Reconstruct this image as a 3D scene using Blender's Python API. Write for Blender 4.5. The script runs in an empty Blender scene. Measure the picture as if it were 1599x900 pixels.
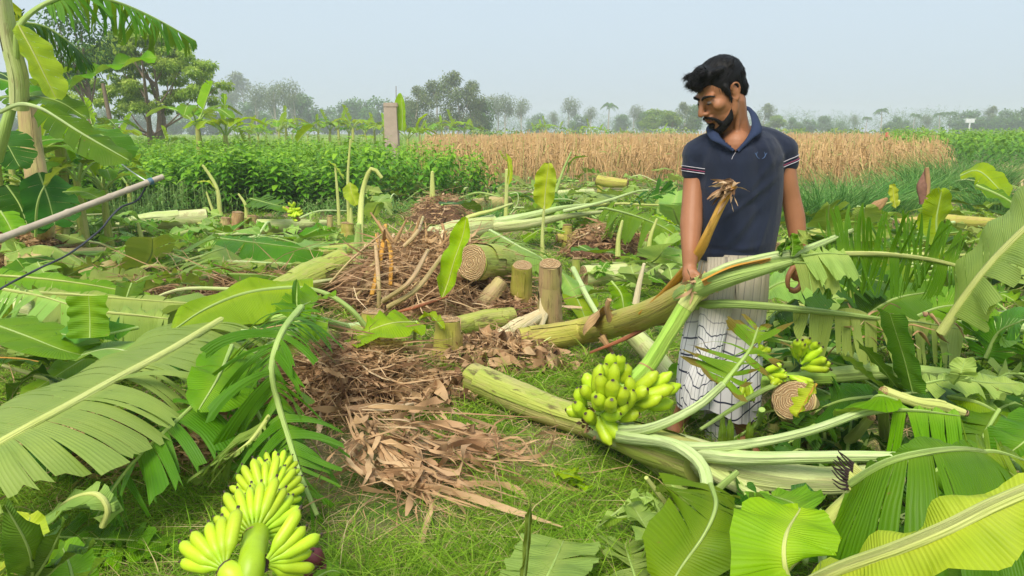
import bpy, bmesh, math, random
import numpy as np
from mathutils import Vector, Matrix, Quaternion
from mathutils.bvhtree import BVHTree

SC = bpy.context.scene
COL = SC.collection
R = math.radians
PI = math.pi

# ------------------------------------------------------------------ camera
CAM_H = 1.3
PITCH = R(11.9)
FPX = 1155.0          # focal length in pixels of the 1600 wide photograph
cam_d = bpy.data.cameras.new('camera')
cam_d.sensor_width = 36.0
cam_d.lens = 36.0 * FPX / 1600.0
cam_d.clip_start = 0.02
cam_d.clip_end = 3000.0
cam = bpy.data.objects.new('camera', cam_d)
cam.location = (0, 0, CAM_H)
cam.rotation_euler = (R(90) - PITCH, 0, 0)
COL.objects.link(cam)
SC.camera = cam

# ------------------------------------------------------------------ sky, sun, exposure
SUN_EL, SUN_AZ = R(52), R(200)      # azimuth: high, behind and slightly left of the camera
world = bpy.data.worlds.new('World')
SC.world = world
world.use_nodes = True
wn = world.node_tree.nodes; wl = world.node_tree.links
wn.clear()
w_out = wn.new('ShaderNodeOutputWorld')
w_bg = wn.new('ShaderNodeBackground')
w_sky = wn.new('ShaderNodeTexSky')
w_sky.sky_type = 'NISHITA'
w_sky.sun_disc = False
w_sky.sun_elevation = SUN_EL
w_sky.sun_rotation = SUN_AZ
w_sky.air_density = 1.0
w_sky.dust_density = 6.0
w_sky.ozone_density = 1.5
w_mix = wn.new('ShaderNodeMix'); w_mix.data_type = 'RGBA'
w_mix.inputs[0].default_value = 0.86
w_mix.inputs[7].default_value = (4.1, 4.95, 5.7, 1)      # the even veil of high haze
wl.new(w_sky.outputs[0], w_mix.inputs[6])
wl.new(w_mix.outputs[2], w_bg.inputs[0])
w_bg.inputs[1].default_value = 0.108
wl.new(w_bg.outputs[0], w_out.inputs[0])

sun_d = bpy.data.lights.new('sun', 'SUN')
sun_d.energy = 2.7
sun_d.angle = R(26)
sun_d.color = (1.0, 0.92, 0.78)
sun = bpy.data.objects.new('sun', sun_d)
sdir = Vector((math.sin(SUN_AZ) * math.cos(SUN_EL), math.cos(SUN_AZ) * math.cos(SUN_EL), math.sin(SUN_EL)))
sun.rotation_euler = sdir.to_track_quat('Z', 'Y').to_euler()
sun.location = (0, 0, 40)
COL.objects.link(sun)

SC.view_settings.view_transform = 'Standard'
SC.view_settings.look = 'None'
SC.view_settings.exposure = 0.66
SC.view_settings.gamma = 1.0
SC.render.engine = 'CYCLES'
SC.cycles.max_bounces = 6
SC.cycles.diffuse_bounces = 3
SC.cycles.glossy_bounces = 2
SC.cycles.transmission_bounces = 3
SC.cycles.volume_bounces = 1
SC.cycles.transparent_max_bounces = 6
SC.cycles.use_adaptive_sampling = True

# ------------------------------------------------------------------ photograph pixel -> place
cp, sp = math.cos(PITCH), math.sin(PITCH)
def ray(px, py):
    cx = (px - 799.5) / FPX; cy = -(py - 450.0) / FPX
    return Vector((cx, cp + cy * sp, -sp + cy * cp))
def D(px, py, d):
    v = ray(px, py); return Vector((0, 0, CAM_H)) + v * (d / v.y)
def G(px, py, h=0.0):
    v = ray(px, py); return Vector((0, 0, CAM_H)) + v * ((h - CAM_H) / v.z)
def P(t):
    """(px, py, h) with h >= 0 a height above ground, or (px, py, -d) with d the forward distance"""
    if isinstance(t, Vector): return t
    return G(t[0], t[1], t[2]) if t[2] >= 0 else D(t[0], t[1], -t[2])
def PS(l): return [P(t) for t in l]
def inpoly(x, y, poly):
    c = False; n = len(poly); j = n - 1
    for i in range(n):
        xi, yi = poly[i]; xj, yj = poly[j]
        if ((yi > y) != (yj > y)) and (x < (xj - xi) * (y - yi) / (yj - yi) + xi): c = not c
        j = i
    return c

# ------------------------------------------------------------------ materials
def srgb(r, g, b):
    f = lambda c: (c / 12.92 if c <= 0.04045 else ((c + 0.055) / 1.055) ** 2.4)
    return (f(r / 255.), f(g / 255.), f(b / 255.), 1)
class N:
    def __init__(s, name):
        s.m = bpy.data.materials.new(name); s.m.use_nodes = True
        s.t = s.m.node_tree; s.t.nodes.clear()
        s.out = s.t.nodes.new('ShaderNodeOutputMaterial')
    def n(s, typ, **kw):
        o = s.t.nodes.new('ShaderNode' + typ)
        for k, v in kw.items(): setattr(o, k, v)
        return o
    def l(s, a, b): s.t.links.new(a, b)
    def setin(s, node, key, v):
        if hasattr(v, 'is_output') or hasattr(v, 'links'): s.l(v, node.inputs[key])
        else: node.inputs[key].default_value = v
    def attr(s, name):
        a = s.n('Attribute'); a.attribute_name = name; return a.outputs['Fac']
    def uv(s):
        return s.n('UVMap').outputs[0]
    def sep(s, v):
        o = s.n('SeparateXYZ'); s.l(v, o.inputs[0]); return o.outputs
    def comb(s, x, y, z=0.0):
        o = s.n('CombineXYZ'); s.setin(o, 0, x); s.setin(o, 1, y); s.setin(o, 2, z); return o.outputs[0]
    def math(s, op, a, b=0.0, c=None):
        o = s.n('Math', operation=op); s.setin(o, 0, a); s.setin(o, 1, b)
        if c is not None: s.setin(o, 2, c)
        return o.outputs[0]
    def noise(s, vec, scale, detail=3.0, rough=0.55):
        o = s.n('TexNoise'); s.setin(o, 'Vector', vec); s.setin(o, 'Scale', scale)
        s.setin(o, 'Detail', detail); s.setin(o, 'Roughness', rough); return o.outputs[0]
    def obj(s): return s.n('TexCoord').outputs['Object']
    def pos(s): return s.n('NewGeometry').outputs['Position']
    def scalev(s, v, sx, sy, sz):
        o = s.n('VectorMath', operation='MULTIPLY'); s.setin(o, 0, v); o.inputs[1].default_value = (sx, sy, sz); return o.outputs[0]
    def ramp(s, f, stops, interp='LINEAR'):
        o = s.n('ValToRGB'); s.setin(o, 0, f); cr = o.color_ramp; cr.interpolation = interp
        while len(cr.elements) < len(stops): cr.elements.new(0.5)
        for e, (p, c) in zip(cr.elements, stops):
            e.position = p; e.color = c if len(c) == 4 else (*c, 1)
        return o.outputs[0]
    def mix(s, f, a, b, blend='MIX'):
        o = s.n('Mix', data_type='RGBA', blend_type=blend)
        s.setin(o, 0, f); s.setin(o, 6, a if not isinstance(a, tuple) else (*a[:3], 1)); s.setin(o, 7, b if not isinstance(b, tuple) else (*b[:3], 1))
        return o.outputs[2]
    def hsv(s, col, h=0.5, sat=1.0, v=1.0):
        o = s.n('HueSaturation'); s.setin(o, 'Color', col); s.setin(o, 'Hue', h); s.setin(o, 'Saturation', sat); s.setin(o, 'Value', v); return o.outputs[0]
    def bump(s, h, strength=0.3, dist=0.005):
        o = s.n('Bump'); s.setin(o, 'Height', h); s.setin(o, 'Strength', strength); s.setin(o, 'Distance', dist); return o.outputs[0]
    def rnd(s): return s.n('ObjectInfo').outputs['Random']
    def lin(s, f, a, b):
        o = s.n('MapRange'); s.setin(o, 0, f); s.setin(o, 3, a); s.setin(o, 4, b); return o.outputs[0]
    def finish(s, col, rough=0.6, normal=None, transl=0.0, tcol=None, spec=0.35, sheen=0.0):
        b = s.n('BsdfPrincipled'); s.setin(b, 'Base Color', col); s.setin(b, 'Roughness', rough)
        s.setin(b, 'Specular IOR Level', spec)
        if sheen: s.setin(b, 'Sheen Weight', sheen)
        if normal is not None: s.l(normal, b.inputs['Normal'])
        if transl > 0:
            t = s.n('BsdfTranslucent'); s.setin(t, 'Color', tcol if tcol is not None else col)
            if normal is not None: s.l(normal, t.inputs['Normal'])
            mx = s.n('MixShader'); mx.inputs[0].default_value = transl
            s.l(b.outputs[0], mx.inputs[1]); s.l(t.outputs[0], mx.inputs[2]); s.l(mx.outputs[0], s.out.inputs[0])
        else: s.l(b.outputs[0], s.out.inputs[0])
        return s.m

def leaf_mat(name, top, under, transl=0.3, rough=0.45, vein=0.3, brown=0.9, spot=0.0):
    n = N(name)
    u, v, _ = n.sep(n.uv())
    g = n.n('NewGeometry').outputs['Backfacing']
    col = n.mix(g, top, under)
    rn = n.rnd()
    big = n.noise(n.obj(), 2.2, 3)
    col = n.hsv(col, n.lin(rn, 0.487, 0.518), n.lin(big, 0.9, 1.1), n.lin(rn, 0.82, 1.2))
    # pleats and side veins run outwards from the midrib
    wob = n.math('MULTIPLY', n.noise(n.comb(n.math('MULTIPLY', u, 3.0), n.math('MULTIPLY', v, 3.0)), 1.0, 2), 0.02)
    uu = n.math('ADD', u, wob)
    st = n.noise(n.comb(n.math('MULTIPLY', uu, 230.0), n.math('MULTIPLY', v, 1.2)), 1.0, 3, 0.65)
    pl = n.math('SINE', n.math('MULTIPLY', uu, 800.0))
    col = n.mix(n.math('MULTIPLY', n.sep(n.ramp(st, [(0.35, (0, 0, 0)), (0.72, (1, 1, 1))]))[0], vein * 1.0), col, n.hsv(col, 0.488, 0.9, 1.4))
    col = n.hsv(col, 0.5, 1.0, n.lin(pl, 0.95, 1.04))
    # paler, yellower next to the midrib
    nearr = n.sep(n.ramp(v, [(0.0, (1, 1, 1)), (0.045, (0, 0, 0))]))[0]
    col = n.mix(n.math('MULTIPLY', nearr, .45), col, n.hsv(col, 0.47, .95, 1.5))
    patch = n.ramp(n.noise(n.obj(), 5.0, 4), [(0.42, (0, 0, 0)), (0.72, (1, 1, 1))])
    col = n.mix(n.math('MULTIPLY', n.sep(patch)[0], 0.5), col, n.hsv(col, 0.482, 1.0, 1.25))
    drk = n.sep(n.ramp(n.noise(n.comb(n.math('MULTIPLY', uu, 30.0), n.math('MULTIPLY', v, 5.0), rn), 1.0, 4), [(0.55, (0, 0, 0)), (0.75, (1, 1, 1))]))[0]
    col = n.mix(n.math('MULTIPLY', drk, .4), col, n.hsv(col, 0.51, 1.05, .62))
    # browned rim, rows of small scars, a few blotches
    e = n.attr('a')
    en = n.math('ADD', e, n.math('MULTIPLY', n.noise(n.obj(), 14, 4), 0.2))
    ef = n.sep(n.ramp(en, [(brown + 0.15, (0, 0, 0)), (brown + 0.19, (1, 1, 1))]))[0]
    sp_ = n.sep(n.ramp(n.noise(n.obj(), 21, 5, 0.65), [(0.69 - spot, (0, 0, 0)), (0.73 - spot, (1, 1, 1))]))[0]
    sc_ = n.sep(n.ramp(n.noise(n.comb(n.math('MULTIPLY', uu, 240.0), n.math('MULTIPLY', v, 28.0)), 1.0, 3, .7), [(0.74, (0, 0, 0)), (0.77, (1, 1, 1))]))[0]
    ef = n.math('MAXIMUM', n.math('MULTIPLY', ef, 0.8), n.math('MAXIMUM', n.math('MULTIPLY', sp_, 0.75), n.math('MULTIPLY', sc_, .5)))
    col = n.mix(ef, col, (0.23, 0.145, 0.045))
    bm = n.bump(n.math('ADD', n.math('MULTIPLY', st, .8), n.math('MULTIPLY', pl, .25)), 0.5, 0.004)
    return n.finish(n.hsv(col, 0.5, 1.08, 0.86), n.lin(st, rough - .05, rough + .18), bm, transl, n.hsv(col, 0.48, 1.2, 1.4), 0.2)

def ribbon_mat(name, stops, transl=0.0, rough=0.7, scale=3.0, tone=0.25, spec=0.25):
    n = N(name)
    a = n.attr('a')
    col = n.ramp(a, stops)
    ns = n.noise(n.pos(), scale, 3)
    col = n.hsv(col, n.lin(ns, 0.5 - tone * .06, 0.5 + tone * .06), 1.0, n.lin(ns, 1 - tone, 1 + tone))
    u, v, _ = n.sep(n.uv())
    st = n.noise(n.comb(n.math('MULTIPLY', u, 260.0), n.math('MULTIPLY', v, 8.0)), 1.0, 2)
    return n.finish(col, rough, n.bump(st, 0.4, 0.003), transl, None, spec)

def stem_mat(name, c1, c2, c3, streak=0.5, dark=(0.10, 0.055, 0.03), blot=0.5, rough=0.5):
    n = N(name)
    u, v, _ = n.sep(n.uv())
    s1 = n.noise(n.comb(n.math('MULTIPLY', u, 26.0), n.math('MULTIPLY', v, 1.8)), 1.0, 4, 0.6)
    s2 = n.noise(n.comb(n.math('MULTIPLY', u, 9.0), n.math('MULTIPLY', v, 2.2), n.rnd()), 1.0, 5, 0.65)
    s3 = n.noise(n.comb(n.math('MULTIPLY', u, 140.0), n.math('MULTIPLY', v, 3.5)), 1.0, 3)
    col = n.mix(n.sep(n.ramp(s1, [(0.35, (0, 0, 0)), (0.65, (1, 1, 1))]))[0], c1, c2)
    col = n.mix(n.math('MULTIPLY', n.sep(n.ramp(s2, [(0.46, (0, 0, 0)), (0.6, (1, 1, 1))]))[0], streak), col, c3)
    s4 = n.noise(n.comb(n.math('MULTIPLY', u, 16.0), n.math('MULTIPLY', v, 4.5), 3.7), 1.0, 6, 0.7)
    s5 = n.noise(n.comb(n.math('MULTIPLY', u, 45.0), n.math('MULTIPLY', v, 9.0), 9.1), 1.0, 6, 0.75)
    col = n.mix(n.math('MULTIPLY', n.sep(n.ramp(s5, [(0.56, (0, 0, 0)), (0.66, (1, 1, 1))]))[0], blot * .6), col, n.mix(.5, dark, c3))
    col = n.mix(n.math('MULTIPLY', n.sep(n.ramp(s4, [(0.57, (0, 0, 0)), (0.66, (1, 1, 1))]))[0], blot), col, dark)
    col = n.hsv(col, 0.5, 1.0, n.lin(s3, 0.72, 1.28))
    return n.finish(col, n.lin(s4, rough - .1, rough + .25), n.bump(n.math('ADD', s1, n.math('MULTIPLY', s3, 0.8)), 0.8, 0.012), 0, None, 0.35)

M = {}
M['leaf'] = leaf_mat('banana_leaf_green', (0.155, 0.31, 0.022), (0.27, 0.40, 0.09))
M['leaf_pale'] = leaf_mat('banana_leaf_underside', (0.31, 0.43, 0.11), (0.34, 0.46, 0.14), vein=0.25)
M['leaf_wax'] = leaf_mat('banana_leaf_waxy_grey', (0.27, 0.42, 0.10), (0.30, 0.45, 0.12), vein=0.25)
M['leaf_dark'] = leaf_mat('banana_leaf_dark', (0.035, 0.12, 0.010), (0.09, 0.21, 0.028), vein=0.35, transl=0.2, rough=0.38)
M['leaf_mid'] = leaf_mat('banana_leaf_mid', (0.088, 0.22, 0.016), (0.19, 0.32, 0.055), vein=0.3, transl=0.25, rough=0.4)
M['leaf_young'] = leaf_mat('banana_leaf_young', (0.27, 0.45, 0.03), (0.34, 0.52, 0.05), transl=0.35, vein=0.22)
M['leaf_yellow'] = leaf_mat('banana_leaf_yellowing', (0.42, 0.56, 0.07), (0.50, 0.62, 0.14), transl=0.35, vein=0.3)
M['leaf_tatter'] = leaf_mat('banana_leaf_tattered', (0.16, 0.32, 0.03), (0.22, 0.38, 0.06), transl=0.25, brown=0.62, spot=0.09)
M['rib_yellow'] = stem_mat('midrib_yellow', (0.55, 0.58, 0.17), (0.48, 0.56, 0.14), (0.60, 0.60, 0.28), 0.3, blot=0.12)
M['rib_green'] = stem_mat('midrib_green', (0.30, 0.45, 0.09), (0.38, 0.52, 0.14), (0.45, 0.52, 0.2), 0.3, blot=0.15)
M['rib_pale'] = stem_mat('petiole_pale', (0.50, 0.62, 0.26), (0.40, 0.56, 0.17), (0.62, 0.66, 0.38), 0.4, blot=0.2)
M['stem_green'] = stem_mat('pseudostem_green', (0.30, 0.38, 0.06), (0.40, 0.44, 0.08), (0.48, 0.42, 0.16), 0.7, blot=0.75)
M['stem_yellow'] = stem_mat('pseudostem_yellow', (0.46, 0.42, 0.08), (0.40, 0.40, 0.06), (0.50, 0.36, 0.12), 0.6, blot=0.5)
M['stem_tan'] = stem_mat('pseudostem_tan', (0.48, 0.38, 0.16), (0.52, 0.44, 0.16), (0.50, 0.32, 0.18), 0.8, blot=0.6)
M['stem_pale'] = stem_mat('pseudostem_pale', (0.55, 0.60, 0.27), (0.44, 0.54, 0.16), (0.62, 0.58, 0.32), 0.6, (0.22, 0.12, 0.06), 0.45)
M['rachis'] = stem_mat('bunch_stalk_green', (0.28, 0.50, 0.05), (0.36, 0.56, 0.08), (0.45, 0.56, 0.12), 0.4, (0.3, 0.22, 0.05), 0.3)
M['peel'] = stem_mat('peeled_inner_sheath', (0.72, 0.62, 0.38), (0.62, 0.50, 0.26), (0.78, 0.72, 0.50), 0.6, (0.35, 0.22, 0.1), 0.3)
M['dry_stalk'] = stem_mat('dry_stalk', (0.42, 0.25, 0.11), (0.52, 0.34, 0.15), (0.30, 0.16, 0.08), 0.6, (0.10, 0.05, 0.03), 0.5, 0.8)
M['dry_gold'] = stem_mat('dry_golden_sheath', (0.60, 0.30, 0.035), (0.50, 0.24, 0.03), (0.62, 0.38, 0.09), 0.6, (0.12, 0.05, 0.02), 0.6, 0.6)
M['dry_red'] = stem_mat('dry_red_stalk', (0.40, 0.12, 0.05), (0.45, 0.18, 0.08), (0.30, 0.10, 0.05), 0.6, (0.12, 0.05, 0.03), 0.5, 0.6)
BR = [(0.0, (0.07, 0.035, 0.02)), (0.2, (0.24, 0.13, 0.065)), (0.5, (0.46, 0.28, 0.145)), (0.8, (0.56, 0.37, 0.20)), (1.0, (0.74, 0.56, 0.34))]
M['litter'] = ribbon_mat('dry_leaf_litter', BR, 0.12, 0.8)
M['grass'] = ribbon_mat('grass_blade', [(0.0, (0.10, 0.22, 0.008)), (0.5, (0.24, 0.43, 0.018)), (0.8, (0.38, 0.58, 0.06)), (0.87, (0.55, 0.44, 0.19)), (1.0, (0.62, 0.50, 0.27))], 0.3, 0.6, 1.3, 0.3)
M['tall_grass'] = ribbon_mat('tall_grass_blade', [(0.0, (0.06, 0.19, 0.03)), (0.6, (0.14, 0.34, 0.06)), (1.0, (0.28, 0.46, 0.12))], 0.3, 0.55, 1.0, 0.25)
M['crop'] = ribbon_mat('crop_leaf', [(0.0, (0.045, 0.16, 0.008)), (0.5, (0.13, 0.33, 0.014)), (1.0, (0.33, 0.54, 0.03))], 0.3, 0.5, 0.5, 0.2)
M['weed'] = ribbon_mat('weed_leaf', [(0.0, (0.07, 0.19, 0.03)), (0.6, (0.15, 0.30, 0.06)), (1.0, (0.28, 0.36, 0.12))], 0.25, 0.6, 0.8, 0.3)
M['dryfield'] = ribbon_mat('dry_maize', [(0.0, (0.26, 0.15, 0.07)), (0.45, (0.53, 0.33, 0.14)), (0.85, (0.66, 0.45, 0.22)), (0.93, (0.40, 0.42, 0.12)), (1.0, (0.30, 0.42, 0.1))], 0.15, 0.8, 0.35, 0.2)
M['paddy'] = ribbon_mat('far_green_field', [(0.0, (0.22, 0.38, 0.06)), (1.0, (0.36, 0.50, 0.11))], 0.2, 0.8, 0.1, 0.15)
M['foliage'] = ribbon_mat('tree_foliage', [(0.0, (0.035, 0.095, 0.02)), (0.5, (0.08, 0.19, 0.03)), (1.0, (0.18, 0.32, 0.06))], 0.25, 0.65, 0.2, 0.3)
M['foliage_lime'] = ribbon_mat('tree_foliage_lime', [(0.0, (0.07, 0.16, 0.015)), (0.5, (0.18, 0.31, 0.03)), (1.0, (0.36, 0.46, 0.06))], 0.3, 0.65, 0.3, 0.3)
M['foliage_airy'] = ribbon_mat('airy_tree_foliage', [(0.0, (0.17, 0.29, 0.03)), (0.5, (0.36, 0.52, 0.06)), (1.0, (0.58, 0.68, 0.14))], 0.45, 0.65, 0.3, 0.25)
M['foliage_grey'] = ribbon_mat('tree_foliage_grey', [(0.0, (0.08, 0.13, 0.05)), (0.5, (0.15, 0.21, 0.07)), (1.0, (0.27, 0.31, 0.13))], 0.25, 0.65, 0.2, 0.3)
def simple(name, c, rough=0.7, sc=8.0, amt=0.25, bump=0.4, spec=0.3):
    n = N(name); ns = n.noise(n.obj(), sc, 5)
    return n.finish(n.hsv((*c, 1) if False else n.mix(0.0, c, c), 0.5, 1.0, n.lin(ns, 1 - amt, 1 + amt)), rough, n.bump(ns, bump, 0.01), 0, None, spec)
M['bark'] = simple('bark', (0.22, 0.16, 0.11), 0.9, 12, 0.4, 0.8)
M['bark_pale'] = simple('bark_pale', (0.42, 0.36, 0.28), 0.9, 12, 0.3, 0.8)
M['concrete'] = simple('weathered_concrete', (0.42, 0.33, 0.26), 0.95, 5, 0.3, 0.7)
M['black_tip'] = simple('withered_tip', (0.035, 0.022, 0.02), 0.9, 60, 0.5)
M['purple'] = simple('banana_flower_bract', (0.16, 0.035, 0.04), 0.45, 20, 0.4); M['bract_dry'] = simple('withered_bract', (0.22, 0.11, 0.075), 0.8, 30, 0.5)
M['steel'] = simple('galvanised_metal', (0.7, 0.72, 0.72), 0.5, 10, 0.1)
M['redcloth'] = simple('red_cloth', (0.60, 0.09, 0.07), 0.9, 10, 0.2)

# ring pattern of a cut pseudostem: uv.x = radius fraction
n = N('cut_stem_face')
u, v, _ = n.sep(n.uv())
wv = n.math('SINE', n.math('MULTIPLY', n.math('ADD', u, n.math('ADD', n.math('MULTIPLY', v, 0.16), n.math('MULTIPLY', n.noise(n.obj(), 30, 3), 0.22))), 64.0))
f = n.lin(wv, -0.2, 1.0)
cell = n.noise(n.obj(), 160, 2)
col = n.mix(n.sep(n.ramp(wv, [(0.2, (0, 0, 0)), (0.75, (1, 1, 1))]))[0], (0.40, 0.24, 0.11), (0.64, 0.48, 0.26))
col = n.hsv(col, 0.5, 1.0, n.lin(cell, 0.65, 1.35))
M['cut_face'] = n.finish(col, 0.8, n.bump(wv, 0.6, 0.01))

# banana skin: a = position from stalk end (0) to flower end (1)
n = N('banana_skin')
a = n.attr('a'); rn = n.rnd()
col = n.ramp(a, [(0.0, (0.26, 0.42, 0.015)), (0.15, (0.34, 0.53, 0.015)), (0.6, (0.47, 0.65, 0.020)), (0.88, (0.40, 0.56, 0.02)), (0.93, (0.30, 0.36, 0.03)), (0.955, (0.05, 0.03, 0.02))])
col = n.hsv(col, n.lin(rn, 0.49, 0.508), 1.0, n.lin(rn, 0.85, 1.15))
ns = n.noise(n.obj(), 40, 3)
spk = n.sep(n.ramp(n.noise(n.obj(), 190, 3), [(0.68, (0, 0, 0)), (0.74, (1, 1, 1))]))[0]
col = n.mix(n.math('MULTIPLY', spk, 0.6), n.hsv(col, 0.5, 1.0, n.lin(ns, 0.88, 1.12)), (0.12, 0.09, 0.02))
M['banana'] = n.finish(col, 0.42, n.bump(ns, 0.15, 0.003), 0, None, 0.4)

# ground
n = N('ground_soil')
p = n.pos()
n1 = n.noise(p, 1.3, 5); n2 = n.noise(p, 9, 5, 0.65); n3 = n.noise(p, 70, 3)
soil = n.ramp(n2, [(0.3, (0.15, 0.10, 0.055)), (0.5, (0.27, 0.20, 0.11)), (0.7, (0.36, 0.28, 0.16))])
grs = n.ramp(n3, [(0.3, (0.05, 0.11, 0.015)), (0.7, (0.14, 0.23, 0.04))])
col = n.mix(n.sep(n.ramp(n.math('ADD', n1, n.math('MULTIPLY', n2, 0.4)), [(0.62, (0, 0, 0)), (0.78, (1, 1, 1))]))[0], grs, soil)
M['ground'] = n.finish(col, 0.95, n.bump(n.math('ADD', n2, n3), 0.8, 0.02), 0, None, 0.15)

# ------------------------------------------------------------------ objects
def link(o): COL.objects.link(o); return o
def tag(o, label=None, cat=None, group=None, kind=None):
    if label: o['label'] = label
    if cat: o['category'] = cat
    if group: o['group'] = group
    if kind: o['kind'] = kind
    return o
def thing(name, loc, label, cat, group=None):
    o = bpy.data.objects.new(name, None); o.empty_display_size = 0.1
    o.location = loc; link(o); tag(o, label, cat, group); return o
def kids(o): return [c for c in bpy.data.objects if c.parent == o]

class MB:
    """mesh accumulator; faces may be quads or triangles; uv per vertex, one float per vertex"""
    def __init__(s): s.v = []; s.f = []; s.uv = []; s.a = []; s.n = 0; s.mi = []
    def add(s, V, F, UV=None, A=None, mi=0):
        V = np.asarray(V, dtype=np.float32).reshape(-1, 3); F = np.asarray(F, dtype=np.int64)
        s.v.append(V); s.f.append(F + s.n)
        k = len(V)
        s.uv.append(np.zeros((k, 2), np.float32) if UV is None else np.asarray(UV, np.float32).reshape(-1, 2))
        s.a.append(np.zeros(k, np.float32) if A is None else (np.full(k, A, np.float32) if np.isscalar(A) else np.asarray(A, np.float32).reshape(-1)))
        s.mi.append(np.full(len(F), mi, np.int32))
        s.n += k
    def mesh(s, name, mats, off=(0, 0, 0), smooth=True):
        V = np.concatenate(s.v) - np.asarray(off, np.float32)
        me = bpy.data.meshes.new(name)
        cnt = np.concatenate([np.full(len(f), f.shape[1], np.int64) for f in s.f])
        idx = np.concatenate([f.reshape(-1) for f in s.f])
        st = np.concatenate([[0], np.cumsum(cnt)[:-1]])
        me.vertices.add(len(V)); me.vertices.foreach_set('co', V.reshape(-1))
        me.loops.add(len(idx)); me.loops.foreach_set('vertex_index', idx.astype(np.int32))
        me.polygons.add(len(cnt)); me.polygons.foreach_set('loop_start', st.astype(np.int32))
        me.polygons.foreach_set('loop_total', cnt.astype(np.int32))
        me.polygons.foreach_set('use_smooth', np.full(len(cnt), smooth))
        me.polygons.foreach_set('material_index', np.concatenate(s.mi))
        uvl = me.uv_layers.new(name='UVMap')
        uvl.data.foreach_set('uv', np.concatenate(s.uv)[idx].reshape(-1))
        at = me.attributes.new('a', 'FLOAT', 'POINT'); at.data.foreach_set('value', np.concatenate(s.a))
        me.update(calc_edges=True); me.validate()
        for m in (mats if isinstance(mats, (list, tuple)) else [mats]): me.materials.append(M[m] if isinstance(m, str) else m)
        return me
    def build(s, name, mats, parent=None, smooth=True):
        off = (0, 0, 0); p = parent
        while p is not None: off = tuple(np.add(off, p.location)); p = p.parent
        me = s.mesh(name, mats, off, smooth)
        o = bpy.data.objects.new(name, me); link(o)
        if parent is not None: o.parent = parent
        return o

def spline(pts, k):
    """Catmull-Rom through pts (Vectors), k samples evenly in parameter"""
    pts = [Vector(p) for p in pts]
    if len(pts) == 2: return [pts[0].lerp(pts[1], i / (k - 1)) for i in range(k)]
    q = [pts[0] * 2 - pts[1]] + pts + [pts[-1] * 2 - pts[-2]]
    L = [0.0]
    for a, b in zip(pts[:-1], pts[1:]): L.append(L[-1] + (b - a).length)
    out = []
    for i in range(k):
        s = L[-1] * i / (k - 1)
        j = 0
        while j < len(pts) - 2 and L[j + 1] < s: j += 1
        t = (s - L[j]) / max(1e-9, L[j + 1] - L[j])
        p0, p1, p2, p3 = q[j], q[j + 1], q[j + 2], q[j + 3]
        out.append(0.5 * ((2 * p1) + (p2 - p0) * t + (2 * p0 - 5 * p1 + 4 * p2 - p3) * t * t + (3 * p1 - p0 - 3 * p2 + p3) * t ** 3))
    return out
def tangents(P_):
    T = []
    for i in range(len(P_)):
        a = P_[max(0, i - 1)]; b = P_[min(len(P_) - 1, i + 1)]
        T.append((b - a).normalized())
    return T
def frames(P_):
    T = tangents(P_); up = Vector((0, 0, 1))
    if abs(T[0].z) > 0.9: up = Vector((0, 1, 0))
    U = [(T[0].cross(up)).normalized()]
    for t in T[1:]:
        u = U[-1] - t * U[-1].dot(t); U.append(u.normalized())
    return T, U, [t.cross(u) for t, u in zip(T, U)]
def tube(mb, pts, rad, n=10, k=None, caps=True, flat=1.0, rough=0.0, seed=0, arc=None, A=None, mi=0, round_end=False, groove=0.0):
    """rad: list of radii matched to pts. arc=(a0,a1) makes an open shell. uv = (around in m, along in m)"""
    rs = random.Random(seed)
    k = k or max(4, 4 * (len(pts) - 1) + 1)
    Q = spline(pts, k); T, U, W = frames(Q)
    rr = np.interp(np.linspace(0, 1, k), np.linspace(0, 1, len(rad)), rad)
    ph = [rs.uniform(0, 6.28) for _ in range(4)]
    V = []; UV = []; AA = []; L = 0
    m = n if arc is None else n + 1
    for i in range(k):
        if i: L += (Q[i] - Q[i - 1]).length
        for j in range(m):
            a = 2 * PI * j / n if arc is None else arc[0] + (arc[1] - arc[0]) * j / n
            r = rr[i] * (1 + rough * (math.sin(3 * a + ph[0] + i * .5) + math.sin(5 * a + ph[1] - i * .3) * .6 + math.sin(i * 1.1 + ph[2]) * .5))
            if groove:
                g_ = math.cos(a + PI / 2); r *= 1 - groove * math.exp(-((1 - g_) / .16) ** 2) + .10 * math.exp(-((g_ - .72) / .18) ** 2)
            V.append(Q[i] + U[i] * (math.cos(a) * r) + W[i] * (math.sin(a) * r * flat))
            UV.append((a * rr[0], L)); AA.append(i / (k - 1))
    F = []
    for i in range(k - 1):
        for j in range(m if arc is None else n):
            j2 = (j + 1) % m
            F.append((i * m + j, i * m + j2, (i + 1) * m + j2, (i + 1) * m + j))
    b = mb.n
    mb.add(V, F, UV, AA if A is None else A, mi)
    if caps and arc is None:
        for e, o in ((0, 0), (k - 1, (k - 1) * m)):
            V2 = [V[o + j] for j in range(m)]; c = Q[e] + (T[e] * (rr[e] * .5 if round_end else 0) * (1 if e else -1))
            F2 = [((j, (j + 1) % m, m) if e else ((j + 1) % m, j, m)) for j in range(m)]
            mb.add(V2 + [c], F2, None, (0.0 if e == 0 else 1.0) if A is None else A, mi)
    return Q, T, U, W
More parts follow.
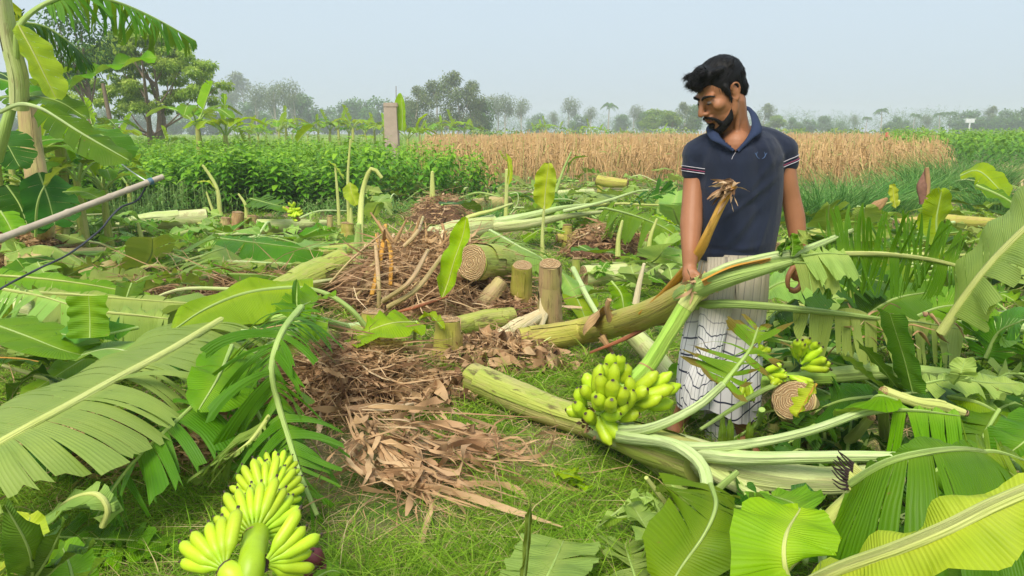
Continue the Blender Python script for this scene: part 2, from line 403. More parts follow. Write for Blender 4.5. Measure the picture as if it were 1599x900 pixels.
def cutface(parent, c, nrm, r, seed=0, flat=1.0, label=None):
    """rough face of a cut stem: stepped rings"""
    rs = random.Random(seed); nrm = nrm.normalized()
    u = nrm.cross(Vector((0, 0, 1)) if abs(nrm.z) < .9 else Vector((1, 0, 0))).normalized(); w = nrm.cross(u)
    rings = 8; n = 18; V = [c + nrm * 0.006]; UV = [(0, 0)]
    for i in range(1, rings + 1):
        f = i / rings; z = (0.006 if i % 2 else -0.003) * (1 if i < rings else 0) + rs.uniform(-.001, .002) + 0.003
        for j in range(n):
            a = 2 * PI * j / n; rr = r * f * (1 + 0.04 * math.sin(3 * a + i) * f)
            V.append(c + u * math.cos(a) * rr + w * math.sin(a) * rr * flat + nrm * (z + rs.uniform(-.002, .002))); UV.append((f, j / n))
    F3 = [(0, 1 + j, 1 + (j + 1) % n) for j in range(n)]
    F4 = []
    for i in range(rings - 1):
        for j in range(n):
            a = 1 + i * n + j; b = 1 + i * n + (j + 1) % n
            F4.append((a, a + n, b + n, b))
    mb = MB(); mb.add(V, F3, UV); mb.f.append(np.asarray(F4)); mb.mi.append(np.zeros(len(F4), np.int32))
    return mb.build('cut_face', 'cut_face', parent)

# ---- batches of ribbons (grass, litter, leaves of crops)
def ribbons(mb, P0, Dr, L, Wd, bend, segs=4, prof='blade', side=None, A=None, rng=None, fold=0.0, mi=0, curl=0.0):
    rng = rng or np.random.default_rng(0)
    Nn = len(P0); t = np.linspace(0, 1, segs + 1)
    P0 = np.asarray(P0, float); Dr = np.asarray(Dr, float); Dr /= np.linalg.norm(Dr, axis=1, keepdims=True) + 1e-9
    L = np.broadcast_to(L, (Nn,)).astype(float); Wd = np.broadcast_to(Wd, (Nn,)).astype(float)
    bend = np.broadcast_to(bend, (Nn, 3)).astype(float)
    if side is None: side = rng.normal(size=(Nn, 3)); side[:, 2] *= .35
    S = side - Dr * (side * Dr).sum(1, keepdims=True); S /= np.linalg.norm(S, axis=1, keepdims=True) + 1e-9
    if prof == 'blade': w = np.maximum(0.02, (1 - t) ** .7)
    elif prof == 'leaf': w = np.maximum(0.05, np.sin(PI * np.clip(t, 0, 1) ** .75)) ** .8
    elif prof == 'strip': w = np.minimum(1, np.minimum(.35 + t * 5, .25 + (1 - t) * 4))
    else: w = np.ones_like(t)
    C = P0[:, None, :] + Dr[:, None, :] * (L[:, None] * t)[:, :, None] + bend[:, None, :] * (t ** 2)[None, :, None]
    if curl:
        for q_ in (1, 2):
            ax_ = rng.normal(size=(Nn, 3)); ax_[:, 2] *= .5; fq = rng.uniform(2.2, 5.5, (Nn, 1)) * q_; ph_ = rng.uniform(0, 6.28, (Nn, 1))
            C = C + ax_[:, None, :] * ((np.sin(t * fq + ph_) - np.sin(ph_)) * (L * curl / q_)[:, None])[:, :, None]
    off = S[:, None, :] * (Wd[:, None] * w[None, :] * .5)[:, :, None]
    if fold:
        up = np.cross(Dr, S); tw = np.sin(t * rng.uniform(2, 7, (Nn, 1)) + rng.uniform(0, 6, (Nn, 1))) * fold
        off = off * np.cos(tw)[:, :, None] + up[:, None, :] * (Wd[:, None] * w[None, :] * .5 * np.sin(tw))[:, :, None]
    V = np.stack([C - off, C + off], 2).reshape(-1, 3)          # N,(segs+1),2,3
    base = (np.arange(Nn) * (segs + 1) * 2)[:, None] + (np.arange(segs) * 2)[None, :]
    base = base.reshape(-1)
    F = np.stack([base, base + 1, base + 3, base + 2], 1)
    UV = np.stack([np.broadcast_to(np.stack([-Wd, Wd], 1)[:, None, :] * .5, (Nn, segs + 1, 2)),
                   np.broadcast_to((L[:, None] * t)[:, :, None], (Nn, segs + 1, 2))], -1).reshape(-1, 2)
    A = rng.random(Nn) if A is None else np.broadcast_to(A, (Nn,))
    mb.add(V, F, UV, np.repeat(A, (segs + 1) * 2), mi)

# ---- banana leaf
LEAFN = [0]
def blade(mb, Q, T, w, ang, sgn, droop, tear, n, rs, sweep=18, cutb=False, cutt=False, nv=7, nu=3, wave=0.02, floor=0.012, prof=None, miss=0.0, s0=0.0):
    K = len(Q) - 1
    tl = sum((Q[i + 1] - Q[i]).length for i in range(K))
    if nu > 2 and tear > .25: n = int(n * 1.55)
    bd = [0.0]
    for i in range(n): bd.append(bd[-1] + rs.uniform(.45, 1.6))
    bd = [s0 + (1 - s0) * b / bd[-1] for b in bd]
    V = []; F = []; UV = []; AA = []
    def at(s):
        x = s * K; i = min(int(x), K - 1); f = x - i
        return Q[i].lerp(Q[i + 1], f), T[i].lerp(T[i + 1], f).normalized()
    dA = 0; dS = 0; dD = 0; dL = 1; dT = 0
    ph1, ph2 = rs.uniform(0, 6), rs.uniform(0, 6)
    ch = Q[-1] - Q[0]; Hc = ch.cross(Vector((0, 0, 1)))
    Hc = Vector((1, 0, 0)) * (1 if ch.z > 0 else -1) if Hc.length < .35 * ch.length else Hc.normalized()
    for si in range(n):
        a, b = bd[si], bd[si + 1]
        if rs.random() < tear or si == 0:
            dA = rs.gauss(0, 16) * tear; dS = rs.gauss(0, 10) * tear; dD = abs(rs.gauss(0, .9)) * tear * (droop + .4); dL = 1 - rs.random() ** 2 * .35 * tear
            gap = rs.uniform(.15, .9) * tear; dT = rs.gauss(0, .5) * tear
        else: gap = 0.0
        if miss and rs.random() < miss: continue
        base = len(V)
        for iu in range(nu + 1):
            fu = iu / nu
            s = a + (b - a) * fu
            p, t = at(s)
            h = t.cross(Vector((0, 0, 1))); wh = min(1.0, max(0.0, (h.length - .2) / .3))
            hp = Hc - t * Hc.dot(t)
            h = ((h.normalized() if h.length > 1e-4 else Hc) * wh + hp.normalized() * (1 - wh)).normalized(); upv = h.cross(t)
            side = h * sgn
            pb = 1.0 if cutb else min(1.0, (s / .13 + .02)) ** .55
            pt = 1.0 if cutt else min(1.0, ((1 - s) / .30 + .015)) ** .55
            ww = w * pb * pt * dL * (1 + .03 * math.sin(s * 40 + ph2)) * (1 - (rs.random() ** 3) * (.05 + .16 * tear))
            an = R(ang + dA + 7 * math.sin(s * 5 + ph1) * (0.3 + tear))
            sw = R(sweep + dS + (38 * max(0, (s - .72) / .28) if not cutt else 0) - (25 * max(0, (.1 - s) / .1) if not cutb else 0))
            d = side * math.cos(an) + upv * math.sin(an)
            d = (d * math.cos(sw) + t * math.sin(sw)).normalized()
            q = p.copy(); st = ww / nv
            tc = (a + b) / 2; shift = (tc - s) * tl * min(.95, gap)      # strips narrow outwards
            for iv in range(nv + 1):
                fv = iv / nv
                if iv:
                    q = q + d * st
                    d = d + Vector((0, 0, -1)) * ((droop + dD) * st * 2.2) + t * (dT * fv * st * 6)
                    d.normalize()
                pp = q + t * shift * fv ** 1.3
                pp = pp + upv * (.0005 * (1 if iu % 2 else -1) * min(1, fv * 4)) + upv * (wave * math.sin(s * 23 + fv * 3 + ph1) * fv + (0.25 * tl * (b - a) * tear * .4 * math.sin(PI * fu)) * fv)
                tz = floor + 0.02 * (1 - fv) + 0.01 * math.sin(s * 90 + ph2)
                if pp.z < tz: pp.z = tz
                if q.z < 0.0: q.z = 0.0
                V.append(pp); UV.append((s * tl, fv * ww)); AA.append(fv)
        m = nv + 1
        for iu in range(nu):
            for iv in range(nv):
                i0 = base + iu * m + iv
                f = (i0, i0 + 1, i0 + m + 1, i0 + m)
                F.append(f if sgn > 0 else f[::-1])
    if F: mb.add(V, F, UV, AA)

def leaf(pts, w=(.25, .25), ang=(10, 10), droop=.6, tear=.5, n=12, mat='leaf', rib='rib_green', r=.011, label=None,
         parent=None, pet=None, sweep=18, cutb=False, cutt=False, k=None, wave=.012, nv=7, nu=3, prof=None, miss=0.0,
         group=None, flip=False, seed=None, rtip=.25, name=None, cat='leaf', sides='LR', floor=.012, s0=0.0):
    """pts midrib base -> tip; w/ang = (left, right) as seen travelling to the tip from above"""
    LEAFN[0] += 1
    rs = random.Random(seed if seed is not None else LEAFN[0] * 7 + 1)
    pts = PS(pts)
    petp = PS(pet) if pet else []
    K = max(18, 3 * n) if nu > 1 else max(10, n)
    Q = spline(pts, K); T = tangents(Q)
    mb = MB()
    tL, tR = tear if isinstance(tear, tuple) else (tear, tear)
    if 'L' in sides: blade(mb, Q, T, w[0], ang[0], -1, droop, tL, n, rs, sweep, cutb, cutt, nv, nu, wave, floor, prof, miss, s0)
    if 'R' in sides: blade(mb, Q, T, w[1], ang[1], 1, droop, tR, n, rs, sweep, cutb, cutt, nv, nu, wave, floor, prof, miss, s0)
    if flip:
        mb.f = [f[:, ::-1] for f in mb.f]
    if parent is None:
        root = thing(name or 'banana_leaf', pts[0], label, cat, group)
        bl = mb.build('blade', mat, root); holder = root
    else:
        bl = mb.build('leaf', mat, parent); holder = bl
        if label: bl['label'] = label
        root = bl
    rb = MB()
    allp = petp + pts
    rad = [r * 1.35] * max(0, len(petp)) + list(np.linspace(r, r * rtip, len(pts)))
    tube(rb, allp, rad, 8 if nu > 1 else 6, k=max(8, 5 * len(allp)), flat=.85, round_end=True)
    rb.build('midrib', rib, holder)
    return root

def stem(parent, pts, rad, mat='stem_green', n=18, seed=0, sheaths=3, cut=(True, True), name='pseudostem', rough=0.02, k=None):
    pts = PS(pts); mb = MB(); rs = random.Random(seed)
    Q, T, U, W = tube(mb, pts, rad, n, k or 6 * (len(pts) - 1) + 3, caps=True, rough=rough, seed=seed)
    K = len(Q)
    for s in range(sheaths):
        i0 = rs.randint(0, max(0, K // 2)); i1 = min(K - 1, i0 + rs.randint(max(2, K // 4), max(3, K * 2 // 3)))
        a0 = rs.uniform(0, 6.28); rr = [np.interp(i / (K - 1), np.linspace(0, 1, len(rad)), rad) * rs.uniform(1.035, 1.10) for i in range(i0, i1 + 1)]
        tube(mb, Q[i0:i1 + 1], rr, 10, i1 - i0 + 1, False, rough=rough, seed=seed, arc=(a0, a0 + rs.uniform(1.2, 2.4)))
    o = mb.build(name, mat, parent)
    if cut[0]: cutface(parent, Q[0] - T[0] * .002, -T[0], rad[0] * .99, seed)
    if cut[1]: cutface(parent, Q[-1] + T[-1] * .002, T[-1], rad[-1] * .99, seed + 1)
    return o
# ================================================================== THE SETTING
rng = np.random.default_rng(11)
def ordn(i): return str(i) + ('th' if 10 <= i % 100 <= 20 else {1: 'st', 2: 'nd', 3: 'rd'}.get(i % 10, 'th'))
def vnoise(x, y, s=1.0, k=0):
    x = x * s + k * 3.1; y = y * s - k * 1.7
    return (np.sin(x * 1.3 + 1.1 * np.sin(y * .9 + k)) + np.sin(y * 1.7 + 1.3 * np.sin(x * 1.1 - k)) + np.sin((x + y) * 2.3 + k) * .6 + np.sin((x - y) * 3.1) * .4) / 3.0

# ground: one sheet out to the haze, finer near the camera
xs = np.unique(np.concatenate([np.linspace(-8, 8, 110), np.linspace(-40, 40, 60), np.linspace(-640, 640, 40)]))
ys = np.unique(np.concatenate([np.linspace(-3, 14, 120), np.linspace(14, 60, 40), np.linspace(-20, 640, 40)]))
X, Y = np.meshgrid(xs, ys)
fade = np.clip(1 - (np.abs(Y) - 12) / 10, 0, 1)
Z = (vnoise(X, Y, 1.4) * .018 + vnoise(X, Y, 5, 2) * .008) * fade - .012
mb = MB()
nx = len(xs); idx = np.arange(nx * len(ys)).reshape(len(ys), nx)
F = np.stack([idx[:-1, :-1], idx[:-1, 1:], idx[1:, 1:], idx[1:, :-1]], -1).reshape(-1, 4)
mb.add(np.stack([X, Y, Z], -1).reshape(-1, 3), F)
tag(mb.build('ground', 'ground'), kind='structure')

def in_poly_np(x, y, poly):
    c = np.zeros(len(x), bool); n_ = len(poly); j = n_ - 1
    for i in range(n_):
        xi, yi = poly[i]; xj, yj = poly[j]
        c ^= ((yi > y) != (yj > y)) & (x < (xj - xi) * (y - yi) / (yj - yi + 1e-12) + xi); j = i
    return c

# short grass: many thin blades, sparser in the worn patches
def grass(n_, d0, d1, lmin, lmax, wd, seed, name='short_grass', lab='short green grass with dry straw in worn patches around the fallen plants'):
    g = np.random.default_rng(seed)
    d = np.exp(g.uniform(math.log(d0), math.log(d1), n_)); ax = g.uniform(-.86, .86, n_)
    x = d * ax; y = d
    # tufts
    tx = np.round(x * 9) / 9 + g.normal(0, .02, n_); ty = np.round(y * 9) / 9 + g.normal(0, .02, n_)
    m = g.random(n_) < .5; x = np.where(m, tx, x); y = np.where(m, ty, y)
    bare = np.clip(vnoise(x, y, 2.1, 1) * 1.2 + vnoise(x, y, 6, 3) * .5, -1, 1)
    keep = g.random(n_) > np.clip(bare * .9 + .05, 0, .82)
    x, y, bare, d = x[keep], y[keep], bare[keep], d[keep]; k = len(x)
    L = g.uniform(lmin, lmax, k) * np.clip(1.15 - bare * .7, .45, 1.6)
    az = g.uniform(0, 6.28, k); ln = g.uniform(.2, 1.3, k)
    Dr = np.stack([np.cos(az) * ln, np.sin(az) * ln, np.ones(k)], -1)
    bend = np.stack([np.cos(az) * L * .5, np.sin(az) * L * .5, -L * .35], -1)
    A = np.where(g.random(k) < np.clip(.10 + bare * .45, .05, .6), g.uniform(.85, 1, k), g.uniform(0, .8, k))
    mb = MB(); ribbons(mb, np.stack([x, y, np.full(k, -.01)], -1), Dr, L, wd * g.uniform(.7, 1.3, k) * np.clip(d / 3.2, .8, 5), bend, 2, 'blade', A=A, rng=g)
    return tag(mb.build(name, 'grass'), lab, 'grass', kind='stuff')
grass(170000, 1.7, 16, .035, .125, .0038, 5)
grass(9000, 1.7, 5.5, .11, .22, .0045, 6, 'long_grass', 'scattered longer grass blades among the short grass')
# dead straw lying flat in the worn patches
g = np.random.default_rng(8); k = 9000
d = np.exp(g.uniform(math.log(1.8), math.log(9), k)); x = d * g.uniform(-.85, .85, k)
az = g.uniform(0, 6.28, k)
mb = MB(); L = g.uniform(.04, .16, k)
ribbons(mb, np.stack([x, d, g.uniform(.004, .02, k)], -1), np.stack([np.cos(az), np.sin(az), g.normal(0, .12, k)], -1), L, .004 * d / 3, g.normal(0, .01, (k, 3)), 2, 'strip', A=g.uniform(.4, 1, k), rng=g)
tag(mb.build('dead_straw', 'litter'), 'thin dead straw scattered flat over the grass', 'straw', kind='stuff')

# ---- leafy crop: plants with a straight stem and whorls of pointed drooping leaves
def crop_mesh(mb, x, y, h, g, nl=24, segs=3, lw=.045, ll=.15):
    k = len(x)
    P0 = np.stack([x, y, np.zeros(k)], -1)
    lean = g.normal(0, .05, (k, 3)); lean[:, 2] = 1
    ribbons(mb, P0, lean, h, .009, np.zeros(3), 1, 'flat', side=np.tile([1., .1, 0], (k, 1)), A=.8, rng=g)
    rep = np.repeat(np.arange(k), nl)
    t = np.tile(np.linspace(.12, 1.0, nl), k) + g.normal(0, .015, k * nl)
    az = np.tile(np.arange(nl) * 2.4, k) + g.uniform(0, 6.28, k)[rep]
    base = P0[rep] + lean[rep] * (h[rep] * t)[:, None]
    el = np.where(t > .93, g.uniform(.5, 1.3, len(t)), g.uniform(-.1, .55, len(t)))
    Dr = np.stack([np.cos(az), np.sin(az), el], -1)
    L = g.uniform(.7, 1.2, len(t)) * ll * np.where(t > .95, .7, 1)
    side = np.stack([-np.sin(az), np.cos(az), g.normal(0, .15, len(t))], -1)
    bend = np.stack([np.cos(az) * 0, np.sin(az) * 0, -L * g.uniform(.3, .9, len(t))], -1)
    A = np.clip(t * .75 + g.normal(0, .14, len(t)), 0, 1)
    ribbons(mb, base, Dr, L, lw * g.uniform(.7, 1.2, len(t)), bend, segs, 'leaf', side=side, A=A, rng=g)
g = np.random.default_rng(21)
crop_poly = [(-15, 11.8), (-5.2, 11.8), (-2.6, 12.4), (-.35, 14.2), (-.9, 17.5), (-5.6, 27), (-13, 40), (-46, 40)]
k = 9500
cx_ = g.uniform(-46, 0, k); cy_ = 11.8 + (g.random(k) ** 1.7) * 28
m = in_poly_np(cx_ + .35 * np.sin(cy_ * 2.1), cy_ - .45 * vnoise(cx_, cy_, 1.1, 4) - .25, crop_poly) & (cx_ > -cy_ * .78 - 1); cx_, cy_ = cx_[m], cy_[m]
order = np.argsort(cy_); cx_, cy_ = cx_[order], cy_[order]
NF = 0
protos = []
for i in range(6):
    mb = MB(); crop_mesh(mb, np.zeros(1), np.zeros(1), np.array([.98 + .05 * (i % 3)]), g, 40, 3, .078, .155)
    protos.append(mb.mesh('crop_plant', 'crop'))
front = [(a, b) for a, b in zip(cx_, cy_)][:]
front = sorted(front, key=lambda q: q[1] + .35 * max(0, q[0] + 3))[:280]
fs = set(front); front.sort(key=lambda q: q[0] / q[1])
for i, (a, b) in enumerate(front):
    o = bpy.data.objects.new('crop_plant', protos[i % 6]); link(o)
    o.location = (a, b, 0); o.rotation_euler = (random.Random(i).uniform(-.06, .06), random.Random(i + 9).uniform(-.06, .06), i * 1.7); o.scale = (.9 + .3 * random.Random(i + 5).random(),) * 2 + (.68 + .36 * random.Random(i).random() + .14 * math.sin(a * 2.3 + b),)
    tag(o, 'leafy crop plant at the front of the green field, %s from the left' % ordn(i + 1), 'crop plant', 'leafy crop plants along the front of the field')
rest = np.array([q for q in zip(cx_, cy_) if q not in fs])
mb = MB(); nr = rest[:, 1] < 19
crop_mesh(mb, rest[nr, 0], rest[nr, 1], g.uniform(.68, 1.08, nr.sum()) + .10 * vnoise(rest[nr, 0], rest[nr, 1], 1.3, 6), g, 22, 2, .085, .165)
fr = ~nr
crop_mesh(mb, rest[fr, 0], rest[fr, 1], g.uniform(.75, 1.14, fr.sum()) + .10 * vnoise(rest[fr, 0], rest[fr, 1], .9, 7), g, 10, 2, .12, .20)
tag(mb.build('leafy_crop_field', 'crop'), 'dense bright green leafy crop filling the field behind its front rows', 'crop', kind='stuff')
# the same crop on the far right
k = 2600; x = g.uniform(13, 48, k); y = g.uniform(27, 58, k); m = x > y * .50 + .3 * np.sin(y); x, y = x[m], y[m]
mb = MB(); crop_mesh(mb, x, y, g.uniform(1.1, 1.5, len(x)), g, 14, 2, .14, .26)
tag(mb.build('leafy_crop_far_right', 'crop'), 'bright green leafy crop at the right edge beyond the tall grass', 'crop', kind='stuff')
# scrubby weeds in front of the crop
def weeds(name, label, pts, h, n_, seed, mat='weed', lw=.02, ll=.09):
    g = np.random.default_rng(seed); pts = np.asarray([tuple(G(a, b))[:2] for a, b in pts])
    i = g.integers(0, len(pts), n_); x = pts[i, 0] + g.normal(0, .35, n_); y = pts[i, 1] + g.normal(0, .35, n_)
    mb = MB(); crop_mesh(mb, x, y, g.uniform(.3, 1, n_) * h, g, 16, 2, lw, ll)
    return tag(mb.build(name, mat), label, 'weeds', kind='stuff')
weeds('scrub_weeds', 'grey green scrubby weeds between the crop field and the fallen stems', [(215, 330), (240, 332), (265, 335), (290, 330), (315, 335), (200, 345)], .55, 260, 3)
weeds('scrub_weeds', 'low mixed weeds at the foot of the crop field on the left', [(60, 385), (120, 380), (175, 350), (480, 335), (560, 330), (640, 335), (700, 330)], .3, 300, 4)
weeds('broadleaf_weeds', 'small broad leaved weeds at the right edge among torn leaves', [(1585, 640), (1590, 600), (1575, 690)], .38, 26, 6, 'crop', .045, .08)
weeds('broadleaf_weeds', 'small dark broad leaved weeds in the bottom right corner', [(1545, 870), (1580, 900), (1500, 890)], .22, 30, 7, 'weed', .04, .07)

# ---- brown dry field
g = np.random.default_rng(31)
k = 26000; y = 17.5 + (g.random(k) ** 1.5) * 62; x = -6 + g.random(k) * 66
m = (x > -.105 * y + -.4 + .3 * np.sin(y)) & (x < y * .555 + .5) & (y > 17.5 + .9 * np.sin(x * .8) + .5 * np.sin(x * 2.3)); x, y = x[m], y[m]; k = len(x)
h = g.uniform(.68, 1.12, k) + .08 * np.sin(x * .7) + .06 * np.sin(y * .5) + .16 * (g.random(k) < .06)
mb = MB(); P0 = np.stack([x, y, np.zeros(k)], -1); ln = g.normal(0, .10, (k, 3)); ln[:, 2] = 1
wsc = np.clip(y / 22, .8, 2.6)
ribbons(mb, P0, ln, h * 1.08, .016 * wsc, np.zeros(3), 1, 'flat', side=np.tile([1., 0, 0], (k, 1)), A=g.uniform(.3, .95, k), rng=g)
nl = 7; rep = np.repeat(np.arange(k), nl); t = g.uniform(.25, 1.0, k * nl); az = g.uniform(0, 6.28, k * nl)
base = P0[rep] + ln[rep] * (h[rep] * t)[:, None]; L = g.uniform(.18, .42, k * nl)
Dr = np.stack([np.cos(az), np.sin(az), g.uniform(.1, 1.6, k * nl)], -1)
bend = np.stack([np.cos(az) * .05, np.sin(az) * .05, -L * g.uniform(.9, 1.8, k * nl)], -1)
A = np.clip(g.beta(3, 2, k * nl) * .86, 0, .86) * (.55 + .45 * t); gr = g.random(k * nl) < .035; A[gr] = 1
ribbons(mb, base, Dr, L, .030 * wsc[rep] * g.uniform(.6, 1.3, k * nl), bend, 2, 'strip', A=A, rng=g)
tag(mb.build('dry_crop_field', 'dryfield'), 'dry brown standing crop filling the field behind the man', 'dry crop', kind='stuff')
# pale green far field and strip behind it
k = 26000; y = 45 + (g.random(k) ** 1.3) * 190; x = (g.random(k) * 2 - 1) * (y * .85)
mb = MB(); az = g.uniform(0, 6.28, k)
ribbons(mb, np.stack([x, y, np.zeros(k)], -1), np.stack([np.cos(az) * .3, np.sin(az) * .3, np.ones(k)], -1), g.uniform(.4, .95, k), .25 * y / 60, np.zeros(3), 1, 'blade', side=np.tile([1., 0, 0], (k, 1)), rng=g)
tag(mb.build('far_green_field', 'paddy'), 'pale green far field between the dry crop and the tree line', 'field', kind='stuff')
# yellow stubble patch at right edge
k = 2500; x = g.uniform(9.5, 24, k); y = g.uniform(15, 27, k); m = (x > y * .62)
x, y = x[m], y[m]; az = g.uniform(0, 6.28, len(x))
mb = MB(); ribbons(mb, np.stack([x, y, np.zeros(len(x))], -1), np.stack([np.cos(az), np.sin(az), np.ones(len(x)) * 1.2], -1), .3, .06, np.zeros(3), 1, 'blade', A=g.uniform(.86, 1, len(x)), rng=g)
tag(mb.build('yellow_stubble', 'grass'), 'yellowed stubble patch at the right edge in front of the far crop', 'stubble', kind='stuff')

# ---- tall grass clumps, right and centre back
def tallgrass(px, py, r, h, n_, seed, label, mat='tall_grass', wd=.014):
    c = G(px, py); g = np.random.default_rng(seed)
    a = g.uniform(0, 6.28, n_); rr = r * np.sqrt(g.random(n_)); x = c.x + np.cos(a) * rr; y = c.y + np.sin(a) * rr * .7
    az = a + g.normal(0, .7, n_); ln = g.uniform(.05, .55, n_); L = g.uniform(.5, 1.1, n_) * h
    Dr = np.stack([np.cos(az) * ln, np.sin(az) * ln, np.ones(n_)], -1)
    bend = np.stack([np.cos(az) * L * .45, np.sin(az) * L * .45, -L * g.uniform(.1, .6, n_)], -1)
    mb = MB(); ribbons(mb, np.stack([x, y, np.zeros(n_)], -1), Dr, L, wd * g.uniform(.6, 1.3, n_), bend, 6, 'blade', rng=g)
    root = thing('tall_grass_clump', (c.x, c.y, 0), label, 'grass clump', 'tall grass clumps before the dry field')
    o = mb.build('grass_blades', mat, root); o['kind'] = 'stuff'
tallgrass(1290, 345, .8, 1.0, 900, 41, 'tall arching grass clump right of the man behind the raised torn leaf')
tallgrass(1350, 335, .7, .95, 700, 42, 'tall grass clump between the man and the withered purple bract')
tallgrass(1245, 350, .6, .75, 450, 43, 'shorter tall grass clump just behind the hanging arm of the man')
tallgrass(1495, 300, 1.1, 1.25, 1500, 44, 'largest arching grass clump at the far right in front of the green crop')
tallgrass(1430, 310, .7, 1.0, 700, 45, 'tall grass clump left of the largest clump at the far right')
tallgrass(1400, 330, .6, .7, 400, 46, 'low grass clump in front of the dry field right of the clump pair')
tallgrass(1060, 330, .4, .75, 260, 47, 'narrow grass clump close behind the left sleeve of the man')
tallgrass(900, 335, .5, .5, 300, 48, 'curly grass clump behind the long pale stem in the middle')
tallgrass(745, 345, .4, .4, 250, 49, 'short grass clump left of the yellow rolled shoot')
tallgrass(1560, 330, .6, .75, 500, 50, 'low grass clump by the right edge under the curved stalk')

# ---- trees
def crown(mb, centres, radii, n_, lw, g, flatz=.8):
    w = np.array([r ** 2 for r in radii]); w = w / w.sum()
    ci = g.choice(len(centres), n_, p=w)
    C = np.array([tuple(c) for c in centres])[ci]; Rr = np.array(radii)[ci]
    v = g.normal(size=(n_, 3)); v /= np.linalg.norm(v, axis=1, keepdims=True)
    rr = Rr * (g.random(n_) ** .38) * g.uniform(.75, 1.12, n_)
    p = C + v * rr[:, None] * np.array([1, 1, flatz])
    Dr = v + g.normal(0, .7, (n_, 3)); Dr[:, 2] -= .25
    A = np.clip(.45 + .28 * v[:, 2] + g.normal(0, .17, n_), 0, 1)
    L = lw * g.uniform(1.2, 2.4, n_)
    ribbons(mb, p, Dr, L, lw * g.uniform(.7, 1.3, n_), np.stack([np.zeros(n_)] * 2 + [-L * .3], -1), 1 if lw > .3 else 2, 'leaf', A=A, rng=g)
def make_tree(name, label, cat, h, trunk_h, spread, n_clump, n_leaf, lw, seed, mat='foliage', bark='bark', rt=.18, sparse=1.0, loc=(0, 0, 0), multi=1, zlo=.35, group=None, cr=(.16, .28), flatz=.8):
    g = np.random.default_rng(seed); rs = random.Random(seed)
    root = thing(name, loc, label, cat, group)
    L0 = Vector(loc)
    tm = MB(); cen = []; rad = []
    for i in range(n_clump):
        a = g.uniform(0, 6.28); zz = zlo + (1 - zlo) * g.random() ** .8; env = math.sin(PI * min(1, max(.1, (zz - zlo) / (1 - zlo) * .8 + .2))) ** .6
        r = spread * env * math.sqrt(g.random())
        rc = h * g.uniform(*cr) * sparse
        cen.append(L0 + Vector((math.cos(a) * r, math.sin(a) * r, min(zz * h, h - rc * flatz)))); rad.append(rc)
    for s in range(multi):
        top = L0 + Vector((rs.gauss(0, spread * .2), rs.gauss(0, spread * .2), h * .8)); a = s * 2.2
        b = L0 + Vector((math.cos(a) * rt * .8, math.sin(a) * rt * .8, -.05)) if multi > 1 else L0 + Vector((0, 0, -.05))
        mid = b.lerp(top, .4) + Vector((rs.gauss(0, .04 * h), rs.gauss(0, .04 * h), 0))
        tube(tm, [b, mid, top], [rt, rt * .6, rt * .15], 9, 10, rough=.05, seed=seed)
        for c in cen[s::multi][:6]:
            zt = max(trunk_h / h, (c.z - L0.z) / h - .3); st = b.lerp(mid, zt / .4) if zt < .4 else mid.lerp(top, min(1, (zt - .4) / .4))
            tube(tm, [st, st.lerp(c, .5) + Vector((0, 0, -.03 * h)), c], [rt * .35, rt * .22, rt * .06], 5, 6, caps=False, seed=seed)
    tm.build('trunk', bark, root)
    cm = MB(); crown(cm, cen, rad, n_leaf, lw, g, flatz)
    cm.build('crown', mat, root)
    return root
def palm(name, label, h, seed, loc=(0, 0, 0), group=None, mat='foliage', fl=2.2):
    g = np.random.default_rng(seed); root = thing(name, loc, label, 'palm tree', group); L0 = Vector(loc)
    tm = MB(); top = L0 + Vector((.3, 0, h - fl * .45)); tube(tm, [L0, L0.lerp(top, .5) + Vector((-.2, 0, 0)), top], [.2, .15, .12], 8, 8); tm.build('trunk', 'bark_pale', root)
    cm = MB()
    for i in range(15):
        a = i * 2.4; el = g.uniform(-.2, 1.2); dr = Vector((math.cos(a), math.sin(a), el)).normalized()
        pts = [top + dr * (fl * t) + Vector((0, 0, -fl * .55 * t * t)) for t in np.linspace(0, 1, 6)]
        Q = spline(pts, 22); T = tangents(Q); B = []; Dd = []
        for q, t in list(zip(Q, T))[2:]:
            s = t.cross(Vector((0, 0, 1))).normalized()
            for sg in (-1, 1): B.append(tuple(q)); Dd.append(tuple(s * sg + t * .5 + Vector((0, 0, -.5))))
        ribbons(cm, np.array(B), np.array(Dd), fl * .28, .09 * fl / 2.2, np.array([0, 0, -.15 * fl]), 2, 'blade', rng=g)
        tube(cm, pts, [.04, .01], 4, 8, False, A=.6)
    cm.build('crown', mat, root); return root
def copy_tree(o, loc, sc=1.0, rz=0.0, label=None, scz=None):
    c = o.copy(); link(c); c.location = loc; c.rotation_euler = (0, 0, rz); c.scale = (sc, sc, scz or sc)
    if label: c['label'] = label
    for ch in kids_map[o.name]:
        d_ = ch.copy(); link(d_); d_.parent = c
        for g2 in kids_map.get(ch.name, []):
            e = g2.copy(); link(e); e.parent = d_
    return c
kids_map = {}
def remember(o):
    kids_map[o.name] = [c for c in bpy.data.objects if c.parent == o]
    for c in kids_map[o.name]: kids_map[c.name] = [e for e in bpy.data.objects if e.parent == c]
    return o
GT = 'trees of the far tree line'
prot = {}
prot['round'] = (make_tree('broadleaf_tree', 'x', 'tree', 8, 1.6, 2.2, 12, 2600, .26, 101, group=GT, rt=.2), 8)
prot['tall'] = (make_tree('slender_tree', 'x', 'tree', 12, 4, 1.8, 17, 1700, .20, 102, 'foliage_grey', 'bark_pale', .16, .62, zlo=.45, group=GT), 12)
prot['wide'] = (make_tree('broadleaf_tree', 'x', 'tree', 9, 1.8, 2.9, 34, 3600, .17, 103, 'foliage_grey', 'bark_pale', .18, .8, zlo=.22, group=GT, cr=(.08, .17)), 9)
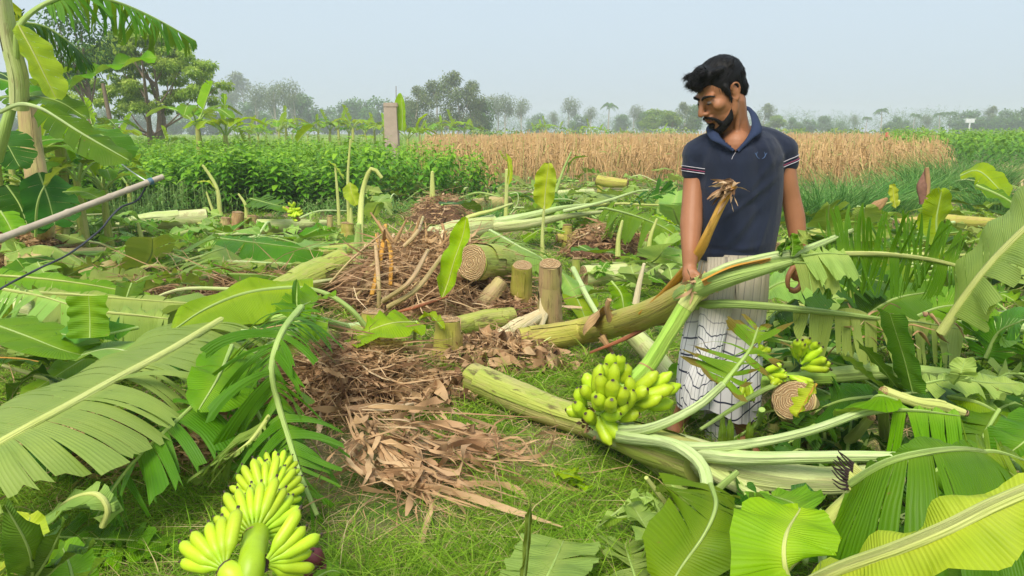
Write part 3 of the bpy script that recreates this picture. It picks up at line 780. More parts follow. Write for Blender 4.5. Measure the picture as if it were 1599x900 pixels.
prot['lime'] = (make_tree('broadleaf_tree', 'x', 'tree', 7, 1, 3.6, 12, 2600, .26, 104, 'foliage_lime', group=GT, flatz=.5), 7)
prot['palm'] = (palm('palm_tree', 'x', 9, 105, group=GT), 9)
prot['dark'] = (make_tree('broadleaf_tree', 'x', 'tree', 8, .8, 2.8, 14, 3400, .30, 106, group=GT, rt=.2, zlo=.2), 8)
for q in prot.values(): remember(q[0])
far = [
 (357, 128, 230, 'tall'), (378, 118, 240, 'wide'), (408, 131, 170, 'tall'), (432, 129, 165, 'tall'), (455, 124, 160, 'tall'), (470, 150, 175, 'round'), (395, 160, 190, 'dark'), (345, 158, 180, 'dark'), (425, 168, 200, 'dark'),
 (512, 168, 210, 'dark'), (543, 160, 200, 'round'), (565, 155, 195, 'dark'), (590, 154, 190, 'dark'), (492, 178, 230, 'round'),
 (652, 138, 115, 'wide'), (678, 130, 112, 'wide'), (712, 117, 110, 'wide'), (738, 131, 112, 'wide'), (752, 158, 118, 'round'), (774, 148, 165, 'tall'), (790, 146, 160, 'tall'), (640, 160, 125, 'round'),
 (815, 153, 200, 'tall'), (838, 178, 230, 'dark'), (864, 174, 220, 'tall'), (890, 151, 210, 'tall'), (905, 180, 200, 'dark'), (922, 166, 210, 'tall'), (950, 160, 205, 'palm'), (970, 180, 220, 'round'), (992, 163, 200, 'tall'), (1008, 176, 190, 'round'),
 (1025, 173, 150, 'lime'), (1048, 176, 140, 'lime'), (1066, 162, 150, 'wide'), (1085, 166, 155, 'round'), (1010, 184, 150, 'lime'),
 (1195, 164, 190, 'wide'), (1215, 182, 180, 'lime'), (1240, 184, 200, 'dark'), (1262, 186, 205, 'dark'), (1287, 182, 220, 'round'), (1310, 190, 240, 'dark'), (1333, 179, 230, 'tall'), (1352, 182, 210, 'palm'), (1375, 169, 200, 'palm'), (1395, 183, 190, 'dark'), (1410, 188, 200, 'dark'), (1426, 177, 195, 'palm'), (1445, 178, 200, 'tall'),
 (1466, 175, 190, 'palm'), (1482, 174, 195, 'palm'), (1500, 174, 190, 'dark'), (1522, 173, 190, 'dark'), (1548, 168, 190, 'wide'), (1568, 172, 185, 'dark'), (1592, 168, 180, 'dark'), (1625, 166, 180, 'wide'), (300, 170, 180, 'dark'), (265, 175, 190, 'dark'), (215, 172, 190, 'dark'), (160, 170, 185, 'dark'), (110, 168, 190, 'round'), (60, 172, 190, 'dark'), (10, 170, 190, 'dark')]
kindtxt = {'round': 'rounded hazy tree', 'tall': 'tall slender hazy tree', 'wide': 'spreading grey green tree', 'lime': 'flat topped lime green tree', 'palm': 'hazy palm', 'dark': 'bushy dark hazy tree'}
def spot(px):
    for a, b, t in [(0, 250, 'beyond the standing banana plants at the left'), (250, 500, 'behind the airy tree and banana plants at left'), (500, 610, 'left of the concrete pillar'), (610, 770, 'just right of the concrete pillar'), (770, 870, 'in the tree line left of the middle gap'),
                    (870, 1000, 'above the dry field left of the man'), (1000, 1100, 'beside the face of the man'), (1100, 1260, 'right of the man by his shoulder'), (1260, 1400, 'above the dry field right of the man'), (1400, 1500, 'left of the white topped utility pole'), (1500, 1700, 'near the utility pole at far right')]:
        if a <= px < b: return t
first = {}
for i, (px, ty, d, kd) in enumerate(far):
    o, h0 = prot[kd]; hh = (207 - ty) / FPX * d + CAM_H; s = hh / h0
    loc = Vector(((px - 799.5) / FPX * d / math.cos(PITCH) * .99, d, 0)); loc = D(px, 207, d); loc.z = 0
    lab = '%s %s' % (kindtxt[kd], spot(px))
    same = [f for f in far if f[3] == kd and spot(f[0]) == spot(px)]
    if len(same) > 1:
        k_ = [f[0] for f in sorted(same)].index(px); lab += ', ' + (['leftmost of them', 'second from left', 'third from left', 'fourth from left', 'fifth from left', 'sixth from left'][k_])
    if kd not in first:
        first[kd] = 1; o.location = loc; o.scale = (s, s, s); o.rotation_euler = (0, 0, i * 1.3); o['label'] = lab
    else: copy_tree(o, loc, s * (1.0), i * 1.3, lab, s)
# the mass of low wood behind them
g = np.random.default_rng(61); mb = MB(); cen = []; rad = []
for i in range(400):
    px = g.uniform(-150, 1750); d = g.uniform(215, 290); hh = g.uniform(6.5, 10.5) * (1.0 if px > 1150 or px < 500 else .9)
    c = D(px, 207, d); rad.append(hh * g.uniform(.32, .46)); cen.append((c.x, c.y, hh * .52))
crown(mb, cen, rad, 52000, .6, g, 1.0)
tag(mb.build('distant_wood', 'foliage'), 'hazy blue green wood forming the low tree line on the horizon', 'wood', kind='stuff')
# low scrub at the foot of the tree line
mb = MB(); cen = []; rad = []
for i in range(110):
    px = g.uniform(740, 1700); d = g.uniform(85, 130); c = D(px, 207, d); rad.append(g.uniform(.7, 1.5)); cen.append((c.x, c.y, .7))
crown(mb, cen, rad, 12000, .26, g, .8)
tag(mb.build('field_edge_scrub', 'foliage_lime'), 'low bright scrub along the far edge of the dry field', 'scrub', kind='stuff')

# the airy tree at left, and others near it
c = D(232, 207, 33)
make_tree('airy_tree', 'broad airy light green tree with forked trunk behind the banana plants at left', 'tree', 5.5, 1.4, 3.5, 170, 44000, .07, 71, 'foliage_airy', 'bark', .15, .62, (c.x, c.y, 0), 3, .36, cr=(.05, .13), flatz=.6)
c = D(128, 207, 27)
make_tree('dark_leaved_tree', 'dark leaved tree top behind the banana fronds at top left', 'tree', 6.0, 2.6, 1.2, 16, 2200, .08, 72, 'foliage', 'bark', .14, .6, (c.x, c.y, 0), 1, .55)
c = D(172, 207, 30); e = D(160, 130, 30)
root = thing('leaning_bare_trunk', (c.x, c.y, 0), 'thin dark leaning trunk left of the airy tree', 'tree trunk')
mb = MB(); tube(mb, [Vector((c.x + .25, c.y, 0)), D(172, 190, 30), e], [.11, .09, .07], 8, 8, rough=.05); mb.build('trunk', 'bark', root)

# ---- banana plants standing in the distance
def banana_proto(name, label, h, seed, group, nleaf=7, mat='leaf', lw=.28, matstem='stem_green', tear=.4):
    rs = random.Random(seed); root = thing(name, (0, 0, 0), label, 'banana plant', group)
    mb = MB(); tube(mb, [Vector((0, 0, 0)), Vector((.03, 0, h * .3)), Vector((0, .02, h * .58))], [.11, .09, .06], 9, 8, rough=.03); mb.build('pseudostem', matstem, root)
    for i in range(nleaf):
        a = i * 2.4 + rs.uniform(-.3, .3); up = rs.uniform(.55, 1.0) if i else 1.3
        b = Vector((0, 0, h * .55)); L = h * rs.uniform(.42, .56)
        dd = Vector((math.cos(a), math.sin(a), up * 1.5)).normalized()
        p1 = b + dd * L * .35; p2 = p1 + (dd + Vector((math.cos(a) * .6, math.sin(a) * .6, -.35))).normalized() * L * .45
        p3 = p2 + Vector((math.cos(a), math.sin(a), -.45 if i else .6)).normalized() * L * .45
        if i == 0: p2 = p1 + dd * L * .4; p3 = p2 + dd * L * .35
        leaf([p1, p2, p3], (lw, lw), (25 if i else 60, 25 if i else 60), 1.0 if i else .1, tear, 7, mat if i != 0 else 'leaf_young', 'rib_green', .02, parent=root, pet=[b], nv=4, nu=1, seed=seed * 31 + i, k=9)
    return remember(root)
GB = 'banana plants standing in the distance'
bp = [banana_proto('banana_plant', 'x', 2.6, 201, GB, 7, 'leaf', .26), banana_proto('banana_plant', 'x', 2.4, 202, GB, 6, 'leaf_mid', .24, tear=.7), banana_proto('banana_plant', 'x', 2.2, 203, GB, 8, 'leaf_young', .22, tear=.5)]
hs = [2.6, 2.4, 2.2]; used = [0, 0, 0]
far_b = [(308, 134, 20, 0), (352, 158, 20, 2), (385, 205, 21, 1), (435, 178, 44, 0), (447, 172, 46, 2), (468, 186, 48, 1), (402, 188, 40, 1), (415, 192, 42, 0), (370, 190, 38, 0), (388, 186, 44, 2), (497, 180, 47, 0), (515, 178, 48, 2), (528, 174, 47, 1), (545, 186, 46, 1), (551, 172, 45, 2), (570, 186, 49, 0), (585, 180, 50, 1), (480, 192, 50, 0), (455, 195, 52, 1),
          (600, 182, 48, 2), (636, 182, 26, 0), (700, 190, 55, 1), (690, 182, 57, 0), (708, 178, 58, 2), (725, 188, 58, 0), (740, 190, 60, 1), (668, 190, 56, 0), (655, 192, 54, 2), (845, 188, 80, 0), (852, 186, 82, 2), (872, 192, 84, 1), (835, 194, 82, 1), (920, 190, 80, 2), (935, 195, 84, 0), (948, 200, 80, 1), (970, 200, 84, 0), (1035, 195, 90, 2),
          (150, 160, 19, 1), (120, 165, 17, 0), (8, 190, 11, 1), (150, 235, 10.5, 0), (75, 215, 12, 1), (190, 245, 11.5, 1), (35, 240, 9, 0), (-15, 150, 7.6, 1), (38, 165, 7.9, 0), (112, 195, 8.0, 1), (152, 225, 8.3, 0), (185, 185, 24, 2), (262, 200, 24, 1)]
def bspot(px, d):
    if px == 150 and 8.5 < d < 12: return 'low, in the thicket over the bamboo pole'
    if d < 30: return {308: 'right of the airy tree with its leaf rolled up on top', 352: 'with a bright drooping leaf right of the airy tree', 385: 'low and small right of the airy tree pair', 636: 'close beside the concrete pillar with a tall upright leaf', 150: 'left of the airy tree', 120: 'between the big banana plant and the leaning trunk', 185: 'low, at the foot of the airy tree', 262: 'low, right under the crown edge of the airy tree', 8: 'farthest left behind the tall left plant', -15: 'cut by the left picture edge behind the tall left plant', 38: 'dark, between the two big stems at the left edge', 112: 'ragged, just right of the tall left stem', 152: 'low, behind the leaning bamboo pole', 75: 'in the thicket behind the tall left plant', 190: 'low, at the right end of the left thicket', 35: 'short and dark, at the foot of the left thicket'}[px]
    if px < 470: return 'in the row behind the crop field at left'
    if px < 610: return 'in the row left of the concrete pillar'
    if px < 760: return 'in the row right of the concrete pillar'
    return 'far beyond the dry field'
for i, (px, ty, d, kd) in enumerate(far_b):
    hh = (207 - ty) / FPX * d + CAM_H; s = hh / hs[kd]; loc = D(px, 207, d); loc.z = 0
    t = bspot(px, d); same = sorted([f[0] for f in far_b if bspot(f[0], f[2]) == t])
    lab = '%s banana plant %s' % (['green', 'ragged', 'yellow green'][kd], t)
    if len(same) > 1: lab += ', ' + ['leftmost', 'second', 'third', 'fourth', 'fifth', 'sixth', 'seventh', 'eighth', 'ninth', 'tenth'][same.index(px)] + (' from left' if same.index(px) else ' one')
    if not used[kd]:
        used[kd] = 1; o = bp[kd]; o.location = loc; o.scale = (s, s, s); o.rotation_euler = (0, 0, i * 2.1); o['label'] = lab
    else: copy_tree(bp[kd], loc, s, i * 2.1, lab)
# its tall upright leaf beside the pillar
leaf([(628, 205, -22), (628, 175, -22), (626, 146, -22)], (.22, .10), (8, 8), .02, .15, 8, 'leaf_young', 'rib_green', .02, label='tall upright bright green leaf standing just right of the concrete pillar', sweep=10, nv=5)
leaf([(652, 205, -22), (655, 190, -22), (668, 178, -22)], (.16, .16), (30, 10), .5, .2, 6, 'leaf_young', 'rib_green', .02, label='small bright leaf leaning right of the upright leaf by the pillar', nv=5)
leaf([(560, 212, -17), (572, 213, -17), (582, 216, -16.6)], (.1, .1), (10, 10), .5, .2, 6, 'leaf_young', 'rib_green', .015, label='small bright leaf poking above the crop left of the pillar', nv=5)
leaf([(465, 222, -15), (474, 210, -15), (488, 198, -15)], (.1, .14), (20, 60), .3, .05, 5, 'leaf_young', 'rib_green', .015, label='bright folded leaf standing above the crop field', nv=5)

# concrete pillar
c = D(612, 207, 22); root = thing('concrete_pillar', (c.x, c.y, 0), 'weathered brown concrete pillar standing at the back of the crop field', 'pillar')
bm = bmesh.new()
def box(bm, x0, x1, y0, y1, z0, z1):
    vs = [bm.verts.new(p) for p in [(x0, y0, z0), (x1, y0, z0), (x1, y1, z0), (x0, y1, z0), (x0, y0, z1), (x1, y0, z1), (x1, y1, z1), (x0, y1, z1)]]
    for f in [(0, 3, 2, 1), (4, 5, 6, 7), (0, 1, 5, 4), (1, 2, 6, 5), (2, 3, 7, 6), (3, 0, 4, 7)]: bm.faces.new([vs[i] for i in f])
def bm_obj(bm, name, mat, parent=None, bevel=0.0, smooth=False):
    if bevel: bmesh.ops.bevel(bm, geom=bm.edges[:], offset=bevel, segments=2, affect='EDGES')
    me = bpy.data.meshes.new(name); bm.to_mesh(me); bm.free(); me.materials.append(M[mat])
    for p in me.polygons: p.use_smooth = smooth
    o = bpy.data.objects.new(name, me); link(o)
    if parent: o.parent = parent
    return o
box(bm, -.19, .19, -.19, .19, 0, 2.0); bmesh.ops.subdivide_edges(bm, edges=bm.edges[:], cuts=5, use_grid_fill=True)
for v in bm.verts: v.co += Vector((random.Random(int(v.co.z * 99)).uniform(-.008, .008), 0, 0)); v.co.x *= 1 - .04 * v.co.z + .04
bm_obj(bm, 'shaft', 'concrete', root)
bm = bmesh.new(); box(bm, -.2, .21, -.2, .2, 2.0, 2.13); bm_obj(bm, 'cap', 'concrete', root, .02)
mb = MB(); tube(mb, [Vector((c.x + .15, c.y, 2.1)), Vector((c.x + .16, c.y, 2.6))], [.012, .01], 5, 3); mb.build('rebar', 'bark', root)
# utility pole far right
c = D(1513, 207, 120); root = thing('utility_pole', (c.x, c.y, 0), 'thin pale utility pole with white boxes on top at the far right', 'utility pole')
mb = MB(); tube(mb, [Vector((c.x, c.y, 0)), Vector((c.x, c.y, 3.3))], [.14, .11], 8, 4); mb.build('pole', 'steel', root)
for dx in (-.42, .35):
    bm = bmesh.new(); box(bm, dx - .3, dx + .3, -.2, .2, 2.75, 3.25); bm_obj(bm, 'transformer_box', 'steel', root, .04)
bm = bmesh.new(); box(bm, -.9, .9, -.06, .06, 3.28, 3.4); bm_obj(bm, 'crossarm', 'steel', root, .01)
# red cloth marker in the dry field
c = D(1386, 207, 48); root = thing('field_marker', (c.x, c.y, 0), 'short stake with red and yellow cloth standing in the dry field', 'marker')
mb = MB(); tube(mb, [Vector((c.x, c.y, 0)), Vector((c.x, c.y, 1.3))], [.05, .045], 7, 4); mb.build('stake', 'dry_stalk', root)
mb = MB(); tube(mb, [Vector((c.x, c.y, .75)), Vector((c.x, c.y, .95)), Vector((c.x, c.y, 1.28))], [.13, .12, .10], 9, 8, rough=.12); mb.build('cloth', 'redcloth', root)

# haze: the air between here and the tree line
bm = bmesh.new(); box(bm, -700, 700, -60, 700, -1.0, 24)
me = bpy.data.meshes.new('haze'); bm.to_mesh(me); bm.free()
hz = bpy.data.objects.new('haze', me); link(hz); hz['kind'] = 'stuff'; hz['label'] = 'pale morning haze lying over the fields and trees'; hz['category'] = 'haze'
hm = bpy.data.materials.new('haze'); hm.use_nodes = True; hm.node_tree.nodes.clear()
ho = hm.node_tree.nodes.new('ShaderNodeOutputMaterial'); hv = hm.node_tree.nodes.new('ShaderNodeVolumePrincipled')
hv.inputs['Color'].default_value = (.92, .96, 1, 1); hv.inputs['Density'].default_value = .0019; hv.inputs['Anisotropy'].default_value = 0.2
hm.node_tree.links.new(hv.outputs[0], ho.inputs['Volume']); me.materials.append(hm)
# ================================================================== FALLEN STEMS AND STUMPS
def stump(px, py0, py1, wpx, label, mat='stem_yellow', tilt=(0, 0), seed=0, tiltface=.0, sheaths=6):
    """py1 ground contact, py0 top"""
    b = G(px, py1); d = b.y; top = D(px + tilt[0], py0, d + tilt[1]); r = wpx / 2 / FPX * d
    root = thing('banana_stump', b, label, 'stump')
    stem(root, [b - Vector((0, 0, .03)), b.lerp(top, .5), top], [r * 1.12, r * .98, r * .92], mat, 18, seed, sheaths, (False, True), rough=.045)
    return root
S_front = stump(700, 500, 568, 44, 'short yellow stump with a fresh sprout at its left below the heap', 'stem_yellow', seed=1)
stump(813, 415, 490, 33, 'left of the two upright cut stumps right of the ringed log', 'stem_yellow', (3, -.13), 2)
sb = stump(859, 413, 512, 36, 'right of the two upright cut stumps, with a strip of its cream skin peeled down', 'stem_tan', (0, -.16), 3, sheaths=5)
mb = MB(); tube(mb, PS([(851, 446, sb.location.y * -1 + .10), (852, 475, sb.location.y * -1 + .11), (842, 518, sb.location.y * -1 + .16)]), [.045, .042, .018], 10, 12, flat=.35, rough=.08); mb.build('peeled_strip', 'peel', sb)
stump(583, 488, 540, 40, 'stump carrying the bright arching leaf, left of the brown heap', 'stem_yellow', seed=4)
stump(515, 338, 372, 9, 'thin cut stub behind the heap, left of the sprouting clump', 'stem_tan', seed=5, sheaths=1)
stump(542, 349, 372, 22, 'short bright stump with shoots behind the heap at left', 'stem_yellow', seed=6)
stump(352, 341, 362, 16, 'yellowish cut stump left of the split brown one far left', 'stem_tan', seed=7)
stump(371, 332, 362, 18, 'dark split brown stump in the far left row', 'dry_stalk', seed=8)
stump(394, 338, 362, 18, 'round cut stump right of the split brown one far left', 'stem_tan', seed=9)
stump(744, 345, 372, 22, 'small sunlit stump under the fallen stem right of the heap', 'stem_yellow', seed=10)
stump(886, 352, 385, 16, 'short yellow stump under the long bundle of pale stalks', 'stem_yellow', seed=11)
stump(937, 283, 300, 9, 'little yellow stub below the broken stem near the dry field', 'stem_yellow', seed=12, sheaths=1)
stump(900, 405, 440, 14, 'small purple topped stump left of the green log behind the held stem', 'stem_green', seed=13, sheaths=1)
# big ringed stump face on the right
root = thing('banana_stump', G(1245, 668), 'tilted stump with coarse brown rings on its face, below the far bunch at right', 'stump')
stem(root, [(1275, 690, 0), (1240, 626, .28)], [.085, .082], 'stem_tan', 18, 14, 3, (False, True))
stump(1205, 625, 700, 20, 'thin yellow green stub between the shins and the ringed stump', 'stem_green', (12, .1), 15)
stump(405, 690, 700, 20, 'low cut stub under the hanging torn leaf at left', 'stem_tan', seed=16)

def log(label, pts, rad, mat, seed=0, sheaths=4, cut=(True, True), cat='banana log', name='banana_log', **kw):
    pts = PS(pts); root = thing(name, pts[0], label, cat); stem(root, pts, rad, mat, 18, seed, sheaths, cut, **kw); return root
# the plant with the bunch: pseudostem, then crown of pale stalks on the right
P1 = log('felled banana plant with the big bunch, lying from the yellow stump to the right',
    [(738, 590, .09), (800, 618, .08), (870, 645, .075), (940, 668, .08), (1010, 695, .17), (1090, 722, .20)], [.076, .074, .066, .060, .068, .07], 'stem_green', 21, 5, (True, False), 'banana plant', 'fallen_banana_plant')
def petiole(root, pts, rad, mat='rib_pale', name='petiole', flat=.8, **kw):
    mb = MB(); tube(mb, PS(pts), rad, 20 if max(rad) > .018 and name == 'petiole' else 12, None, True, flat, .015, seed=len(pts), round_end=True, groove=.62 if name == 'petiole' else .0, **kw); return mb.build(name, mat, root)
petiole(P1, [(930, 668, .08), (1000, 690, .15), (1090, 715, .19), (1170, 738, .19), (1280, 752, .19), (1400, 742, .19)], [.05, .068, .082, .075, .055, .045], 'stem_pale', 'sheath_bundle')
petiole(P1, [(960, 676, .13), (1050, 698, .22), (1150, 714, .27), (1260, 714, .30), (1360, 713, .32), (1450, 716, .34)], [.02, .045, .038, .028, .024, .02])
petiole(P1, [(940, 670, .12), (985, 682, .21), (1045, 692, .27), (1082, 712, .27), (1100, 735, .24), (1104, 760, .22)], [.02, .045, .036, .027, .023, .02])
petiole(P1, [(1010, 694, .16), (1080, 716, .20), (1130, 746, .19), (1180, 772, .16), (1215, 786, .14)], [.03, .055, .040, .03, .02], 'stem_pale')
petiole(P1, [(965, 690, .05), (1010, 722, .05), (1058, 757, .05)], [.022, .020, .016], 'stem_green')
petiole(P1, [(985, 680, .16), (1065, 698, .25), (1160, 694, .30), (1260, 674, .34), (1345, 645, .38), (1400, 637, .40)], [.02, .035, .024, .020, .019, .017], 'rib_pale')
# tattered leaf rising before the man's shins
petiole(P1, [(945, 668, .12), (985, 672, .23), (1030, 664, .30), (1090, 634, .38), (1130, 600, .46)], [.02, .040, .026, .020, .017])
leaf([(1130, 600, .46), (1150, 575, .50), (1172, 545, .55), (1184, 512, .60)], (.20, .17), (35, 15), .25, 1.0, 9, 'leaf_tatter', 'rib_green', .012, 'tattered, brown edged piece of leaf on the stalk rising before the shins', P1, sweep=-18, cutb=False, nv=6, miss=.12, seed=5)

P2 = log('felled stem held up by the man, brown sheaths peeling round its middle',
    [(810, 532, .085), (860, 527, .09), (920, 515, .12), (980, 500, -3.62), (1040, 478, -3.15), (1090, 450, -2.80)], [.075, .075, .07, .064, .06, .05], 'stem_yellow', 22, 5, (True, False), 'banana plant', 'fallen_banana_plant')
petiole(P2, [(1050, 474, -3.06), (1085, 452, -2.82), (1125, 436, -2.74), (1190, 420, -2.74), (1262, 402, -2.80)], [.035, .050, .050, .030, .014], 'rib_green', 'sheath_bundle')
petiole(P2, [(1085, 446, -2.80), (1130, 420, -2.75), (1200, 401, -2.76), (1250, 392, -2.80), (1330, 360, -2.95)], [.028, .030, .024, .018, .012], 'rib_pale')
mb = MB(); tube(mb, PS([(1098, 443, -2.70), (1140, 424, -2.69), (1205, 405, -2.72)]), [.020, .024, .008], 8, 12, False, .8, arc=(2.2, 5.4)); mb.build('dry_inner_sheath', 'dry_gold', P2)
petiole(P2, [(1050, 482, -3.10), (1120, 474, -2.82), (1200, 478, -2.80), (1290, 487, -2.90), (1370, 497, -3.0)], [.022, .026, .020, .016, .012], 'rib_green')
for i, (q, rr) in enumerate([([(925, 522, -3.9), (940, 505, -3.85), (948, 490, -3.8)], .075), ([(985, 505, -3.62), (1005, 492, -3.55), (1018, 478, -3.5)], .075), ([(1010, 500, -3.5), (1040, 492, -3.4), (1062, 492, -3.35)], .05)]):
    mb = MB(); tube(mb, PS(q), [rr * .8, rr, rr * .6], 12, 8, False, .9, .12, seed=30 + i, arc=(1.5 + i, 6.2 + i)); mb.build('dry_sheath', 'dry_stalk', P2)
mb = MB(); tube(mb, PS([(955, 500, -3.7), (948, 480, -3.66), (952, 468, -3.64)]), [.02, .015, .012], 8, 6, rough=.15); mb.build('dry_stub', 'dry_stalk', P2)
mb = MB(); tube(mb, PS([(922, 551, -3.62), (975, 530, -3.5), (1022, 505, -3.4)]), [.010, .018, .015], 8, 8, flat=.6, rough=.1); mb.build('dry_strip', 'dry_red', P2)
mb = MB(); tube(mb, PS([(940, 525, -3.6), (950, 540, -3.58), (958, 553, -3.58)]), [.03, .025, .008], 8, 6, flat=.4, rough=.2); mb.build('dry_strip', 'dry_stalk', P2)
petiole(P2, [(805, 560, .01), (830, 545, .06), (860, 527, .13)], [.004, .010, .008], 'rib_yellow', 'split_strip', .4)
# golden dry sheath standing up beside the arm
root = thing('dry_golden_stalk', D(1040, 462, 3.2), 'golden dry sheath with a frayed brown top rising in front of the dark shirt', 'dry stalk')
mb = MB(); tube(mb, PS([(1000, 490, -3.3), (1040, 455, -3.1), (1084, 405, -2.88), (1108, 360, -2.80), (1130, 315, -2.78), (1146, 290, -2.77)]), [.012, .020, .024, .026, .020, .016], 9, 24, flat=.55, rough=.06); mb.build('sheath', 'dry_gold', root)
g = np.random.default_rng(77); k = 46; mb = MB()
p0 = np.array([tuple(D(1145 + g.normal(0, 4), 292 + g.normal(0, 4), 2.77)) for _ in range(k)])
Dd = np.stack([g.normal(-1.0, .55, k), g.normal(-.3, .3, k), g.normal(.15, .45, k)], -1)
ribbons(mb, p0, Dd, g.uniform(.03, .10, k), g.uniform(.006, .018, k), np.stack([g.normal(0, .02, k), g.normal(0, .02, k), g.uniform(-.06, -.01, k)], -1), 5, 'strip', rng=g, fold=1.2)
mb.build('frayed_top', 'litter', root)

log('thick stem with a white cut end at left of the heap', [(415, 470, .14), (470, 442, .20), (534, 412, .28)], [.10, .115, .118], 'stem_green', 23, 5, (False, True))
log('long fallen stem running from the torn leaf at left to the bright stump', [(370, 588, .14), (450, 560, .18), (520, 543, .20), (605, 528, .20)], [.085, .095, .092, .085], 'stem_green', 24, 5, (False, True))
log('short fallen stem right of the short yellow stump', [(712, 510, .09), (760, 500, .09), (800, 494, .09)], [.062, .07, .062], 'stem_green', 25, 4)
log('thick log with coarse brown rings on its end, right side of the heap', [(736, 410, -5.1), (775, 411, -5.4), (806, 417, -5.75)], [.128, .125, .11], 'stem_green', 26, 5, (True, False))
log('brown peeling stub leaning under the ringed log', [(750, 480, -5.0), (768, 458, -5.05), (782, 440, -5.1)], [.05, .06, .05], 'stem_tan', 27, 4)
log('pale green log lying behind the held stem, ringed end at left', [(912, 432, .10), (985, 426, .11), (1068, 422, .12)], [.095, .095, .09], 'stem_pale', 28, 4)
log('cream peeled sheath leaning from the ground to the right cut stump', [(768, 538, .02), (805, 515, .06), (845, 490, .12)], [.05, .06, .035], 'peel', 29, 2, (False, False), 'peeled sheath', 'peeled_sheath')
log('yellow and tan stem lying across the left middle', [(15, 408, .10), (110, 406, .10), (205, 402, .10)], [.10, .11, .10], 'stem_tan', 31, 5)
log('pale curving stem lying below the yellow and tan one at left', [(110, 440, .06), (165, 424, .09), (215, 405, .14), (205, 388, .30)], [.06, .09, .075, .03], 'stem_tan', 32, 4, (False, False))
log('long pale stem far left that ends in a ragged cut', [(112, 356, .10), (175, 354, .11), (225, 346, .15), (322, 340, .16)], [.04, .07, .11, .12], 'stem_pale', 33, 4, (False, True))
log('pale stem in the far row behind the dark leaf at left', [(402, 354, .10), (440, 353, .10), (512, 348, .10)], [.10, .08, .04], 'stem_pale', 34, 3)
log('brown fallen log behind the sprouts in the middle distance', [(738, 320, .10), (765, 318, .10), (795, 316, .10)], [.10, .11, .10], 'stem_tan', 35, 3)
log('broken stem sticking out beside the dry field', [(933, 281, -11.5), (955, 285, -11.4), (980, 287, -11.3)], [.08, .08, .06], 'stem_yellow', 36, 2)
P3 = log('fallen banana plant of long pale stalks behind the two cut stumps', [(640, 380, .15), (700, 365, .20), (770, 350, .26)], [.10, .12, .11], 'stem_pale', 37, 4, (True, False), 'banana plant', 'fallen_banana_plant')
petiole(P3, [(755, 352, .25), (820, 338, .35), (880, 324, .45), (945, 318, .48)], [.10, .06, .035, .02], 'rib_pale')
petiole(P3, [(755, 355, .22), (820, 350, .28), (880, 338, .34), (940, 331, .36)], [.10, .08, .05, .03], 'stem_pale')
petiole(P3, [(880, 326, .42), (960, 318, .50), (1010, 320, .50), (1065, 321, .48)], [.03, .02, .018, .018], 'rib_yellow')
petiole(P3, [(880, 330, .42), (940, 316, .52), (990, 300, .62), (1012, 297, .66)], [.03, .025, .018, .012], 'rib_pale')
petiole(P3, [(770, 350, .22), (840, 360, .15), (880, 365, .10), (905, 380, .04)], [.05, .03, .02, .015], 'rib_green')
petiole(P3, [(700, 372, .20), (730, 340, .35), (765, 330, .42), (800, 318, .45)], [.04, .03, .02, .015], 'rib_yellow')
log('pale flat stalks slanting down behind the bunch', [(965, 500, .22), (1010, 545, .10), (1052, 592, .04)], [.05, .06, .05], 'stem_pale', 38, 3, (False, False), 'sheath', 'severed_sheath')
log('thin white stalk slanting down right of the peeled stump', [(895, 420, .20), (915, 460, .14), (938, 500, .06)], [.022, .022, .018], 'rib_pale', 39, 0, (False, False), 'stalk', 'severed_stalk')
log('yellow cut stalk pointing up from the bottom edge at right', [(1195, 915, .12), (1260, 845, .26), (1320, 785, .38), (1360, 750, .46)], [.020, .020, .019, .017], 'rib_yellow', 40, 1, (False, True), 'stalk', 'severed_stalk')
log('big pale leaf stalk entering from the right middle', [(1650, 520, .35), (1580, 508, .38), (1500, 512, .36), (1440, 530, .30)], [.03, .035, .03, .02], 'rib_pale', 41, 0, (False, False), 'stalk', 'severed_stalk')
log('long pale stalk crossing behind the dark green leaf slabs at right', [(1250, 590, .25), (1400, 580, .30), (1520, 592, .30), (1620, 615, .30)], [.035, .034, .028, .028], 'rib_green', 42, 0, (False, False), 'stalk', 'severed_stalk')
log('yellow stalk standing between leaf strips below the broken stalk', [(1305, 705, .10), (1335, 680, .20), (1360, 652, .32)], [.022, .020, .016], 'rib_yellow', 43, 0, (False, True), 'stalk', 'severed_stalk')
log('upright pale yellow stub under the broken stalk at right', [(1383, 690, .10), (1380, 655, .25), (1380, 612, .42)], [.022, .020, .016], 'rib_yellow', 44, 1, (False, True), 'stalk', 'severed_stalk')
log('broken yellow stalk with a split open end right of the dark slabs', [(1378, 610, .42), (1430, 628, .40), (1470, 635, .38), (1506, 645, .36)], [.018, .017, .022, .012], 'rib_yellow', 45, 2, (False, True), 'stalk', 'severed_stalk')
log('brown cut stalk end lying on the large pale leaf at left', [(308, 519, .42), (370, 520, .42), (430, 524, .42)], [.017, .018, .020], 'rib_pale', 46, 0, (True, False), 'stalk', 'severed_stalk')
log('long green stalk arching behind the brown cut stalk at left', [(340, 522, .35), (400, 503, .42), (470, 496, .44), (540, 512, .30)], [.014, .018, .022, .025], 'rib_green', 47, 0, (False, False), 'stalk', 'severed_stalk')
log('pale stalk lying low behind the brown cut stalk at left', [(345, 545, .28), (400, 535, .30), (470, 520, .30), (560, 515, .25)], [.015, .02, .03, .04], 'rib_pale', 48, 0, (False, False), 'stalk', 'severed_stalk')
log('wilted green stem standing behind the heap shoots', [(1330, 470, -4.2), (1400, 460, -4.3), (1490, 470, -4.4)], [.06, .07, .07], 'stem_green', 49, 3, (False, False))

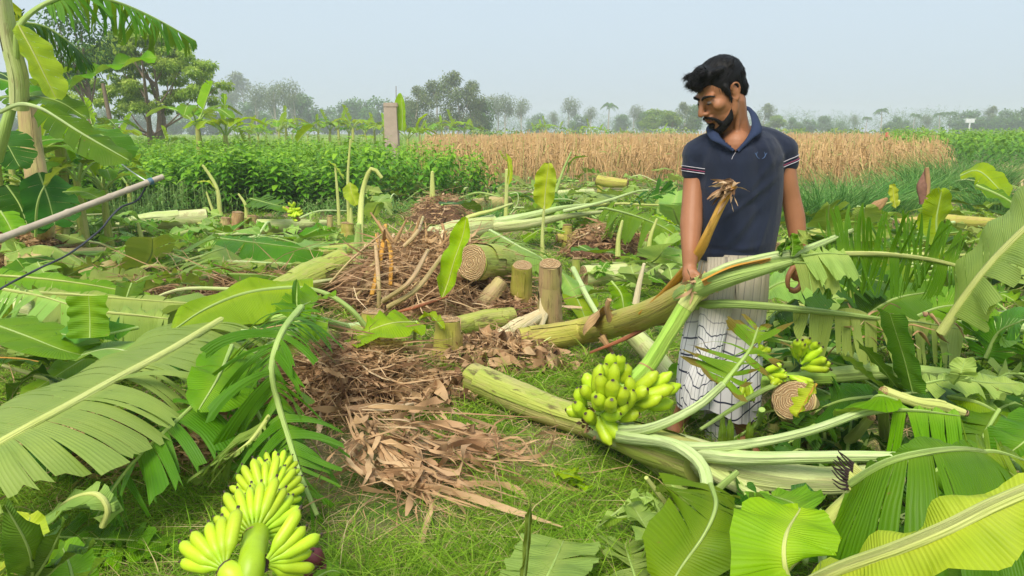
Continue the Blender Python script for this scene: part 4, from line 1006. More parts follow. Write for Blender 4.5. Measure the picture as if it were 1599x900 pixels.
log('yellow stalk lying between the turned up pale leaves at left', [(225, 378, .10), (275, 368, .14), (335, 355, .12)], [.03, .04, .03], 'rib_yellow', 71, 1, (False, False), 'stalk', 'severed_stalk')
log('long thin trunk lying behind the left side of the heap', [(440, 400, .08), (520, 392, .12), (600, 384, .14)], [.05, .06, .05], 'stem_green', 72, 3)
log('trunk lying under the pale leaves at the left edge', [(-40, 480, .16), (60, 486, .18), (190, 505, .20)], [.07, .075, .06], 'stem_pale', 73, 3)
log('green trunk showing between leaves right of the hanging arm', [(1215, 388, .25), (1290, 362, .35), (1350, 350, .40)], [.06, .06, .05], 'stem_green', 74, 3)
log('yellow trunk lying before the tall grass at the far right', [(1400, 350, .15), (1470, 345, .18), (1560, 350, .2)], [.07, .08, .07], 'stem_yellow', 75, 3)
log('pale trunk far back between the rolled shoot and the dry field', [(830, 306, .10), (880, 303, .12), (925, 300, .12)], [.07, .08, .07], 'stem_pale', 76, 3)
log('yellow green trunk lying behind the two cut stumps', [(870, 372, .10), (930, 368, .12), (1000, 372, .12)], [.05, .06, .055], 'stem_yellow', 77, 3)
# ================================================================== LEAVES, hand placed
# -- left foreground
big = leaf([(345, 500, .46), (270, 545, .46), (190, 588, .44), (110, 632, .42), (40, 670, .40), (-40, 715, .36), (-140, 775, .3)], (.38, .30), (-8, 8), .8, (.62, .04), 22, 'leaf_pale', 'rib_yellow', .019, 'largest pale green leaf at left with a thick yellow midrib and slit near side', wave=.01, cutb=True, sweep=-4, seed=41, rtip=.8, nv=9)
leaf([(470, 480, .58), (440, 520, .57), (424, 575, .47), (434, 630, .34), (452, 690, .24), (470, 745, .16), (495, 805, .06)], (.26, .32), (0, 0), .7, 1.0, 26, 'leaf_mid', 'rib_green', .016, 'heavily torn leaf hanging from the stalks over the grass like a green comb', sweep=38, seed=42, rtip=.5, nv=8, miss=.05)
leaf([(455, 500, .48), (470, 480, .52), (500, 466, .52)], (.10, .13), (50, 10), .3, .5, 4, 'leaf', 'rib_green', .012, 'folded green leaf end standing over the torn comb leaf', cutb=True, cutt=True, sweep=0, seed=43)
leaf([(458, 505, .48), (485, 500, .48), (512, 505, .46)], (.05, .13), (10, -30), .4, .3, 4, 'leaf', 'rib_green', .010, 'small green flap right of the top of the torn comb leaf', cutb=True, cutt=True, sweep=0, seed=44)
leaf([(465, 500, .48), (463, 470, .56), (464, 440, .62)], (.04, .03), (60, 60), 0, 0, 2, 'leaf_mid', 'rib_green', .008, 'narrow rolled leaf tip standing on the torn comb leaf', seed=45)
leaf([(365, 570, .38), (300, 635, .34), (240, 690, .28), (190, 745, .20), (150, 808, .12)], (.24, .12), (-5, -10), .8, .85, 17, 'leaf_mid', 'rib_green', .014, 'dark green torn leaf slanting to the grass below the largest pale leaf', sweep=22, seed=46, nv=8, pet=[(480, 512, .34), (420, 540, .36)])
leaf([(362, 540, .44), (340, 590, .42), (310, 640, .36)], (.14, .10), (-20, 20), .35, .05, 5, 'leaf', 'rib_green', .010, 'smooth triangular green leaf piece left of the torn comb leaf', cutt=False, seed=47, sweep=10)
leaf([(572, 512, .32), (548, 484, .42), (512, 460, .50), (470, 450, .54), (420, 452, .55), (370, 462, .54), (315, 486, .50), (262, 522, .45)], (.20, .10), (-22, 20), .45, .02, 10, 'leaf_young', 'rib_green', .017, 'bright yellow green leaf arching left from the stump beside the heap', seed=48, sweep=8, wave=.018, nv=8, s0=.30)
leaf([(165, 488, .40), (210, 492, .40), (262, 498, .38)], (.05, .20), (10, -60), .4, .6, 8, 'leaf_wax', 'rib_yellow', .010, 'short greyish slit leaf behind the largest pale leaf', cutb=True, cutt=True, sweep=0, seed=49)
leaf([(5, 452, .42), (60, 462, .42), (115, 478, .40)], (.03, .24), (20, -50), .5, .8, 9, 'leaf_wax', 'rib_yellow', .012, 'greyish leaf with curved slits at the left edge, yellow midrib', cutb=True, cutt=True, sweep=5, seed=50)
leaf([(-60, 428, .30), (40, 433, .32), (120, 442, .32), (180, 452, .30), (235, 462, .26)], (.08, .26), (20, -45), .5, .4, 12, 'leaf', 'rib_yellow', .012, 'long leaf lying flat at the left edge behind the greyish slit leaf', seed=51, cutb=True)
leaf([(45, 456, .30), (140, 462, .34), (240, 470, .34), (330, 476, .30), (380, 478, .26)], (.05, .22), (15, -55), .35, .35, 14, 'leaf_pale', 'rib_yellow', .012, 'long pale leaf band with shallow slits lying left of the heap', seed=52, cutb=True)
leaf([(140, 528, .42), (140, 498, .50), (138, 462, .60)], (.09, .09), (10, 10), .0, .05, 5, 'leaf', 'rib_green', .004, 'broad upright green leaf end standing among the pale leaves at left', cutb=True, cutt=True, sweep=0, seed=53)
leaf([(215, 512, .42), (170, 522, .42), (130, 527, .41), (85, 520, .38)], (.04, .10), (-20, 40), .5, .3, 5, 'leaf_mid', 'rib_green', .010, 'narrow green leaf with thick pale midrib curling under the upright end', seed=54)
leaf([(-30, 500, .36), (40, 525, .38), (100, 548, .36), (150, 560, .3)], (.22, .20), (5, 15), .4, .1, 8, 'leaf', 'rib_green', .009, 'wide smooth green leaf at the left edge above the largest pale leaf', seed=55, cutb=True)
leaf([(-40, 562, .36), (20, 560, .38), (60, 565, .36)], (.16, .06), (-20, 10), .4, .2, 5, 'leaf_dark', 'dry_gold', .012, 'dark leaf with a dry orange midrib at the left edge', seed=56, cutb=True)
leaf([(265, 545, .30), (230, 555, .34), (170, 545, .36), (110, 560, .32)], (.16, .14), (5, 10), .4, .2, 7, 'leaf_wax', 'rib_pale', .008, 'greyish leaf lying behind the largest pale leaf near its tip', seed=57)
leaf([(420, 650, .30), (390, 690, .26), (352, 718, .20), (322, 742, .12)], (.04, .24), (10, -5), .5, .95, 11, 'leaf_wax', 'rib_yellow', .009, 'pale leaf torn into curved ribbons under the torn comb leaf', sweep=55, seed=58)
leaf([(400, 640, .20), (420, 690, .14), (408, 745, .06)], (.16, .16), (-5, -5), .6, .8, 9, 'leaf_mid', 'rib_green', .009, 'small torn leaf between the curved ribbons and the torn comb leaf', seed=59)
leaf([(160, 822, .16), (168, 795, .22), (150, 772, .26), (110, 780, .22), (75, 808, .10)], (.10, .04), (-20, 20), .3, .4, 6, 'leaf_wax', 'rib_yellow', .011, 'pale strip curling back over the grass at bottom left', seed=60)
leaf([(60, 838, .05), (140, 842, .05), (210, 845, .04), (285, 850, .03)], (.09, .12), (2, 2), .2, .8, 6, 'leaf_mid', 'rib_green', .007, 'flat green strips lying on the grass left of the yellow green bunch', seed=61, cutb=True)
leaf([(20, 872, .03), (120, 866, .03), (200, 862, .03), (262, 866, .02)], (.10, .10), (2, 2), .2, .9, 6, 'leaf', 'rib_green', .006, 'second layer of flat green strips on the grass at bottom left', seed=62, cutb=True)
# near dark fan in the bottom left corner
leaf([(52, 925, .30), (45, 860, .50), (8, 790, .62)], (.035, .045), (30, 10), .2, .2, 4, 'leaf_dark', 'rib_green', .005, 'dark upright leaf blade at the left bottom corner, tallest of its fan', seed=63)
leaf([(40, 925, .32), (75, 870, .46), (102, 812, .56)], (.03, .03), (40, 20), .2, .1, 4, 'leaf_dark', 'rib_green', .005, 'dark narrow leaf blade curving right in the bottom left fan', seed=64)
leaf([(45, 930, .32), (95, 880, .42), (150, 848, .48)], (.025, .02), (40, 20), .2, .1, 4, 'leaf_dark', 'rib_green', .005, 'lowest dark blade of the bottom left fan, browned at its tip', seed=65)
leaf([(110, 935, .22), (145, 890, .32), (176, 864, .36)], (.02, .03), (40, 20), .2, .1, 4, 'leaf_mid', 'rib_green', .005, 'short green blade right of the bottom left fan', seed=66)
leaf([(-10, 905, .25), (30, 860, .33), (48, 805, .40)], (.07, .08), (10, 10), .3, .1, 5, 'leaf_yellow', 'rib_green', .006, 'light yellow green leaf behind the bottom left fan', seed=67)
leaf([(30, 920, .20), (60, 880, .27), (70, 850, .3)], (.07, .07), (0, 10), .3, .1, 5, 'leaf_young', 'rib_green', .006, 'small light leaf low in the bottom left fan', seed=68)
leaf([(120, 950, .15), (110, 890, .22), (95, 850, .25)], (.06, .06), (10, 10), .3, .1, 5, 'leaf', 'rib_green', .006, 'small green leaf at the foot of the bottom left fan', seed=69)
# -- sprouts near the heap
spr = thing('banana_sprout', G(650, 560), 'young sprout with one broad light leaf beside the short yellow stump', 'banana sprout')
petiole(spr, [(648, 562, 0), (647, 530, .16), (650, 503, .34)], [.012, .011, .009], 'rib_green', 'stem')
leaf([(648, 503, .34), (612, 505, .38), (580, 515, .36), (548, 530, .30)], (.13, .10), (-12, 25), .35, .08, 7, 'leaf_young', 'rib_yellow', .006, None, spr, sweep=12, wave=.018, seed=70)
leaf([(655, 500, .25), (672, 494, .28), (694, 515, .26)], (.035, .04), (40, 40), .1, 0, 4, 'leaf_young', 'rib_green', .005, None, spr, seed=71)
leaf([(598, 560, .10), (618, 568, .12), (650, 578, .06)], (.04, .045), (10, -10), .3, .1, 5, 'leaf_mid', 'rib_green', .004, None, spr, seed=72)
leaf([(690, 468, -4.75), (700, 440, -4.74), (710, 405, -4.72), (722, 370, -4.72), (728, 340, -4.72)], (.095, .06), (8, 5), .02, .05, 7, 'leaf_young', 'rib_yellow', .005, 'bright upright leaf standing on the brown heap, broad below and narrow on top', sweep=12, seed=73, s0=.0)
s = thing('banana_sprout', G(848, 425), 'sprout with a single broad light leaf standing behind the cut stumps', 'banana sprout')
petiole(s, [(848, 418, -6.3), (847, 370, -6.3), (850, 322, -6.3)], [.024, .016, .010], 'rib_yellow', 'stem')
leaf([(850, 326, -6.3), (852, 295, -6.28), (857, 256, -6.25)], (.105, .085), (6, 6), .02, .04, 6, 'leaf_yellow', 'rib_yellow', .006, None, s, sweep=14, seed=74, wave=.02)
s = thing('banana_sprout', G(791, 345), 'sprout with a rolled yellow leaf left of the single broad leaf', 'banana sprout')
petiole(s, [(790, 340, -10), (791, 300, -10), (792, 265, -10)], [.03, .026, .03], 'rib_yellow', 'stem')
leaf([(793, 290, -10), (796, 265, -10), (790, 240, -10)], (.05, .07), (60, 50), .02, 0, 4, 'leaf_yellow', 'rib_yellow', .008, None, s, seed=75)
leaf([(778, 235, -10), (784, 245, -10), (791, 252, -10)], (.05, .05), (30, 30), .02, 0, 4, 'leaf_yellow', 'rib_yellow', .006, None, s, seed=76)
petiole(s, [(797, 335, -10), (808, 318, -10), (808, 302, -10), (796, 303, -10)], [.012, .010, .010, .01], 'rib_pale', 'curled_stalk')
def shoot(label, pts, r=.016, mat='rib_yellow', leafpts=None, lw=.05, lm='leaf_yellow'):
    b = P(pts[0]); s = thing('banana_sprout', (b.x, b.y, 0), label, 'banana sprout')
    q = [(pts[0][0], pts[0][1], pts[0][2])] + list(pts[1:]); petiole(s, q, list(np.linspace(r * 1.3, r * .6, len(q))), mat, 'stem')
    if leafpts: leaf(leafpts, (lw, lw), (25, 20), .15, .08, 4, lm, 'rib_yellow', .005, None, s)
shoot('curved bare shoot standing before the crop field, far left', [(344, 345, -10.8), (340, 300, -10.8), (328, 275, -10.8), (316, 258, -10.8)], .03)
shoot('side shoot of the far left pair with a small drooping blade', [(336, 340, -10.7), (328, 318, -10.7), (322, 300, -10.7)], .02, leafpts=[(340, 300, -10.8), (325, 285, -10.8), (308, 285, -10.8)])
shoot('small forked shoot behind the round cut stump', [(385, 340, -10.8), (383, 320, -10.8), (372, 303, -10.8)], .025)
shoot('tall thin straight shoot at the left of the middle clump', [(530, 352, -9.4), (527, 305, -9.4), (523, 258, -9.4)], .02, leafpts=[(536, 280, -9.4), (524, 262, -9.4), (512, 252, -9.4)], lw=.05)
shoot('tallest thin shoot of the middle clump', [(545, 352, -9.3), (543, 280, -9.3), (547, 218, -9.3)], .02)
shoot('shoot with a broad yellow green leaf low in the middle clump', [(548, 352, -9.2), (548, 325, -9.2)], .024, leafpts=[(546, 285, -9.2), (549, 302, -9.2), (556, 320, -9.2)], lw=.11)
shoot('thick bent shoot at the right of the middle clump', [(560, 420, -6.9), (562, 360, -7.0), (566, 300, -7.2), (580, 263, -7.2), (596, 278, -7.2)], .03)
shoot('short green shoot on the heap beside the bent one', [(537, 435, -6.4), (537, 410, -6.4), (538, 385, -6.4)], .03, 'rib_green')
shoot('dark ringed shoot rising from the left side of the heap', [(556, 425, -6.5), (558, 390, -6.5), (560, 350, -6.5)], .04, 'rib_green')
shoot('rolled yellow shoot right of the clump near the crop field edge', [(676, 318, -11), (675, 290, -11), (675, 268, -11)], .04, 'rib_yellow')
shoot('thin shoot with yellow tip in front of the dry field', [(868, 300, -11), (880, 265, -11), (892, 238, -11)], .02, 'rib_green', leafpts=[(886, 270, -11), (895, 250, -11), (918, 244, -11)], lw=.06, lm='leaf_mid')
shoot('forked yellow shoot in front of the hanging comb leaf behind', [(965, 400, -6.4), (966, 372, -6.4), (972, 345, -6.4)], .02, 'rib_yellow')
shoot('thin pale shoot right of the forked yellow one', [(1012, 400, -6.3), (1016, 370, -6.3), (1026, 342, -6.3)], .018, 'rib_yellow')
shoot('pale dry stalk standing before the log behind the held stem', [(993, 475, -4.6), (998, 445, -4.6), (1006, 412, -4.6)], .018, 'peel')
shoot('thin yellow stub left of the cut leaves in the far left', [(222, 380, -8.6), (218, 360, -8.6), (215, 348, -8.6)], .025, 'rib_yellow')
shoot('yellow stub near the pale curving stem at left', [(71, 432, -7.6), (70, 420, -7.6), (68, 412, -7.6)], .025, 'rib_yellow')
# -- left middle ground leaves
def L2(label, pts, w, mat='leaf', ang=(15, 15), droop=.5, tear=.4, n=7, rib='rib_green', r=.012, **kw): return leaf(pts, w, ang, droop, tear, n, mat, rib, r, label, **kw)
L2('broad green leaf standing like a sail left of the heap', [(212, 432, .05), (235, 400, .26), (238, 372, .45)], (.20, .22), 'leaf', (10, 15), .2, .15, cutb=True)
L2('pale leaf piece turned up left of the long dark leaf', [(282, 395, .15), (310, 378, .30), (330, 368, .36)], (.22, .18), 'leaf_wax', (10, -30), .3, .1, cutb=True)
L2('pale square leaf end below the turned up piece at left', [(312, 402, .25), (335, 392, .30), (352, 388, .30)], (.10, .20), 'leaf_wax', (10, -40), .3, .1, cutb=True, cutt=True)
L2('long dark leaf with slits lying behind the bright arching leaf', [(340, 372, .25), (390, 378, .30), (440, 384, .30), (500, 392, .22)], (.12, .28), 'leaf_mid', (20, -45), .5, .35, 12)
L2('pale leaf lying behind the long dark leaf at left', [(355, 366, .22), (385, 358, .30), (402, 366, .25)], (.14, .16), 'leaf_wax', (10, 0), .4, .2)
L2('thin torn leaf spread over the grass left of the heap', [(270, 400, .20), (310, 415, .22), (350, 438, .10)], (.24, .26), 'leaf_pale', (0, 0), .6, 1.0, 14)
L2('narrow pale leaf pointing to the white cut end', [(330, 408, .20), (400, 410, .22), (480, 414, .20)], (.08, .10), 'leaf_pale', (10, -10), .4, .5, 8, 'rib_pale', .02)
L2('dark leaf curved over the scrub left of the sprouts', [(390, 310, .30), (430, 320, .40), (480, 330, .30)], (.20, .22), 'leaf_mid', (20, -20), .5, .5, 9)
L2('pale curled leaf below the bunch in the far left row', [(470, 375, .15), (440, 365, .22), (400, 372, .18)], (.15, .14), 'leaf_wax', (10, 0), .5, .3)
L2('pale leaf lying left of the sprouting clump', [(510, 378, .10), (480, 388, .15), (430, 395, .10)], (.16, .2), 'leaf_wax', (10, 10), .4, .2)
L2('pale leaf lying behind the heap at its left', [(575, 375, .2), (620, 378, .2), (670, 385, .12)], (.2, .2), 'leaf_wax', (10, 10), .4, .2)
L2('curled pale leaf just behind the bent shoot', [(580, 340, .3), (590, 318, .5), (600, 305, .55)], (.10, .16), 'leaf_wax', (10, 10), .4, .2)
L2('dark leaf hanging on the log behind the heap', [(690, 320, .5), (720, 318, .45), (745, 330, .3)], (.12, .18), 'leaf_dark', (10, 10), .4, .2)
L2('torn leaf with pale midrib slanting down behind the two cut stumps', [(765, 360, .45), (810, 385, .40), (850, 408, .30), (880, 450, .10)], (.30, .38), 'leaf_wax', (-10, -10), .6, .7, 18, 'rib_pale', .016, sweep=25)
L2('green leaf panel right of the right cut stump', [(850, 400, .4), (880, 430, .25), (905, 470, .08)], (.24, .10), 'leaf_wax', (0, -20), .4, .15, 7)
L2('bright green leaf lying right of the peeled stump', [(880, 440, .10), (900, 465, .10), (915, 500, .05)], (.14, .12), 'leaf_young', (10, 10), .3, .05, 5)
L2('comb leaf hanging from the long pale stalks behind the arm', [(945, 325, .50), (985, 335, .52), (1030, 352, .50), (1062, 372, .44)], (.10, .32), 'leaf', (40, -60), .5, .7, 14, 'rib_green', .014, sweep=8)
L2('dark spiky leaf pointing up right behind the arm', [(985, 318, .55), (1015, 308, .64), (1050, 296, .72)], (.24, .16), 'leaf_dark', (50, -10), .3, .9, 10, sweep=40)
L2('big round pale leaf close behind the elbow', [(1060, 350, .30), (1052, 325, .50), (1058, 300, .65)], (.18, .18), 'leaf_wax', (10, 10), .2, .05, 6)
L2('small bright leaf in the shade behind the arm', [(1018, 338, .45), (1035, 342, .45), (1055, 352, .38)], (.05, .06), 'leaf_young', (20, 10), .2, .05, 4)
L2('fan shaped pale leaf behind the green log by the wrist', [(1010, 415, .15), (1030, 400, .30), (1045, 370, .45)], (.24, .24), 'leaf_pale', (0, 10), .3, .5, 10)
L2('ragged pale leaf between the log and the held stem', [(1000, 445, .2), (990, 430, .3), (985, 415, .35)], (.12, .14), 'leaf_pale', (0, 10), .3, .3, 6)
L2('green leaf hanging below the log behind the held stem', [(955, 440, .25), (970, 460, .18), (975, 490, .06)], (.1, .1), 'leaf', (0, 10), .4, .4, 6)
L2('leaf lying flat before the comb leaf behind the arm', [(905, 385, .2), (930, 395, .25), (960, 392, .2)], (.1, .14), 'leaf_mid', (0, 10), .4, .4, 6)
L2('pale sagging leaf at the left end of the broken stem', [(885, 300, .3), (920, 310, .35), (960, 305, .3)], (.2, .3), 'leaf_pale', (10, -20), .5, .5, 8)
L2('ragged grey green leaf by the broken stem near the dry field', [(975, 290, .5), (995, 292, .5), (1020, 302, .35)], (.16, .22), 'leaf_wax', (10, -20), .5, .9, 9)
# -- raised torn leaf at right, held stem's crown
leaf([(1238, 402, -2.80), (1300, 397, -2.86), (1380, 397, -2.95), (1450, 405, -3.08), (1500, 417, -3.1), (1535, 430, -3.12)], (.21, .19), (80, -82), .0, .85, 34, 'leaf_mid', 'rib_yellow', .014, 'raised leaf torn into upright and hanging strips right of the man', sweep=-2, seed=82, rtip=.6, parent=P2, nv=7, floor=-5, s0=.17)
leaf([(1252, 400, -2.76), (1285, 396, -2.78), (1325, 398, -2.82)], (.05, .12), (10, -55), .3, .4, 6, 'leaf_pale', 'rib_green', .006, 'pale leaf piece folded over the base of the raised torn leaf', seed=83, cutb=True, cutt=True, parent=P2)
leaf([(1240, 410, -2.75), (1280, 412, -2.76), (1302, 415, -2.78)], (.03, .11), (0, -75), .1, .2, 5, 'leaf_pale', 'rib_green', .005, None, seed=84, cutb=True, cutt=True, parent=P2)
leaf([(1218, 400, -2.74), (1226, 385, -2.74), (1228, 372, -2.74)], (.02, .02), (50, 30), .1, .1, 3, 'leaf_dark', 'rib_green', .003, None, P2, seed=85)
leaf([(1236, 400, -2.75), (1238, 385, -2.75), (1236, 366, -2.75)], (.02, .03), (50, 30), .1, .1, 3, 'leaf_mid', 'rib_green', .003, None, P2, seed=86)
leaf([(1240, 392, -2.76), (1252, 378, -2.76), (1262, 366, -2.76)], (.06, .04), (20, 0), .2, .1, 4, 'leaf_wax', 'rib_green', .003, None, P2, seed=87)
leaf([(1240, 486, -2.9), (1300, 489, -2.93), (1370, 497, -3.0), (1440, 504, -3.12), (1505, 515, -3.15)], (.03, .22), (20, -75), .15, .6, 18, 'leaf_pale', 'rib_green', .010, 'pale strips hanging from the long stalk that crosses behind the man', sweep=2, seed=88, parent=P2, cutt=True)
leaf([(1470, 520, -2.75), (1510, 462, -2.7), (1555, 405, -2.65), (1610, 350, -2.6), (1680, 290, -2.55)], (.34, .28), (18, -25), .15, .22, 10, 'leaf_pale', 'rib_yellow', .022, 'huge pale leaf with thick midrib rising at the right edge', sweep=15, seed=89, rtip=.5, nv=8, cutb=False, s0=.12)
leaf([(1425, 612, -2.45), (1412, 560, -2.42), (1390, 490, -2.38)], (.05, .062), (12, 8), .0, .04, 5, 'leaf_dark', 'rib_green', .003, 'tall dark green leaf slab standing upright at right, with square top', cutb=True, cutt=True, sweep=0, seed=90, wave=.006)
leaf([(1405, 610, -2.5), (1375, 572, -2.48), (1348, 540, -2.46)], (.04, .05), (12, 8), .0, .04, 4, 'leaf_dark', 'rib_green', .003, 'shorter dark leaf slab leaning left of the tall square one', cutb=True, cutt=True, sweep=0, seed=91, wave=.006)
leaf([(1388, 612, -2.5), (1350, 585, -2.5), (1318, 556, -2.48)], (.045, .035), (12, 8), .0, .04, 4, 'leaf_mid', 'rib_green', .003, 'lowest leaning dark leaf slab left of the tall square one', cutb=True, cutt=True, sweep=0, seed=92, wave=.006)
leaf([(1480, 600, .35), (1450, 610, .40), (1405, 615, .40), (1370, 612, .38)], (.10, .05), (-30, 20), .2, .1, 5, 'leaf_dark', 'rib_green', .012, 'folded dark leaf at the foot of the tall square slab', seed=93)
leaf([(1370, 620, .34), (1320, 625, .32), (1280, 640, .26), (1240, 668, .18)], (.16, .16), (-5, 15), .35, .6, 9, 'leaf_dark', 'rib_green', .010, 'dark green torn leaf spread right of the ringed stump', seed=94)
leaf([(1300, 655, .26), (1270, 665, .24), (1235, 690, .18), (1205, 715, .10)], (.14, .14), (-5, 15), .35, .9, 10, 'leaf_dark', 'rib_green', .008, 'dark slit leaf low between the ringed stump and the pale stalks', seed=95)
leaf([(1275, 600, .40), (1260, 625, .34), (1245, 650, .28)], (.03, .05), (20, 20), .2, .1, 4, 'leaf_yellow', 'dry_gold', .006, 'yellow dying leaf strip beside the ringed stump face', seed=96)
leaf([(1400, 625, .42), (1370, 618, .44), (1350, 640, .36), (1345, 655, .28)], (.10, .03), (-10, 10), .3, .1, 4, 'leaf', 'rib_green', .006, 'green leaf flap bent over the long pale stalk', seed=97)
leaf([(1395, 640, .40), (1440, 642, .40), (1500, 650, .38)], (.02, .19), (10, -70), .1, .5, 9, 'leaf', 'rib_green', .008, 'green strips hanging like a curtain under the broken yellow stalk', sweep=0, seed=98, cutb=True, cutt=True)
leaf([(1440, 600, .42), (1490, 592, .44), (1540, 598, .42), (1590, 600, .4)], (.06, .08), (15, -20), .3, .5, 8, 'leaf_pale', 'rib_green', .007, 'pale leaf lying right of the tall square slab', seed=99, cutb=True)
leaf([(1490, 600, .45), (1500, 585, .5), (1508, 560, .55)], (.05, .05), (30, 10), .1, .6, 4, 'leaf_pale', 'rib_green', .004, 'small pale pointed strips standing behind the leaf right of the slab', seed=100)
leaf([(1480, 620, .36), (1530, 630, .36), (1580, 660, .30), (1610, 690, .24)], (.12, .20), (10, -30), .3, .3, 9, 'leaf', 'rib_green', .009, 'green leaf bending down at the right edge below the pale one', seed=101)
leaf([(1560, 640, .34), (1530, 690, .30), (1505, 730, .22)], (.10, .12), (-10, 10), .2, .3, 6, 'leaf_mid', 'rib_green', .008, 'mid green leaf slanting left down at the right edge', seed=102)
leaf([(1640, 650, .42), (1600, 690, .40), (1560, 720, .34)], (.09, .1), (10, 10), .1, .05, 5, 'leaf_mid', 'rib_green', .006, 'rounded smooth leaf at the right edge above the big drooping one', seed=103)
leaf([(1330, 755, .44), (1380, 725, .52), (1440, 708, .56), (1510, 702, .54), (1570, 715, .48), (1620, 735, .42)], (.05, .40), (10, -28), .75, .45, 13, 'leaf_mid', 'rib_green', .013, 'big drooping dark green leaf with long slits at lower right', sweep=-28, seed=104, nv=9, cutb=False)
leaf([(1500, 715, .50), (1550, 705, .52), (1610, 722, .50)], (.12, .16), (10, -40), .5, .95, 9, 'leaf', 'rib_green', .009, 'torn green strips at the right edge over the big drooping leaf', seed=105)
leaf([(1240, 925, .42), (1310, 890, .52), (1400, 858, .60), (1480, 825, .66), (1550, 790, .70), (1640, 752, .74)], (.05, .085), (20, -30), .3, .04, 10, 'leaf_yellow', 'rib_yellow', .016, 'bright yellow green leaf with broad midrib across the bottom right corner', sweep=8, seed=106, wave=.014, nv=8, cutb=False, rtip=.9)
leaf([(1240, 925, .30), (1225, 880, .38), (1228, 835, .42), (1250, 795, .42)], (.12, .11), (10, 0), .35, .05, 7, 'leaf_young', 'rib_yellow', .008, 'bright green rounded leaf left of the yellow cut stalk at the bottom', sweep=8, seed=107, cutb=True)
leaf([(1250, 800, .38), (1235, 785, .36), (1205, 775, .32)], (.10, .09), (10, 20), .3, .05, 5, 'leaf', 'rib_green', .006, 'small rounded leaf behind the bright rounded one', seed=108)
leaf([(1110, 757, .24), (1118, 790, .30), (1100, 835, .28), (1068, 880, .22), (1040, 925, .18)], (.12, .20), (-25, 5), .45, .30, 6, 'leaf', 'rib_green', .009, 'green leaf folded into two wings in front of the grass, bottom middle', sweep=-32, seed=109, cutb=True, nv=8)
leaf([(1060, 890, .12), (1020, 840, .14), (985, 785, .12)], (.06, .07), (20, 10), .3, .7, 5, 'leaf_wax', 'rib_green', .005, 'pale narrow strips left of the folded green leaf', seed=110)
leaf([(1000, 930, .06), (985, 880, .08), (975, 850, .05)], (.10, .12), (5, 5), .3, .8, 7, 'leaf_wax', 'rib_green', .006, 'grey green strips half in the grass at the bottom middle', seed=111)
leaf([(835, 935, .08), (860, 890, .12), (880, 845, .10)], (.14, .13), (8, 5), .3, .35, 6, 'leaf_wax', 'rib_green', .006, 'pale slit leaf end at the bottom edge below the grass', cutb=True, cutt=True, sweep=0, seed=112)
leaf([(815, 930, .20), (822, 870, .34), (828, 795, .52), (832, 772, .56)], (.010, .012), (40, 40), .02, .0, 4, 'leaf_mid', 'rib_green', .003, 'thin upright leaf strip standing before the grass at the bottom', seed=113)
leaf([(1135, 790, .16), (1180, 795, .16), (1240, 800, .14)], (.07, .10), (5, -5), .2, .3, 6, 'leaf_dark', 'rib_green', .007, 'dark leaf lying under the pale stalks at the bottom right', seed=114, cutb=True)
leaf([(1440, 960, .25), (1470, 905, .32), (1500, 850, .38)], (.12, .10), (0, 0), .4, .2, 6, 'leaf_mid', 'rib_green', .008, 'dark green leaf hanging under the yellow green leaf at bottom right', seed=115)
leaf([(875, 738, .03), (892, 742, .08), (908, 748, .04)], (.04, .04), (20, 10), .3, .2, 4, 'leaf_young', 'rib_green', .003, 'small light green leaf scrap lying on the grass', seed=116)
leaf([(890, 752, .02), (905, 758, .04), (925, 765, .02)], (.025, .025), (10, 10), .3, .2, 4, 'leaf_young', 'rib_green', .003, 'second smaller leaf scrap beside the first on the grass', seed=117)
